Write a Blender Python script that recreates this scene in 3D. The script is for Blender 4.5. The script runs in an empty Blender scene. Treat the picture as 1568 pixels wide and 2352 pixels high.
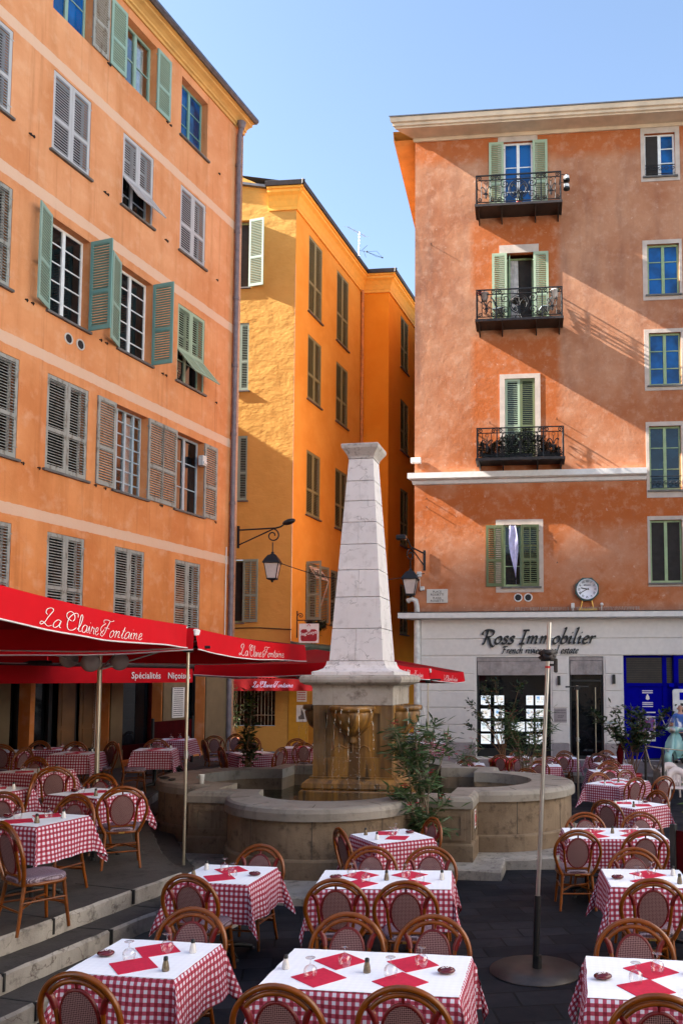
import bpy, bmesh, math, random
from mathutils import Vector, Matrix
random.seed(7)
R = math.radians
PI = math.pi
S = bpy.context.scene
COL = S.collection

# ------------------------------------------------------------------ camera
cam = bpy.data.objects.new('camera', bpy.data.cameras.new('camera'))
COL.objects.link(cam)
cam.location = (0, 0, 2.6)
cam.rotation_euler = (R(90) + math.atan(145 / 1960), 0, 0)
cd = cam.data
cd.sensor_fit = 'VERTICAL'
cd.sensor_height = 36
cd.lens = 36 * 1960 / 2352
cd.shift_x = (784 - 1008) / 2352
cd.shift_y = (1415 - 1176) / 2352
cd.clip_end = 500
S.camera = cam

# ------------------------------------------------------------------ light
SUN_DIR = Vector((0.9990, 0.0080, -0.650)).normalized()      # the way the sunlight travels
w = bpy.data.worlds.new('World')
S.world = w
w.use_nodes = True
nt = w.node_tree
bg = nt.nodes['Background']
sky = nt.nodes.new('ShaderNodeTexSky')
sky.sky_type = 'NISHITA'
sky.sun_disc = False
sky.sun_elevation = math.asin(-SUN_DIR.z)
sky.sun_rotation = math.atan2(-SUN_DIR.x, -SUN_DIR.y)
sky.air_density = 1.0
sky.dust_density = 0.9
sky.ozone_density = 0.5
nt.links.new(sky.outputs[0], bg.inputs[0])
bg.inputs[1].default_value = 0.058
sl = bpy.data.lights.new('sun', 'SUN')
sl.energy = 5.0
sl.angle = R(0.5)
sl.color = (1.0, 0.95, 0.87)
sun = bpy.data.objects.new('sun', sl)
COL.objects.link(sun)
sun.rotation_euler = SUN_DIR.to_track_quat('-Z', 'Y').to_euler()
S.view_settings.view_transform = 'Standard'
S.view_settings.look = 'None'
S.view_settings.exposure = 2.72
S.view_settings.gamma = 1
S.cycles.max_bounces = 8
S.cycles.transparent_max_bounces = 16

# ------------------------------------------------------------------ helpers
class MB:
    """collects shapes, links them as one mesh object"""
    def __init__(s):
        s.v = []; s.f = []; s.sm = []; s.mi = []; s.uv = None
    def add(s, vs, fs, smooth=False, m=0):
        o = len(s.v)
        s.v += [tuple(p) for p in vs]
        for f in fs:
            s.f.append([i + o for i in f]); s.sm.append(smooth); s.mi.append(m)
    def box(s, x0, x1, y0, y1, z0, z1, m=0, mat=None):
        vs = [(x0,y0,z0),(x1,y0,z0),(x1,y1,z0),(x0,y1,z0),(x0,y0,z1),(x1,y0,z1),(x1,y1,z1),(x0,y1,z1)]
        if mat is not None: vs = [mat @ Vector(p) for p in vs]
        s.add(vs, [(0,3,2,1),(4,5,6,7),(0,1,5,4),(1,2,6,5),(2,3,7,6),(3,0,4,7)], False, m)
        return s
    def cbox(s, x0, x1, y0, y1, z0, z1, c=.008, m=0, mat=None):
        """box with chamfered edges"""
        bm = bmesh.new(); bmesh.ops.create_cube(bm, size=1)
        for v in bm.verts:
            v.co = (x0 + (v.co.x + .5) * (x1 - x0), y0 + (v.co.y + .5) * (y1 - y0), z0 + (v.co.z + .5) * (z1 - z0))
        bmesh.ops.bevel(bm, geom=bm.edges[:], offset=c, segments=1, affect='EDGES')
        bm.verts.index_update()
        s.add([(mat @ v.co) if mat is not None else v.co for v in bm.verts], [[v.index for v in f.verts] for f in bm.faces], False, m)
        bm.free(); return s
    def quad(s, a, b, c, d, m=0):
        s.add([a, b, c, d], [(0, 1, 2, 3)], False, m); return s
    def tube(s, pts, r, n=8, closed=False, m=0, cap=True, smooth=True):
        pts = [Vector(p) for p in pts]
        N = len(pts)
        rr = r if isinstance(r, (list, tuple)) else [r] * N
        tang = []
        for i in range(N):
            a = pts[(i - 1) % N] if (closed or i > 0) else pts[i]
            b = pts[(i + 1) % N] if (closed or i < N - 1) else pts[i]
            t = (b - a); tang.append(t.normalized() if t.length > 1e-9 else Vector((0, 0, 1)))
        up = Vector((0, 0, 1)) if abs(tang[0].z) < .9 else Vector((1, 0, 0))
        u = tang[0].cross(up).normalized()
        vs = []
        for i in range(N):
            u = (u - tang[i] * u.dot(tang[i])).normalized()
            v = tang[i].cross(u)
            for k in range(n):
                a = 2 * PI * k / n
                vs.append(pts[i] + (u * math.cos(a) + v * math.sin(a)) * rr[i])
        fs = []
        for i in range(N if closed else N - 1):
            j = (i + 1) % N
            for k in range(n):
                l = (k + 1) % n
                fs.append((i*n+k, i*n+l, j*n+l, j*n+k))
        s.add(vs, fs, smooth, m)
        if cap and not closed:
            s.add(vs[:n], [tuple(range(n - 1, -1, -1))], False, m)
            s.add(vs[-n:], [tuple(range(n))], False, m)
        return s
    def lathe(s, prof, n=16, at=(0, 0, 0), m=0, smooth=True, arc=None, flute=None):
        x, y, z = at
        vs = []; P = len(prof)
        full = arc is None
        cnt = n if full else n + 1
        for k in range(cnt):
            a = 2 * PI * k / n if full else arc[0] + (arc[1] - arc[0]) * k / n
            for (r, h) in prof:
                q = r * (flute(a, h) if flute else 1)
                vs.append((x + q * math.cos(a), y + q * math.sin(a), z + h))
        fs = []
        for k in range(n):
            l = (k + 1) % cnt if full else k + 1
            for i in range(P - 1):
                fs.append((k*P+i, l*P+i, l*P+i+1, k*P+i+1))
        s.add(vs, fs, smooth, m); return s
    def prism(s, poly, z0, z1, m=0, c=0):
        n = len(poly)
        vs = [(p[0], p[1], z0) for p in poly] + [(p[0], p[1], z1) for p in poly]
        s.add(vs, [tuple(range(n - 1, -1, -1)), tuple(range(n, 2 * n))] + [(i, (i+1) % n, (i+1) % n + n, i + n) for i in range(n)], False, m)
        return s
    def sphere(s, c, r, n=12, m=0, sz=1.0):
        prof = [(max(1e-4, r * math.sin(PI * i / (n // 2 + 2))), -r * sz * math.cos(PI * i / (n // 2 + 2))) for i in range(n // 2 + 3)]
        return s.lathe(prof, n, c, m)
    def xform(s, M, a=0):
        s.v[a:] = [tuple(M @ Vector(p)) for p in s.v[a:]]; return s
    def build(s, name, mats, parent=None, loc=None, rot=None):
        me = bpy.data.meshes.new(name)
        me.from_pydata(s.v, [], s.f)
        for m in (mats if isinstance(mats, (list, tuple)) else [mats]):
            me.materials.append(m)
        me.polygons.foreach_set('use_smooth', s.sm)
        me.polygons.foreach_set('material_index', s.mi)
        if s.uv:
            ul = me.uv_layers.new(name='UVMap')
            for l in me.loops:
                ul.data[l.index].uv = s.uv[l.vertex_index]
        me.update()
        o = bpy.data.objects.new(name, me)
        COL.objects.link(o)
        if parent is not None: o.parent = parent
        if loc is not None: o.location = loc
        if rot is not None: o.rotation_euler = rot
        return o

def tag(o, label=None, cat=None, group=None, kind=None):
    if label: o['label'] = label
    if cat: o['category'] = cat
    if group: o['group'] = group
    if kind: o['kind'] = kind
    return o

def thing(name, label, cat, loc=(0, 0, 0), rz=0, group=None):
    o = bpy.data.objects.new(name, None)
    o.empty_display_size = .1
    COL.objects.link(o)
    o.location = loc; o.rotation_euler = (0, 0, rz)
    return tag(o, label, cat, group)

KIDS = {}
def copy_tree(o, parent=None):
    c = o.copy(); COL.objects.link(c)
    if parent is not None: c.parent = parent
    for ch in list(o.children): copy_tree(ch, c)
    return c

def smoothpath(pts, n=6, closed=False):
    """Catmull-Rom through the points"""
    P = [Vector(p) for p in pts]; out = []
    L = len(P)
    for i in range(L if closed else L - 1):
        p0 = P[(i - 1) % L] if (closed or i > 0) else P[i] * 2 - P[i + 1]
        p1 = P[i]; p2 = P[(i + 1) % L]
        p3 = P[(i + 2) % L] if (closed or i < L - 2) else p2 * 2 - p1
        for k in range(n):
            t = k / n
            out.append(.5 * ((2 * p1) + (p2 - p0) * t + (2 * p0 - 5 * p1 + 4 * p2 - p3) * t * t + (3 * p1 - p0 - 3 * p2 + p3) * t ** 3))
    if not closed: out.append(P[-1])
    return out

# ------------------------------------------------------------------ materials
class NT:
    def __init__(s, name):
        s.m = bpy.data.materials.new(name); s.m.use_nodes = True
        s.t = s.m.node_tree; s.b = s.t.nodes['Principled BSDF']
        s.tc = s.t.nodes.new('ShaderNodeTexCoord')
        s.obj = s.tc.outputs['Object']; s.uv = s.tc.outputs['UV']
    def n(s, k): return s.t.nodes.new(k)
    def l(s, a, b): s.t.links.new(a, b)
    def val(s, sock, x):
        if isinstance(x, (int, float)): sock.default_value = x
        elif isinstance(x, tuple): sock.default_value = x if len(x) == 4 else (*x, 1)
        else: s.l(x, sock)
    def math(s, op, a, b=0.0, c=None, clamp=False):
        q = s.n('ShaderNodeMath'); q.operation = op; q.use_clamp = clamp
        s.val(q.inputs[0], a); s.val(q.inputs[1], b)
        if c is not None: s.val(q.inputs[2], c)
        return q.outputs[0]
    def noise(s, scale, detail=3, rough=.55, co=None, stretch=None):
        q = s.n('ShaderNodeTexNoise'); q.inputs['Scale'].default_value = scale
        q.inputs['Detail'].default_value = detail; q.inputs['Roughness'].default_value = rough
        c = co or s.obj
        if stretch: c = s.mapping(c, scale=stretch)
        s.l(c, q.inputs['Vector']); return q.outputs['Fac']
    def mapping(s, c, scale=(1, 1, 1), rot=(0, 0, 0), loc=(0, 0, 0)):
        q = s.n('ShaderNodeMapping'); s.l(c, q.inputs[0])
        q.inputs['Scale'].default_value = scale; q.inputs['Rotation'].default_value = rot; q.inputs['Location'].default_value = loc
        return q.outputs[0]
    def ramp(s, f, *st):
        q = s.n('ShaderNodeValToRGB'); s.l(f, q.inputs[0]); e = q.color_ramp.elements
        while len(e) < len(st): e.new(.5)
        for i, (p, c) in enumerate(st):
            e[i].position = p; e[i].color = (c, c, c, 1) if isinstance(c, (int, float)) else (*c, 1)
        return q.outputs[0]
    def mix(s, f, a, b, mode='MIX'):
        q = s.n('ShaderNodeMix'); q.data_type = 'RGBA'; q.blend_type = mode
        s.val(q.inputs[0], f); s.val(q.inputs[6], a); s.val(q.inputs[7], b)
        return q.outputs[2]
    def xyz(s, c=None):
        q = s.n('ShaderNodeSeparateXYZ'); s.l(c or s.obj, q.inputs[0]); return q.outputs
    def bump(s, h, strength=.5, dist=.02):
        q = s.n('ShaderNodeBump'); q.inputs['Strength'].default_value = strength; q.inputs['Distance'].default_value = dist
        s.l(h, q.inputs['Height']); s.l(q.outputs[0], s.b.inputs['Normal'])
    def fin(s, color=None, rough=.6, metal=0, spec=None):
        if color is not None: s.val(s.b.inputs['Base Color'], color)
        s.val(s.b.inputs['Roughness'], rough); s.b.inputs['Metallic'].default_value = metal
        if spec is not None: s.b.inputs['Specular IOR Level'].default_value = spec
        return s.m

def plain(name, c, rough=.6, metal=0, var=.25, scale=6, bump=0, spec=None):
    t = NT(name)
    f = t.noise(scale, 4)
    d = tuple(x * (1 - var) for x in c); h = tuple(min(1, x * (1 + var)) for x in c)
    col = t.ramp(f, (.3, d), (.7, h))
    if bump: t.bump(t.noise(scale * 12, 4), bump, .01)
    return t.fin(col, rough, metal, spec)

def smoothstep_mask(t, coord, lo, hi, soft):
    """1 inside lo..hi, soft edges"""
    a = t.math('DIVIDE', t.math('SUBTRACT', coord, lo), soft, clamp=True)
    b = t.math('DIVIDE', t.math('SUBTRACT', hi, coord), soft, clamp=True)
    return t.math('MULTIPLY', a, b)

def stucco_left():
    t = NT('orange_stucco'); x, y, z = t.xyz()
    big = t.noise(.55, 5, .62); mid = t.noise(2.4, 5, .6); streak = t.noise(1.0, 4, .6, stretch=(2.2, 1, .22))
    fine = t.noise(38, 4, .65)
    low = t.math('DIVIDE', t.math('SUBTRACT', 14, z), 10, clamp=True)
    a = t.mix(low, (.74, .350, .170), (.74, .275, .085))
    b = t.mix(low, (.62, .245, .10), (.58, .180, .048))
    c = t.mix(t.ramp(big, (.36, 0), (.64, 1)), a, b)
    c = t.mix(t.math('MULTIPLY', t.ramp(streak, (.5, 0), (.72, 1)), .45), c, (.47, .16, .045))
    c = t.mix(t.math('MULTIPLY', t.ramp(mid, (.52, 0), (.75, 1)), .5), c, (.78, .45, .27))
    c = t.mix(t.math('MULTIPLY', t.ramp(t.noise(1, 5, .66, stretch=(4.5, 1, .16)), (.56, 0), (.70, 1)), .38), c, (.36, .12, .04))
    c = t.mix(t.math('MULTIPLY', t.ramp(t.noise(7, 5, .7), (.60, 0), (.72, 1)), .28), c, (.50, .20, .075))
    wob = t.math('MULTIPLY', t.math('SUBTRACT', t.noise(5, 3), .5), .06)
    zz = t.math('ADD', z, wob)
    k = None
    for zc, hw in BANDS:
        mm = t.math('LESS_THAN', t.math('ABSOLUTE', t.math('SUBTRACT', zz, zc)), hw)
        k = mm if k is None else t.math('MAXIMUM', k, mm)
    k = t.math('MAXIMUM', k, t.math('GREATER_THAN', x, -.33))
    c = t.mix(t.math('MULTIPLY', k, t.ramp(mid, (.2, 1), (.85, .72))), c, (.70, .47, .33))
    t.bump(t.math('ADD', t.math('MULTIPLY', mid, 1.2), t.math('MULTIPLY', fine, .35)), .55, .025)
    return t.fin(c, .92, spec=.15)

def stucco_ross():
    t = NT('salmon_stucco'); x, y, z = t.xyz()
    big = t.noise(.42, 6, .66); mid = t.noise(1.7, 6, .65); streak = t.noise(1, 5, .62, stretch=(1.7, 1, .35)); fine = t.noise(30, 5, .7)
    warp = t.math('MULTIPLY', t.math('SUBTRACT', mid, .5), .8)
    zz = t.math('ADD', z, warp); xx = t.math('ADD', x, t.math('MULTIPLY', warp, .35))
    up = t.math('DIVIDE', t.math('SUBTRACT', zz, 8.4), 5, clamp=True)
    faded = t.mix(t.ramp(big, (.36, 0), (.62, 1)), (.33, .125, .062), (.47, .235, .135))
    dirty = t.mix(t.math('MULTIPLY', t.ramp(streak, (.48, 0), (.74, 1)), .55), faded, (.19, .09, .065))
    edge = t.math('MULTIPLY', smoothstep_mask(t, xx, -1, .75, .45), smoothstep_mask(t, zz, 10.5, 18.6, 2.0))
    dirty = t.mix(t.math('MULTIPLY', edge, t.ramp(streak, (.35, 0), (.62, .8))), dirty, (.16, .085, .065))
    sat = t.mix(t.ramp(mid, (.35, 0), (.7, 1)), (.38, .105, .030), (.45, .155, .062))
    c = t.mix(up, t.mix(t.ramp(big, (.42, 0), (.68, .75)), sat, (.50, .26, .165)), dirty)
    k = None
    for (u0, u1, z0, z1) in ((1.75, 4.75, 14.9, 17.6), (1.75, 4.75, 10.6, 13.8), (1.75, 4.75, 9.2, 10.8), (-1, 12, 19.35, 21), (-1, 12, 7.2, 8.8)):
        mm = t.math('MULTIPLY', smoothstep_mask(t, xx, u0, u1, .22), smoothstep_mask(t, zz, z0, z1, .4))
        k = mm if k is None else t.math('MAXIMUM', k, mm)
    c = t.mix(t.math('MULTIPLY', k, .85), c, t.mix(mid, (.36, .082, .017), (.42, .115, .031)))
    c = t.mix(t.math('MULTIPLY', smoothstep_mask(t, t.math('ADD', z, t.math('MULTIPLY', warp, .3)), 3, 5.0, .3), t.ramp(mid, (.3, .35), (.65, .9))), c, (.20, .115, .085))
    c = t.mix(t.math('MULTIPLY', t.ramp(t.noise(3.2, 6, .7), (.50, 0), (.72, 1)), .40), c, (.60, .38, .27))
    c = t.mix(t.math('MULTIPLY', t.ramp(t.noise(2.1, 6, .72), (.55, 0), (.75, 1)), .35), c, (.24, .11, .07))
    spot = t.ramp(t.noise(6.5, 2, .5), (.70, 0), (.74, 1))
    c = t.mix(t.math('MULTIPLY', spot, .35), c, (.66, .46, .36))
    t.bump(t.math('ADD', t.math('MULTIPLY', mid, 1.0), t.math('ADD', t.math('MULTIPLY', t.noise(9, 4, .6), .28), t.math('MULTIPLY', fine, .12))), .6, .02)
    return t.fin(c, .93, spec=.12)

def stucco_yellow(name, a, b, rough_amp):
    t = NT(name)
    big = t.noise(.6, 5, .6); mid = t.noise(2.2, 5, .6)
    c = t.mix(t.ramp(big, (.35, 0), (.66, 1)), a, b)
    c = t.mix(t.math('MULTIPLY', t.ramp(mid, (.55, 0), (.8, 1)), .3), c, tuple(min(1, q * 1.25) for q in a))
    h = t.math('ADD', t.math('MULTIPLY', t.noise(1.6, 6, .6, stretch=(1, 1, 1.5)), rough_amp), t.math('MULTIPLY', t.noise(26, 4), .1))
    t.bump(h, .6, .03)
    return t.fin(c, .93, spec=.12)

def gingham():
    t = NT('gingham_cloth'); x, y, z = t.xyz(t.uv)
    def st(v): return t.math('LESS_THAN', t.math('FLOORED_MODULO', v, .047), .0235)
    s = t.math('ADD', st(x), st(y))
    thread = t.noise(60, 2, co=t.uv)
    c1 = t.mix(t.math('GREATER_THAN', s, .5), (.66, .63, .72), (.40, .050, .095))
    c = t.mix(t.math('GREATER_THAN', s, 1.5), c1, (.205, .002, .014))
    c = t.mix(t.math('MULTIPLY', thread, .2), c, (.3, .2, .22))
    t.bump(t.math('ADD', t.noise(5, 4, .6), t.math('MULTIPLY', t.noise(22, 3), .2)), .35, .02)
    return t.fin(c, .85, spec=.2)

def weave(name, axes, light, dark):
    t = NT(name); x, y, z = t.xyz()
    p, q = (x, z) if axes == 'xz' else (x, y)
    a = t.math('ADD', p, q); b = t.math('SUBTRACT', p, q)
    def st(v): return t.math('LESS_THAN', t.math('FLOORED_MODULO', v, .023), .0105)
    k = t.math('ABSOLUTE', t.math('SUBTRACT', st(a), st(b)))
    return t.fin(t.mix(k, dark, light), .55)

def stone(name, a, b, dark, scale=3, rough=.75, crack=0, bump=.5):
    t = NT(name)
    big = t.noise(scale * .4, 5, .65); mid = t.noise(scale * 2.2, 5, .65); fine = t.noise(scale * 26, 3, .7)
    c = t.mix(t.ramp(big, (.36, 0), (.64, 1)), a, b)
    c = t.mix(t.math('MULTIPLY', t.ramp(mid, (.54, 0), (.70, 1)), .75), c, dark)
    if crack:
        v = t.n('ShaderNodeTexVoronoi'); v.feature = 'DISTANCE_TO_EDGE'; v.inputs['Scale'].default_value = 1.7
        wv = t.mapping(t.obj, scale=(1, 1, 1.6)); ad = t.n('ShaderNodeVectorMath'); ad.operation = 'ADD'
        nz = t.n('ShaderNodeTexNoise'); nz.inputs['Scale'].default_value = 5; nz.inputs['Detail'].default_value = 5; t.l(t.obj, nz.inputs['Vector'])
        sc = t.n('ShaderNodeVectorMath'); sc.operation = 'SCALE'; sc.inputs['Scale'].default_value = .5; t.l(nz.outputs['Color'], sc.inputs[0])
        t.l(wv, ad.inputs[0]); t.l(sc.outputs[0], ad.inputs[1]); t.l(ad.outputs[0], v.inputs['Vector'])
        ln = t.math('MULTIPLY', t.ramp(v.outputs['Distance'], (.0, 1), (.014, 0)), t.ramp(t.noise(2.3, 3), (.44, 0), (.56, 1)))
        c = t.mix(t.math('MULTIPLY', ln, crack), c, (.10, .07, .06))
    c = t.mix(t.math('MULTIPLY', t.ramp(t.noise(1, 5, .62, stretch=(7, 7, .6)), (.56, 0), (.72, 1)), .5), c, dark)
    t.bump(t.math('ADD', mid, t.math('MULTIPLY', fine, .35)), bump, .012)
    return t.fin(c, rough, spec=.15)

def wet_stone():
    t = NT('wet_ochre_stone'); x, y, z = t.xyz()
    st = t.noise(1, 5, .62, stretch=(5, 5, .5)); big = t.noise(1.3, 5, .6); fine = t.noise(40, 3)
    c = t.mix(t.ramp(st, (.36, 0), (.62, 1)), (.33, .155, .030), (.10, .044, .010))
    c = t.mix(t.math('MULTIPLY', t.ramp(big, (.48, 0), (.7, 1)), .6), c, (.20, .15, .10))
    c = t.mix(t.ramp(t.noise(1, 4, .6, stretch=(8, 8, .7)), (.56, 0), (.66, .85)), c, (.03, .020, .012))
    t.bump(t.math('ADD', big, t.math('MULTIPLY', fine, .25)), .5, .02)
    return t.fin(c, t.ramp(st, (.3, .25), (.7, .6)), spec=.5)

def paving():
    t = NT('dark_slate_paving')
    br = t.n('ShaderNodeTexBrick'); mp = t.mapping(t.obj, rot=(0, 0, R(-9)))
    t.l(mp, br.inputs['Vector'])
    br.inputs['Scale'].default_value = 1; br.inputs['Brick Width'].default_value = .50; br.inputs['Row Height'].default_value = .31
    br.inputs['Mortar Size'].default_value = .010; br.inputs['Mortar Smooth'].default_value = .1; br.inputs['Bias'].default_value = -.2
    br.offset = .5
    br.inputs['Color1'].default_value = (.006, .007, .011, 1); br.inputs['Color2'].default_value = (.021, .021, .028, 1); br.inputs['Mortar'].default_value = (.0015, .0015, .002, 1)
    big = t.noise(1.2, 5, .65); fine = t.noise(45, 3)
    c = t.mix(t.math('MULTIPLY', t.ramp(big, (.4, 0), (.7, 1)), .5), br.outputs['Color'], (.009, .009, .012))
    h = t.math('ADD', t.math('MULTIPLY', br.outputs['Fac'], -1.0), t.math('MULTIPLY', fine, .25))
    t.bump(h, .5, .006)
    return t.fin(c, t.ramp(big, (.3, .55), (.7, .8)), spec=.14)

def canvas(name, c):
    t = NT(name)
    f = t.noise(3, 4); fine = t.noise(180, 2)
    col = t.mix(f, tuple(q * .85 for q in c), tuple(min(1, q * 1.1) for q in c))
    t.bump(t.math('ADD', t.math('MULTIPLY', f, 3), fine), .15, .01)
    t.fin(col, .8, spec=.2)
    tr = t.n('ShaderNodeBsdfTranslucent'); t.l(col, tr.inputs[0])
    mx = t.n('ShaderNodeMixShader'); mx.inputs[0].default_value = .04
    out = t.t.nodes['Material Output']
    t.l(t.b.outputs[0], mx.inputs[1]); t.l(tr.outputs[0], mx.inputs[2]); t.l(mx.outputs[0], out.inputs[0])
    return t.m

def glassy(name, tint=(1, 1, 1), gloss=.04, base=.06):
    """thin clear glass: see-through with a mirror share that grows at grazing view"""
    t = NT(name); out = t.t.nodes['Material Output']
    tr = t.n('ShaderNodeBsdfTransparent'); tr.inputs[0].default_value = (*tint, 1)
    gl = t.n('ShaderNodeBsdfGlossy'); gl.inputs['Roughness'].default_value = gloss
    lw = t.n('ShaderNodeLayerWeight'); lw.inputs[0].default_value = .35
    f = t.math('ADD', t.math('MULTIPLY', lw.outputs['Facing'], .55), base, clamp=True)
    mx = t.n('ShaderNodeMixShader'); t.l(f, mx.inputs[0]); t.l(tr.outputs[0], mx.inputs[1]); t.l(gl.outputs[0], mx.inputs[2])
    t.l(mx.outputs[0], out.inputs[0]); return t.m

def dark_pane(name, c=(.010, .012, .014), refl=.10):
    t = NT(name)
    wob = t.noise(1.1, 2)
    t.bump(wob, .10, .03)
    v = t.noise(1.3, 3, .6)
    t.fin(t.mix(t.ramp(v, (.38, 0), (.62, 1)), tuple(q * .35 for q in c), tuple(q * 1.2 for q in c)), .04, spec=refl * 10)
    return t.m

def foliage(name, a, b, c2):
    t = NT(name)
    r = t.n('ShaderNodeNewGeometry').outputs['Random Per Island']
    col = t.ramp(r, (0, a), (.6, b), (1, c2))
    t.fin(col, .45, spec=.4)
    tr = t.n('ShaderNodeBsdfTranslucent'); t.l(col, tr.inputs[0])
    mx = t.n('ShaderNodeMixShader'); mx.inputs[0].default_value = .2
    t.l(t.b.outputs[0], mx.inputs[1]); t.l(tr.outputs[0], mx.inputs[2]); t.l(mx.outputs[0], t.t.nodes['Material Output'].inputs[0])
    return t.m

def shutter_paint(name, c, wear):
    t = NT(name)
    f = t.noise(9, 5, .7, stretch=(1, 1, .5)); g = t.noise(1.5, 3)
    col = t.mix(g, tuple(q * .8 for q in c), tuple(min(1, q * 1.15) for q in c))
    if wear: col = t.mix(t.ramp(f, (.52, 0), (.62, wear)), col, (.17, .14, .105))
    return t.fin(col, .7, spec=.25)

# storey bands on the left house (height, half width)
BANDS = ((16.44, .13), (13.2, .13), (9.65, .125), (6.12, .12))
M = {}
M['stucco_left'] = stucco_left()
M['stucco_ross'] = stucco_ross()
M['yellow'] = stucco_yellow('deep_yellow_stucco', (.76, .40, .080), (.68, .32, .050), .25)
M['yellow_rough'] = stucco_yellow('rough_ochre_stucco', (.58, .32, .085), (.50, .265, .065), 2.6)
M['lane_bounce'] = stucco_yellow('bounce_tinted_stucco', (.85, .33, .03), (.78, .27, .02), .25)  # yellow stucco with the lane's bounced orange light put into its colour
M['yellow_trim'] = plain('yellow_cornice', (.82, .42, .06), .8, var=.08)
M['cornice_left'] = plain('ochre_cornice', (.60, .34, .10), .8, var=.15, scale=2)
M['cornice_ross'] = plain('cream_cornice', (.60, .47, .34), .8, var=.15, scale=2)
M['surround'] = plain('pale_surround', (.47, .385, .325), .85, var=.15, scale=3, bump=.3)
M['zinc'] = plain('dark_zinc', (.10, .10, .115), .5, .3)
M['roof_sheet'] = plain('pale_roof_sheet', (.45, .45, .45), .5, .2)
M['pipe_grey'] = plain('grey_violet_pipe', (.16, .125, .135), .5)
M['pipe_orange'] = plain('orange_pipe', (.55, .23, .06), .55)
M['pipe_white'] = plain('white_pipe', (.60, .58, .55), .45)
M['sill'] = plain('slate_sill', (.12, .11, .10), .7)
M['sh_lgrey'] = shutter_paint('light_grey_shutter', (.47, .46, .46), 0)
M['sh_green'] = shutter_paint('pale_green_shutter', (.27, .40, .33), .0)
M['sh_teal'] = shutter_paint('teal_shutter', (.17, .33, .29), .0)
M['sh_pale'] = shutter_paint('sage_shutter', (.33, .43, .30), 0)
M['sh_old'] = shutter_paint('weathered_grey_shutter', (.33, .32, .28), .85)
M['sh_yel'] = shutter_paint('olive_grey_shutter', (.25, .27, .14), .15)
M['sh_ygrey'] = shutter_paint('green_grey_shutter', (.24, .30, .24), .1)
M['sh_ross'] = shutter_paint('pale_mint_shutter', (.33, .41, .28), 0)
M['sh_olive'] = shutter_paint('olive_shutter', (.125, .15, .07), .2)
M['fr_white'] = plain('white_window_paint', (.72, .72, .70), .5, var=.08)
M['fr_green'] = plain('green_window_paint', (.25, .34, .17), .5, var=.12)
M['fr_blue'] = plain('grey_blue_window_paint', (.36, .42, .45), .5, var=.12)
M['pane'] = dark_pane('window_glass', (.007, .009, .011), .045)
M['pane_blue'] = dark_pane('sky_painted_glass', (.001, .075, .26), .05)  # reflected sky painted in as a blue base colour
M['clear'] = glassy('clear_pane', (.92, .95, .95), .02, .05)
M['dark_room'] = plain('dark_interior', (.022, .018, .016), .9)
M['curtain'] = plain('white_curtain', (.55, .52, .50), .9)
M['iron'] = plain('black_iron', (.012, .011, .012), .45, .2, spec=.4)
M['iron_rust'] = plain('brown_black_iron', (.030, .022, .020), .6, .2)
M['steel'] = plain('brushed_steel', (.42, .40, .38), .32, .9, var=.12)
M['steel_warm'] = plain('warm_steel', (.50, .44, .34), .35, .85, var=.12)
M['cream'] = plain('cream_render', (.67, .625, .585), .9, var=.05, scale=8, bump=.15)
M['ledge'] = plain('white_ledge', (.66, .63, .60), .7, var=.08)
M['granite'] = stone('mauve_granite', (.36, .31, .31), (.30, .26, .26), (.22, .19, .19), 9, .7)
M['obelisk'] = stone('white_limestone', (.72, .67, .655), (.64, .59, .575), (.48, .43, .41), 2.4, .72, .8, .45)
M['capital'] = stone('blackened_limestone', (.50, .45, .41), (.42, .37, .33), (.06, .05, .045), 3.6, .8, .3, .6)
M['fount'] = stone('fountain_limestone', (.255, .185, .125), (.165, .115, .075), (.06, .042, .029), 3.0, .72, .45, .8)
M['rim'] = stone('worn_rim_stone', (.30, .265, .225), (.22, .19, .16), (.12, .10, .08), 2.6, .5, .2, .4)
M['torus'] = stone('stained_grey_stone', (.46, .41, .36), (.33, .28, .23), (.12, .095, .075), 2.6, .8, .2, .6)
M['wet'] = wet_stone()
M['step'] = stone('rough_step_stone', (.38, .34, .295), (.23, .20, .175), (.05, .042, .037), 3.4, .8, .85, 1.0)
M['paving'] = paving()
M['pane_dim'] = dark_pane('dim_window_glass', (.006, .020, .035), .06)  # darker reflection painted in as a dim blue base colour
M['slat'] = plain('dull_vent_slat', (.05, .036, .028), .7)
M['tread_shade'] = stone('shaded_worn_tread', (.085, .074, .065), (.055, .047, .042), (.020, .017, .016), 2.0, .7, .4, .7)  # worn treads darkened against the risers: side light put into the colour
M['red_shade'] = canvas('shaded_red_canvas', (.26, .001, .004))  # darker copy of the red canvas, shade under the canopies put into its colour
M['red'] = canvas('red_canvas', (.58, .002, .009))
M['white_cloth'] = plain('white_piping', (.75, .72, .70), .7, var=.06)
M['letter'] = plain('white_lettering', (.78, .74, .72), .7, var=.04)
M['gingham'] = gingham()
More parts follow.
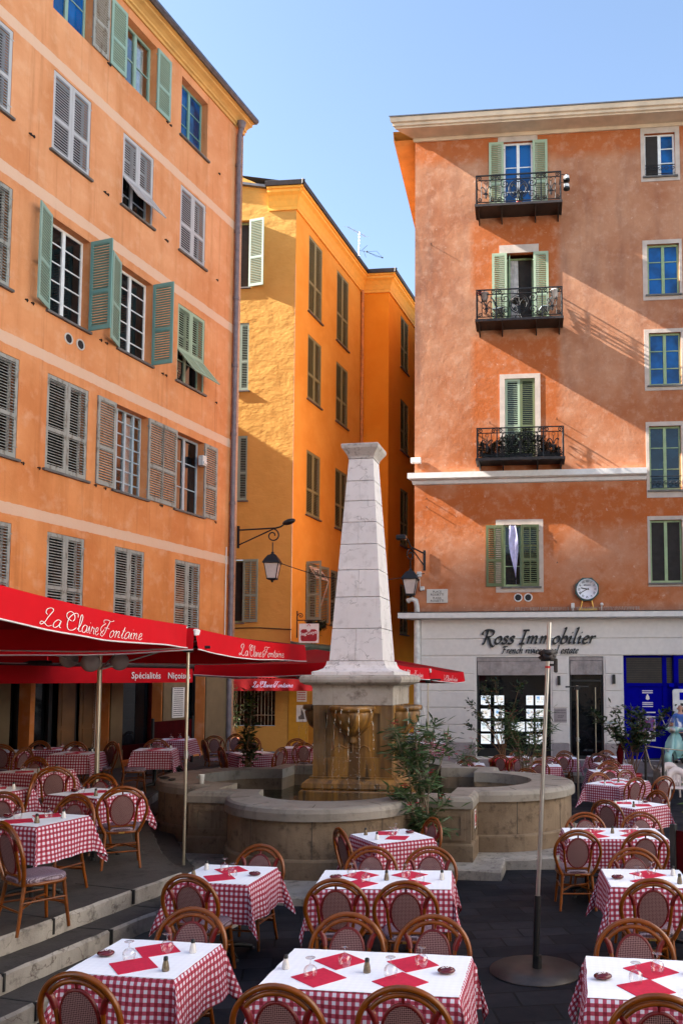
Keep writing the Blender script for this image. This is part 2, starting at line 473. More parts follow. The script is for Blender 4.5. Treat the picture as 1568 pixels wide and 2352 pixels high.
def paper_mat():
    t = NT('white_paper'); x, y, z = t.xyz()
    def st(v): return t.math('LESS_THAN', t.math('FLOORED_MODULO', t.math('ADD', v, 5.0165), .047), .0235)
    s = t.math('ADD', st(x), st(y)); n_ = t.noise(4, 4, .6)
    c = t.mix(t.math('MULTIPLY', s, .035), (.90, .925, .985), (.45, .40, .50))
    c = t.mix(t.math('MULTIPLY', t.ramp(n_, (.5, 0), (.75, 1)), .12), c, (.62, .64, .74))
    fold = t.math('ADD', t.math('LESS_THAN', t.math('ABSOLUTE', t.math('SUBTRACT', x, .13)), .0022), t.math('LESS_THAN', t.math('ABSOLUTE', t.math('SUBTRACT', y, -.06)), .0022))
    t.bump(t.math('ADD', t.math('MULTIPLY', n_, 2.0), t.math('ADD', fold, t.math('MULTIPLY', s, .12))), .35, .006)
    return t.fin(c, .7, spec=.2)
M['paper'] = paper_mat()
M['napkin'] = plain('red_napkin', (.56, .005, .045), .8, var=.1, scale=30)
M['rattan'] = plain('varnished_rattan', (.175, .042, .001), .30, var=.35, scale=7, spec=.5)
M['redwrap'] = plain('red_binding', (.13, .004, .004), .4, var=.25, scale=30, spec=.5)
M['weave_b'] = weave('woven_back', 'xz', (.31, .18, .17), (.050, .002, .007))
M['weave_s'] = weave('woven_seat', 'xy', (.30, .23, .28), (.035, .003, .012))
M['brass'] = plain('brass', (.70, .45, .12), .3, .9)
M['glass'] = glassy('drinking_glass', (.97, .97, .97), .02, .07)
M['salt'] = plain('salt_in_glass', (.66, .63, .60), .25, var=.08, spec=.6)
M['pepper'] = plain('pepper_in_glass', (.16, .12, .075), .25, var=.3, scale=60, spec=.6)
M['black'] = plain('black_plastic', (.008, .008, .008), .5)
M['pebble'] = plain('dark_red_pebble', (.10, .004, .010), .25, var=.2, spec=.6)
M['leaf'] = foliage('oleander_leaf', (.030, .060, .018), (.055, .105, .035), (.11, .15, .055))
M['leaf_dk'] = foliage('dark_leaf', (.012, .026, .010), (.030, .055, .018), (.060, .085, .020))
M['leaf_br'] = foliage('bright_leaf', (.06, .13, .02), (.10, .20, .03), (.30, .30, .03))
M['leaf_blk'] = foliage('black_green_leaf', (.004, .007, .004), (.007, .012, .006), (.012, .018, .010))
M['stem'] = plain('pale_stem', (.22, .17, .11), .8)
M['terracotta'] = plain('terracotta', (.30, .09, .045), .8)
M['redpot'] = plain('red_plastic_pot', (.42, .02, .02), .4)
M['flower'] = plain('pink_flower', (.50, .02, .05), .6)
M['wood'] = plain('honey_wood', (.15, .065, .018), .5, var=.25, scale=3)
M['beige'] = plain('beige_pilaster', (.15, .10, .05), .85, var=.12, scale=3)
M['redpaint'] = plain('dark_red_paint', (.05, .001, .002), .9, spec=.1)
M['globe'] = plain('milk_glass_globe', (.42, .37, .36), .25, var=.05, spec=.5)
M['lamp_glass'] = plain('frosted_lantern_glass', (.55, .46, .42), .35, var=.08)
M['blue'] = plain('cobalt_panel', (.0005, .0005, .24), .7, var=.1, spec=.04)
M['blue_lt'] = plain('cobalt_panel_light', (.0005, .002, .36), .7, var=.1, spec=.04)
M['awn_grey'] = plain('grey_awning', (.30, .26, .25), .85)
M['turq'] = plain('turquoise_paint', (.26, .47, .44), .22, var=.05, spec=.6)
M['plastic'] = plain('white_plastic', (.66, .56, .53), .4, var=.06)
M['rubber'] = plain('tyre_rubber', (.014, .014, .014), .8)
M['rope'] = plain('pale_rope', (.46, .36, .26), .9)
M['skin'] = plain('skin', (.50, .26, .18), .5, var=.08)
M['shirt'] = plain('blue_shirt', (.045, .12, .40), .85, var=.15, scale=5)
M['shorts'] = plain('dark_shorts', (.012, .012, .016), .85)
M['teal_cornice'] = plain('teal_fascia', (.09, .17, .16), .5)
M['shop_yel'] = plain('mustard_shopfront', (.52, .26, .014), .7, var=.1)
M['dial'] = plain('white_dial', (.74, .74, .78), .4, var=.03)
M['dkgreen'] = plain('dark_green_paint', (.010, .055, .050), .4)
M['marble'] = plain('marble_plaque', (.55, .50, .44), .5, var=.08)
M['cloth_lav'] = plain('lavender_cloth', (.46, .44, .66), .8)
M['poster_lit'] = plain('bright_poster', (.62, .66, .70), .3, var=.05)
def poster_mat(name, cols):
    t = NT(name); x, y, z = t.xyz()
    n_ = t.noise(7, 3); c = t.ramp(n_, *[(.3 + .4 * i / (len(cols) - 1), q) for i, q in enumerate(cols)])
    return t.fin(c, .4)
M['pic1'] = poster_mat('seaside_photo', ((.05, .22, .50), (.45, .55, .60), (.30, .26, .18)))
M['pic2'] = poster_mat('house_photo', ((.55, .42, .28), (.60, .60, .58), (.20, .28, .20)))
M['pic3'] = poster_mat('concert_poster', ((.35, .02, .05), (.10, .06, .30), (.45, .25, .05)))
M['ink'] = plain('grey_ink', (.10, .09, .09), .8)
M['ink_red'] = plain('red_ink', (.45, .03, .03), .8)
def water_mat():
    t = NT('green_water')
    h = t.noise(6, 4, .6)
    t.bump(h, .4, .03)
    return t.fin((.020, .030, .006), .06, spec=.5)
M['water'] = water_mat()
M['jet'] = glassy('falling_water', (1, 1, 1), .15, .16)
# ------------------------------------------------------------------ facades
def wall(root, name, mat, u0, u1, z0, z1, holes, dep=.28, y=0.0, sides=True, back=6):
    b = MB()
    us = sorted({u0, u1} | {h[0] for h in holes} | {h[1] for h in holes})
    zs = sorted({z0, z1} | {h[2] for h in holes} | {h[3] for h in holes})
    us = [q for q in us if u0 <= q <= u1]; zs = [q for q in zs if z0 <= q <= z1]
    idx = {}
    def vid(i, k):
        if (i, k) not in idx:
            idx[(i, k)] = len(b.v); b.v.append((us[i], y, zs[k]))
        return idx[(i, k)]
    for i in range(len(us) - 1):
        for k in range(len(zs) - 1):
            cu = (us[i] + us[i+1]) / 2; cz = (zs[k] + zs[k+1]) / 2
            if any(h[0] < cu < h[1] and h[2] < cz < h[3] for h in holes): continue
            b.f.append([vid(i, k), vid(i+1, k), vid(i+1, k+1), vid(i, k+1)]); b.sm.append(False); b.mi.append(0)
    for h in holes:
        a, c, d, e = h[:4]; dp = h[4] if len(h) > 4 else dep
        b.quad((a, y, d), (a, y, e), (a, y+dp, e), (a, y+dp, d))
        b.quad((c, y, e), (c, y, d), (c, y+dp, d), (c, y+dp, e))
        b.quad((a, y, e), (c, y, e), (c, y+dp, e), (a, y+dp, e))
        b.quad((c, y, d), (a, y, d), (a, y+dp, d), (c, y+dp, d))
    if sides:
        b.quad((u0, back, z0), (u0, y, z0), (u0, y, z1), (u0, back, z1))
        b.quad((u1, y, z0), (u1, back, z0), (u1, back, z1), (u1, y, z1))
        b.quad((u0, y, z1), (u1, y, z1), (u1, back, z1), (u0, back, z1))
        b.quad((u1, back, z0), (u0, back, z0), (u0, back, z1), (u1, back, z1))
    return b.build(name, mat, root)

def leaf_mb(w, h, split=.43, t=.036, lower=True, gap=.062, mull=False):
    """louvred shutter leaf: x 0..w, z 0..h"""
    b = MB(); s = min(.075, w * .17); r = .085
    zm = h * split
    b.box(0, s, -t/2, t/2, 0 if lower else zm - r/2, h); b.box(w - s, w, -t/2, t/2, 0 if lower else zm - r/2, h)
    if not lower:
        b.box(0, .035, -t/2, t/2, 0, zm - r/2); 
    b.box(s, w - s, -t/2, t/2, h - r, h)
    b.box(s, w - s, -t/2, t/2, zm - r/2, zm + r/2)
    if lower: b.box(s, w - s, -t/2, t/2, 0, r * 1.3)
    def slats(za, zb):
        n = max(2, int((zb - za) / gap)); dz = (zb - za) / n
        for i in range(n):
            z = za + (i + .5) * dz
            b.add([(s, -t*.5, z-.010), (w-s, -t*.5, z-.010), (w-s, t*.5, z+.004), (s, t*.5, z+.004),
                   (s, -t*.5, z+.006), (w-s, -t*.5, z+.006), (w-s, t*.5, z+.020), (s, t*.5, z+.020)],
                  [(0,3,2,1),(4,5,6,7),(0,1,5,4),(2,3,7,6)])
    slats(zm + r/2, h - r)
    if lower: slats(r * 1.3, zm - r/2)
    if mull:
        b.box(w/2 - .018, w/2 + .018, -t/2 - .004, t/2 + .004, r, h - r)
    # hinges
    for z in (h * .12, h * .9): b.box(-.03, .06, -t/2 - .012, -t/2, z - .012, z + .012)
    return b

def flap_mb(w, h, t=.03):
    """lower panel that swings out, hinged on top: x 0..w, z -h..0"""
    b = MB(); s = .055
    b.box(0, s, -t/2, t/2, -h, 0); b.box(w - s, w, -t/2, t/2, -h, 0)
    b.box(s, w - s, -t/2, t/2, -s, 0); b.box(s, w - s, -t/2, t/2, -h, -h + s)
    n = int((h - 2 * s) / .062)
    for i in range(n):
        z = -h + s + (i + .5) * (h - 2 * s) / n
        b.box(s, w - s, -t*.4, t*.4, z - .016, z + .012)
    return b

def window(root, u0, u1, z0, z1, frame='fr_white', rows=4, cols=2, pane='pane', L=None, Rr=None, smat=None, flap=0,
           sill=True, dep=.28, y=0.0, mull=False, split=.43, bars=True, label=None, leaf_w=None, lmat=None, rmat=None, curtain=False, fw=.06):
    """L / Rr: opening angle of each shutter leaf in degrees (0 closed, 180 flat on the wall), None = no leaf"""
    b = MB(); yy = y + dep - .07
    b.box(u0, u0 + fw, yy, yy + .06, z0, z1); b.box(u1 - fw, u1, yy, yy + .06, z0, z1)
    b.box(u0 + fw, u1 - fw, yy, yy + .06, z1 - fw, z1); b.box(u0 + fw, u1 - fw, yy, yy + .06, z0, z0 + fw * 1.2)
    if bars:
        for c in range(1, cols):
            u = u0 + (u1 - u0) * c / cols
            b.box(u - fw * .8, u + fw * .8, yy - .012, yy + .048, z0 + fw, z1 - fw)
        for r in range(1, rows):
            z = z0 + (z1 - z0) * r / rows
            b.box(u0 + fw, u1 - fw, yy + .012, yy + .044, z - .014, z + .014)
    wn = b.build('window', M[frame], root)
    if label: wn['label'] = label
    p = MB(); p.box(u0 + .01, u1 - .01, yy + .03, yy + .038, z0 + .01, z1 - .01)
    p.build('pane', M[pane], wn)
    if curtain:
        c = MB(); n = 30; ya = yy + .16
        for (a, e) in ((u0 + .1, u0 + (u1-u0)*.36), (u1 - (u1-u0)*.36, u1 - .1)):
            vs = []
            for i in range(n + 1):
                uu = a + (e - a) * i / n; vs += [(uu, ya + .03 * math.sin(i * 1.5), z0 + .06), (uu, ya + .03 * math.sin(i * 1.5), z1 - .06)]
            c.add(vs, [(2*i, 2*i+2, 2*i+3, 2*i+1) for i in range(n)], True)
        c.build('curtain', M['curtain'], wn)
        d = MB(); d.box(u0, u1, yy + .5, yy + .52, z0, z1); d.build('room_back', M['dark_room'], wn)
    if sill:
        s = MB(); s.box(u0 - .07, u1 + .07, y - .075, y + .05, z0 - .055, z0 - .004); s.build('sill', M['sill'], wn)
    lw = leaf_w or (u1 - u0) / 2
    H = z1 - z0
    for side, ang, mt in ((1, L, lmat), (-1, Rr, rmat)):
        if ang is None: continue
        m = leaf_mb(lw - .006, H - .01, split, lower=not flap, mull=mull)
        if side < 0:
            m.v = [(-a, q, c) for a, q, c in m.v]; m.f = [f[::-1] for f in m.f]
        h = .03 if ang == 0 else -.045
        o = m.build('shutter', M[mt or smat], wn, (u0 + .003 if side > 0 else u1 - .003, y + (h if ang == 0 else -.03), z0 + .005), (0, 0, -side * R(ang)))
        if flap:
            f = flap_mb(lw - .05, H * split - .05)
            f.build('shutter_flap', M[mt or smat], wn, (u0 + .04 if side > 0 else u1 - lw + .012, y + .01, z0 + H * split - .045), (R(-flap), 0, 0))
    return wn

def root_at(name, label, cat, x, y, dx, dy, z=0):
    return thing(name, label, cat, (x, y, z), math.atan2(dy, dx))

# ------------------------------------------------------------------ ground
def zg(Y):
    return 0.0 if Y < 8 else (-.025 * (Y - 8) if Y < 26 else -.45)
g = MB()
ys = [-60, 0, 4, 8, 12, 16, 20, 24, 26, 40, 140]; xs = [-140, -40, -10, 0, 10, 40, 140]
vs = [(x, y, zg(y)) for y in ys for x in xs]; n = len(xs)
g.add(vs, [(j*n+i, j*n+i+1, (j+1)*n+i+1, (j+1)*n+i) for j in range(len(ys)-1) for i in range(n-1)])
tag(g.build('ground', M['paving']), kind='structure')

def offset_poly(P, d):
    out = []; n = len(P)
    for i in range(n):
        a, b, c = Vector(P[i-1]), Vector(P[i]), Vector(P[(i+1) % n])
        e1 = (b - a).normalized(); e2 = (c - b).normalized()
        n1 = Vector((e1.y, -e1.x)); n2 = Vector((e2.y, -e2.x))
        m = n1 + n2
        m = m / max(.35, m.dot(m) / 2) if m.length > 1e-6 else n1
        out.append((b.x + m.x * d, b.y + m.y * d))
    return out

def slab_course(b, poly, z0, z1, joints=1.0, wob=.012):
    """stone kerb ring: rough-edged slab with a worn top edge and open joints along the rim"""
    P = []; E_ = []
    n = len(poly)
    for i in range(n):
        a = Vector(poly[i]); c = Vector(poly[(i+1) % n]); L = (c - a).length
        k = max(1, int(L / .16))
        for j in range(k):
            t = j / k; q = a.lerp(c, t); nn = (c - a).normalized(); nn = Vector((nn.y, -nn.x))
            P.append(q + nn * random.uniform(-wob, wob)); E_.append(i)
    m = len(P)
    inner = offset_poly([tuple(p) for p in P], -.022)
    vs = [(p.x, p.y, z0) for p in P] + [(p.x, p.y, z1 - .022 + random.uniform(-.014, .010)) for p in P] + [(p[0], p[1], z1) for p in inner]
    fs = [(i, (i+1) % m, (i+1) % m + m, i + m) for i in range(m)] 
    b.add(vs, fs)
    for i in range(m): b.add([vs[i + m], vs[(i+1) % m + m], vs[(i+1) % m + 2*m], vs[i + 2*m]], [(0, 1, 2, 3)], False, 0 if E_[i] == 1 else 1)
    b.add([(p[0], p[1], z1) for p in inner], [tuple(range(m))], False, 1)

TP = [(-10.5, 1.0), (-5.68, 1.0), (-2.81, 9.58), (-3.5, 10.5), (-3.95, 11.3), (-5.06, 14.0), (-5.35, 16.8), (-5.35, 26), (-10.5, 26)]
for nm, off, z0, z1 in (('terrace', 0, .322, .48), ('terrace_step', .34, .162, .32), ('terrace_step', .70, -.60, .16)):
    b = MB(); slab_course(b, offset_poly(TP, off), z0, z1, wob=.012)
    tag(b.build(nm, [M['step'], M['tread_shade']]), kind='structure')
# open joints of the kerb stones: dark narrow gaps cut into the front
b = MB(); slab_course(b, [(-5.3, 16.95), (-2.2, 18.6), (-1.9, 27.5), (-5.3, 27.5)], -.5, .20)
tag(b.build('back_terrace', [M['step'], M['tread_shade']]), kind='structure')
b = MB()
for off, z in ((.0, .48), (.34, .32), (.70, .16)):
    q = offset_poly(TP, off); a = Vector(q[1]); c = Vector(q[2]); d = (c - a).normalized(); nn = Vector((d.y, -d.x))
    L = (c - a).length; s = 5.2 + random.random() * .5
    while s < L - .2:
        p = a + d * s
        Mx = Matrix.Translation((p.x, p.y, z - .155)) @ Matrix.Rotation(math.atan2(nn.y, nn.x) + random.uniform(-.12, .12), 4, 'Z')
        b.box(-.75, .018, -.009, .009, .02, .158, mat=Mx)
        s += random.uniform(.75, 1.25)
tag(b.build('terrace_joint', plain('joint_dirt', (.02, .018, .016), .9)), kind='structure')

# ------------------------------------------------------------------ orange house on the left
LS = 1.2
def lu(u): return u * LS
def lz(z): return 2.6 + (z - 2.6) * LS
LX, LY = -6.124, 25.56
LD = Vector((.3191, .9477, 0))
left = root_at('orange_house', 'tall orange house on the left with pale storey bands and grey and green shutters', 'house', LX, LY, LD.x, LD.y)
rowA = (lz(15.12), lz(16.55)); rowB = (lz(12.40), lz(13.97)); rowC = (lz(9.35), lz(11.15)); rowD = (lz(6.42), lz(8.19)); rowE = (lz(3.52), lz(5.28))
WL = []
def lw_(u0, u1, row, **k): WL.append(((lu(u0), lu(u1), row[0], row[1]), k))
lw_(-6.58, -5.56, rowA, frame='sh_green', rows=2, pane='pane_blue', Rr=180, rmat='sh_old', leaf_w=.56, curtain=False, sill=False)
lw_(-4.57, -3.55, rowA, frame='sh_green', rows=2, pane='clear', L=180, Rr=180, smat='sh_green', leaf_w=.58, curtain=True, sill=False)
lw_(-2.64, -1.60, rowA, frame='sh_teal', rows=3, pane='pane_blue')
for u0 in (-8.45, -6.50, -4.56, -2.59):
    lw_(u0, u0 + .99, rowB, smat='sh_lgrey', L=0, Rr=0, flap=38 if u0 == -4.56 else 0, bars=u0 == -4.56, frame='fr_blue')
lw_(-8.36, -7.34, rowC, smat='sh_old', L=0, Rr=0, bars=False)
lw_(-6.45, -5.42, rowC, frame='fr_white', rows=5, L=158, Rr=90, lmat='sh_green', rmat='sh_teal')
lw_(-4.55, -3.50, rowC, frame='fr_white', rows=5, L=158, Rr=90, lmat='sh_green', rmat='sh_teal')
lw_(-2.59, -1.54, rowC, smat='sh_pale', L=0, Rr=0, flap=40, frame='sh_pale', rows=3)
lw_(-8.10, -7.06, rowD, smat='sh_old', L=0, Rr=0, bars=False)
lw_(-6.40, -5.34, rowD, smat='sh_old', L=0, Rr=0, bars=False)
lw_(-4.58, -3.54, rowD, frame='fr_blue', rows=7, cols=4, L=180, Rr=180, smat='sh_old', leaf_w=.64, fw=.04, pane='clear', curtain=True)
lw_(-2.55, -1.47, rowD, frame='fr_blue', rows=3, Rr=180, L=180, smat='sh_old', leaf_w=.64)
for u0, u1 in ((-8.15, -7.1), (-6.28, -5.33), (-4.47, -3.55), (-2.49, -1.52)):
    lw_(u0, u1, rowE, smat='sh_old', L=0, Rr=0, bars=False)
lholes = [h for h, k in WL]
# cafe openings on the ground floor
CAFE = [(-8.4, -7.85), (-7.72, -5.42), (-4.95, -3.42), (-2.42, -1.5)]
lholes += [(a, c, .60, 3.25, .5) for a, c in CAFE]
wall(left, 'wall', M['stucco_left'], -26, 0, 0, 20.0, lholes, back=.3, sides=False)
b = MB(); c_ = (LX, LY); q1 = (LX - LD.y * .9, LY + LD.x * .9 - .05)
b.prism([(LX - LD.x * 26 - LD.y * .9, LY - LD.y * 26 + LD.x * .9), (LX - LD.x * .6 - LD.y * .9, LY - LD.y * .6 + LD.x * .9), (LX - LD.x * .3, LY - LD.y * .3), (LX, LY), (-36, LY + 2.4), (-36, 0)], 0, 19.99)
o = b.build('house_body', M['stucco_left'], left); o.matrix_parent_inverse = left.matrix_basis.inverted()
for h, k in WL: window(left, *h, **k)
# pilaster facing of the ground floor, one panel between each pair of cafe openings
for a, c in ((-7.85, -7.72), (-5.42, -4.95), (-3.42, -2.42), (-1.5, -.32), (-12, -8.4)):
    if c - a > .2:
        b = MB(); b.cbox(a + .02, c - .02, -.05, -.003, .9, 3.5, .01); b.box(a + .02, c - .02, -.075, -.003, .48, .9)
        b.build('pilaster', M['beige'], left)
for i, (a, c) in enumerate(CAFE):
    b = MB(); b.box(a + .01, c - .01, .40, .41, .62, 3.24); gl = b.build('cafe_glass', M['pane'], left)
    f = MB()
    k = 3 if c - a > 2 else 1
    for q in range(k + 1):
        x = a + (c - a) * q / k
        f.box(max(a, x - .05), min(c, x + .05), .30, .38, .62, 3.24)
    f.box(a, c, .29, .39, .60, .95); f.box(a, c, .29, .39, 2.75, 2.84)
    f.build('cafe_frame', M['redpaint'] if i == 2 else M['iron'], left)
    if i == 1:
        for xa in (a + .95, a + 1.62):
            d = MB(); d.cbox(xa, xa + .52, .24, .28, .98, 2.72, .012); d.box(xa + .09, xa + .43, .225, .237, 1.55, 2.6); d.box(xa + .09, xa + .43, .225, .237, 1.08, 1.45)
            d.build('cafe_door', M['wood'], left)
        for xa in (a + .05, c - .26):
            d = MB(); d.box(xa, xa + .2, .24, .29, .97, 2.74); d.build('door_jamb', M['marble'], left)
        b = MB()
# cornice, gutter and roof
def sweep(b, prof, u0, u1, m=0, r0=0.0, r1=0.0):
    """profile (out, z) swept along the facade; out is towards the street; ends mitred by r*out"""
    n = len(prof)
    vs = [(u0 - r0 * o, -o, z) for o, z in prof] + [(u1 + r1 * o, -o, z) for o, z in prof]
    b.add(vs, [(i, i + n, i + 1 + n, i + 1) for i in range(n - 1)] + [tuple(range(n - 1, -1, -1)), tuple(range(n, 2 * n))], False, m)
b = MB(); sweep(b, [(0, 19.58), (.05, 19.58), (.05, 19.66), (.10, 19.68), (.10, 19.74), (.17, 19.80), (.27, 19.85), (.27, 19.91), (.34, 19.93), (.34, 20.0), (0, 20.0)], -26, .0, r1=.28)
b.build('cornice', M['cornice_left'], left)
b = MB(); sweep(b, [(.30, 20.003), (.30, 19.96), (.40, 19.93), (.47, 19.99), (.47, 20.06), (.0, 20.14), (-2.5, 20.7), (-2.5, 20.1), (0, 20.003)], -26, .12)
b.build('roof', M['zinc'], left)
# downpipe with joints
b = MB(); b.tube([(-.40, -.17, 19.55), (-.40, -.11, 19.3), (-.40, -.10, 18), (-.40, -.10, .5)], .075, 10)
for z in (18.3, 16.2, 14.1, 12.0, 9.9, 7.8, 5.6, 3.5, 1.5): b.tube([(-.40, -.10, z), (-.40, -.10, z + .09)], .09, 10)
b.tube([(-.40, -.17, 19.52), (-.40, -.17, 19.72)], [.09, .15], 10)
b.build('downpipe', M['pipe_grey'], left)
b = MB(); b.tube([(-.56, -.02, .6), (-.56, -.02, 6.5)], .014, 6); b.build('cable', M['white_cloth'], left)
for u in (-5.92, -5.61):
    v = MB(); v.lathe([(.0, -.0), (.10, 0), (.10, .02), (.13, .02), (.13, -.01)], 18); v.xform(Matrix.Translation((lu(u), -.001, lz(9.015))) @ Matrix.Rotation(R(90), 4, 'X'))
    vv = v.build('vent', M['marble'], left)
    v = MB(); v.lathe([(.0, .005), (.10, .005)], 18); v.xform(Matrix.Translation((lu(u), -.003, lz(9.015))) @ Matrix.Rotation(R(90), 4, 'X')); v.build('vent_grille', M['iron'], vv)
b = MB(); b.cbox(lu(-1.62), lu(-1.46), -.10, .06, lz(7.62), lz(7.86), .01); b.box(lu(-1.60), lu(-1.48), -.13, -.10, lz(7.66), lz(7.72)); b.build('alarm_box', M['pipe_white'], left)
# shutter catches
b = MB()
for h, k in WL:
    for u in (h[0] - .62, h[1] + .62):
        if u < -.6: b.box(u - .035, u + .035, -.04, 0, h[2] - .05, h[2] - .03); b.box(u - .006, u + .006, -.05, -.03, h[2] - .09, h[2] - .02)
b.build('shutter_catch', M['iron'], left)

# ------------------------------------------------------------------ deep yellow house across the lane
YS = 31 / 26.5
def yz(z): return 2.6 + (z - 2.6) * YS
YX, YY = -4.600 * YS, 31.0
yd = Vector((.2557, .9667, 0))
yel = root_at('yellow_house', 'deep yellow corner house beyond the lane with long green shutters', 'house', YX, YY, yd.x, yd.y)
yh = []
yrows = ((14.80, 17.42), (11.83, 14.02), (7.97, 10.12))
for c0, c1 in ((1.03, 2.18), (3.54, 4.71)):
    for r in yrows: yh.append(((c0 * YS, c1 * YS, yz(r[0]), yz(r[1])), dict(smat='sh_yel', L=0, Rr=0, bars=False, dep=.14, split=.40)))
bagw = ((1.08 * YS, 2.20 * YS, yz(4.5), yz(6.42)), dict(frame='fr_green', rows=3, L=100, Rr=170, smat='sh_ygrey', dep=.2))
yh.append(bagw)
yh.append(((3.2 * YS, 4.3 * YS, yz(4.5), yz(6.42)), dict(smat='sh_ygrey', L=0, Rr=0, bars=False, dep=.14)))
STU = 6.208 * YS
wall(yel, 'wall', M['yellow'], 0, STU, 0, yz(17.78), [h for h, k in yh] + [(0.25, 2.2, .0, 3.0, .3), (2.7, 6.5, 0, 3.0, .3)], dep=.14, back=8, sides=False)
for h, k in yh: window(yel, *h, **k)
for a, c in ((.25, 2.2), (2.7, 6.5)):
    b = MB(); b.box(a, c, .28, .30, 0, 3.0); b.build('shop_glass', M['pane'], yel)
b = MB(); sweep(b, [(0, 3.30), (.10, 3.34), (.10, 3.44), (0, 3.44)], -.02, STU - .1); b.build('shop_moulding', M['teal_cornice'], yel)
b = MB(); sweep(b, [(0, 3.62), (.16, 3.66), (.24, 3.80), (.24, 3.90), (0, 3.98)], -.02, STU - .1); b.build('shop_cornice', M['teal_cornice'], yel)
b = MB(); b.box(.02, STU - .1, -.03, -.002, 3.02, 3.60); b.box(.0, .25, -.02, -.003, 0, 3.0); b.build('shop_fascia', M['shop_yel'], yel)
prof = [(0, yz(17.70)), (.06, yz(17.70)), (.06, yz(17.80)), (.08, yz(17.84)), (.12, yz(17.98)), (.20, yz(18.12)), (.30, yz(18.20)), (.30, yz(18.28)), (.36, yz(18.30)), (.36, yz(18.36)), (0, yz(18.36))]
gprof = [(.30, yz(18.365)), (.42, yz(18.365)), (.44, yz(18.50)), (.40, yz(18.53)), (0, yz(18.50)), (0, yz(18.37))]
b = MB(); sweep(b, prof, 0, STU, r0=1.0, r1=-1.0); b.build('cornice', M['yellow_trim'], yel)
b = MB(); sweep(b, gprof, 0, STU, r0=1.0, r1=-1.0); b.build('gutter', M['iron_rust'], yel)
# left flank, facing the square
ang = math.atan2(-.0995, .995) - math.atan2(yd.y, yd.x)
def sub(name, parent, u, ang):
    return Matrix.Translation((u, 0, 0)) @ Matrix.Rotation(ang, 4, 'Z')
def moved(o, Mx):
    o.matrix_local = Mx @ o.matrix_local; return o
ML = sub('f', yel, 0, ang)
lh = [((-3.1, -1.53 * YS, yz(15.2), yz(17.45)), dict(pane='dark_room', Rr=168, smat='sh_ygrey', leaf_w=.62, frame='fr_green', rows=1, bars=False)),
      ((-2.4, -1.50 * YS, yz(11.80), yz(14.02)), dict(smat='sh_ygrey', L=0, Rr=0, bars=False, dep=.14)),
      ((-2.4, -1.49 * YS, yz(8.24), yz(10.33)), dict(smat='sh_ygrey', L=0, Rr=0, bars=False, dep=.14)),
      ((-2.9, -1.55 * YS, yz(4.37), yz(6.36)), dict(pane='dark_room', Rr=172, smat='sh_ygrey', leaf_w=.60, frame='fr_green', rows=1, bars=False, mull=True))]
fw_ = wall(yel, 'flank_wall', M['yellow_rough'], -14, -.003, 0, yz(18.36), [h for h, k in lh] + [(-2.95, -.55, .9, 3.0, .3)], dep=.14, back=3, sides=False)
moved(fw_, ML)
for h, k in lh: moved(window(yel, *h, **k), ML)
# gable part that rises behind the cornice
b = MB(); b.add([(-14, 0, yz(18.362)), (-.95, 0, yz(18.362)), (-.95, 0, yz(18.42)), (-2.2, 0, yz(18.95)), (-14, 0, yz(20.4)), (-14, 5, yz(20.4)), (-2.2, 5, yz(18.95)), (-.95, 5, yz(18.42))],
      [(0, 1, 2, 3, 4), (4, 3, 6, 5), (3, 2, 7, 6)]); moved(b.build('gable', M['yellow_rough'], yel), ML)
b = MB(); b.add([(-14, -.15, yz(20.42)), (-14, -.15, yz(20.52)), (-1.0, -.15, yz(18.44)), (-1.0, -.15, yz(18.52)), (-14, 6, yz(20.42)), (-14, 6, yz(20.52)), (-1.0, 6, yz(18.44)), (-1.0, 6, yz(18.52))],
      [(0, 2, 3, 1), (1, 3, 7, 5), (0, 4, 6, 2), (2, 6, 7, 3)]); moved(b.build('roof', M['zinc'], yel), ML)
b = MB(); sweep(b, prof, -1.05, 0, r1=1.0); moved(b.build('cornice', M['yellow_trim'], yel), ML)
b = MB(); sweep(b, gprof, -1.10, 0, r1=1.0); moved(b.build('gutter', M['iron_rust'], yel), ML)
b = MB(); b.box(-2.93, -.57, .27, .29, .92, 2.98)
moved(b.build('barred_glass', M['pane'], yel), ML)
b = MB()
for i in range(19): b.tube([(-2.9 + i * .13, .06, .95), (-2.9 + i * .13, .06, 2.95)], .012, 6)
for z in (1.3, 2.6): b.box(-2.95, -.55, .05, .07, z - .015, z + .015)
moved(b.build('window_bars', M['steel_warm'], yel), ML)
b = MB(); b.tube([(-3.4, -.02, yz(4.25)), (-2.4, -.03, yz(4.19)), (-1.2, -.03, yz(4.2)), (0.02, -.03, yz(4.14))], .02, 6); moved(b.build('cable', M['iron_rust'], yel), ML)
b = MB(); b.tube([(STU - .20, -.09, yz(17.75)), (STU - .20, -.09, 0)], .07, 10)
for z in (17.0, 15.0, 12.6, 9.5, 6.5): b.tube([(STU - .20, -.09, yz(z)), (STU - .20, -.09, yz(z) + .08)], .085, 10)
b.build('downpipe', M['pipe_orange'], yel)
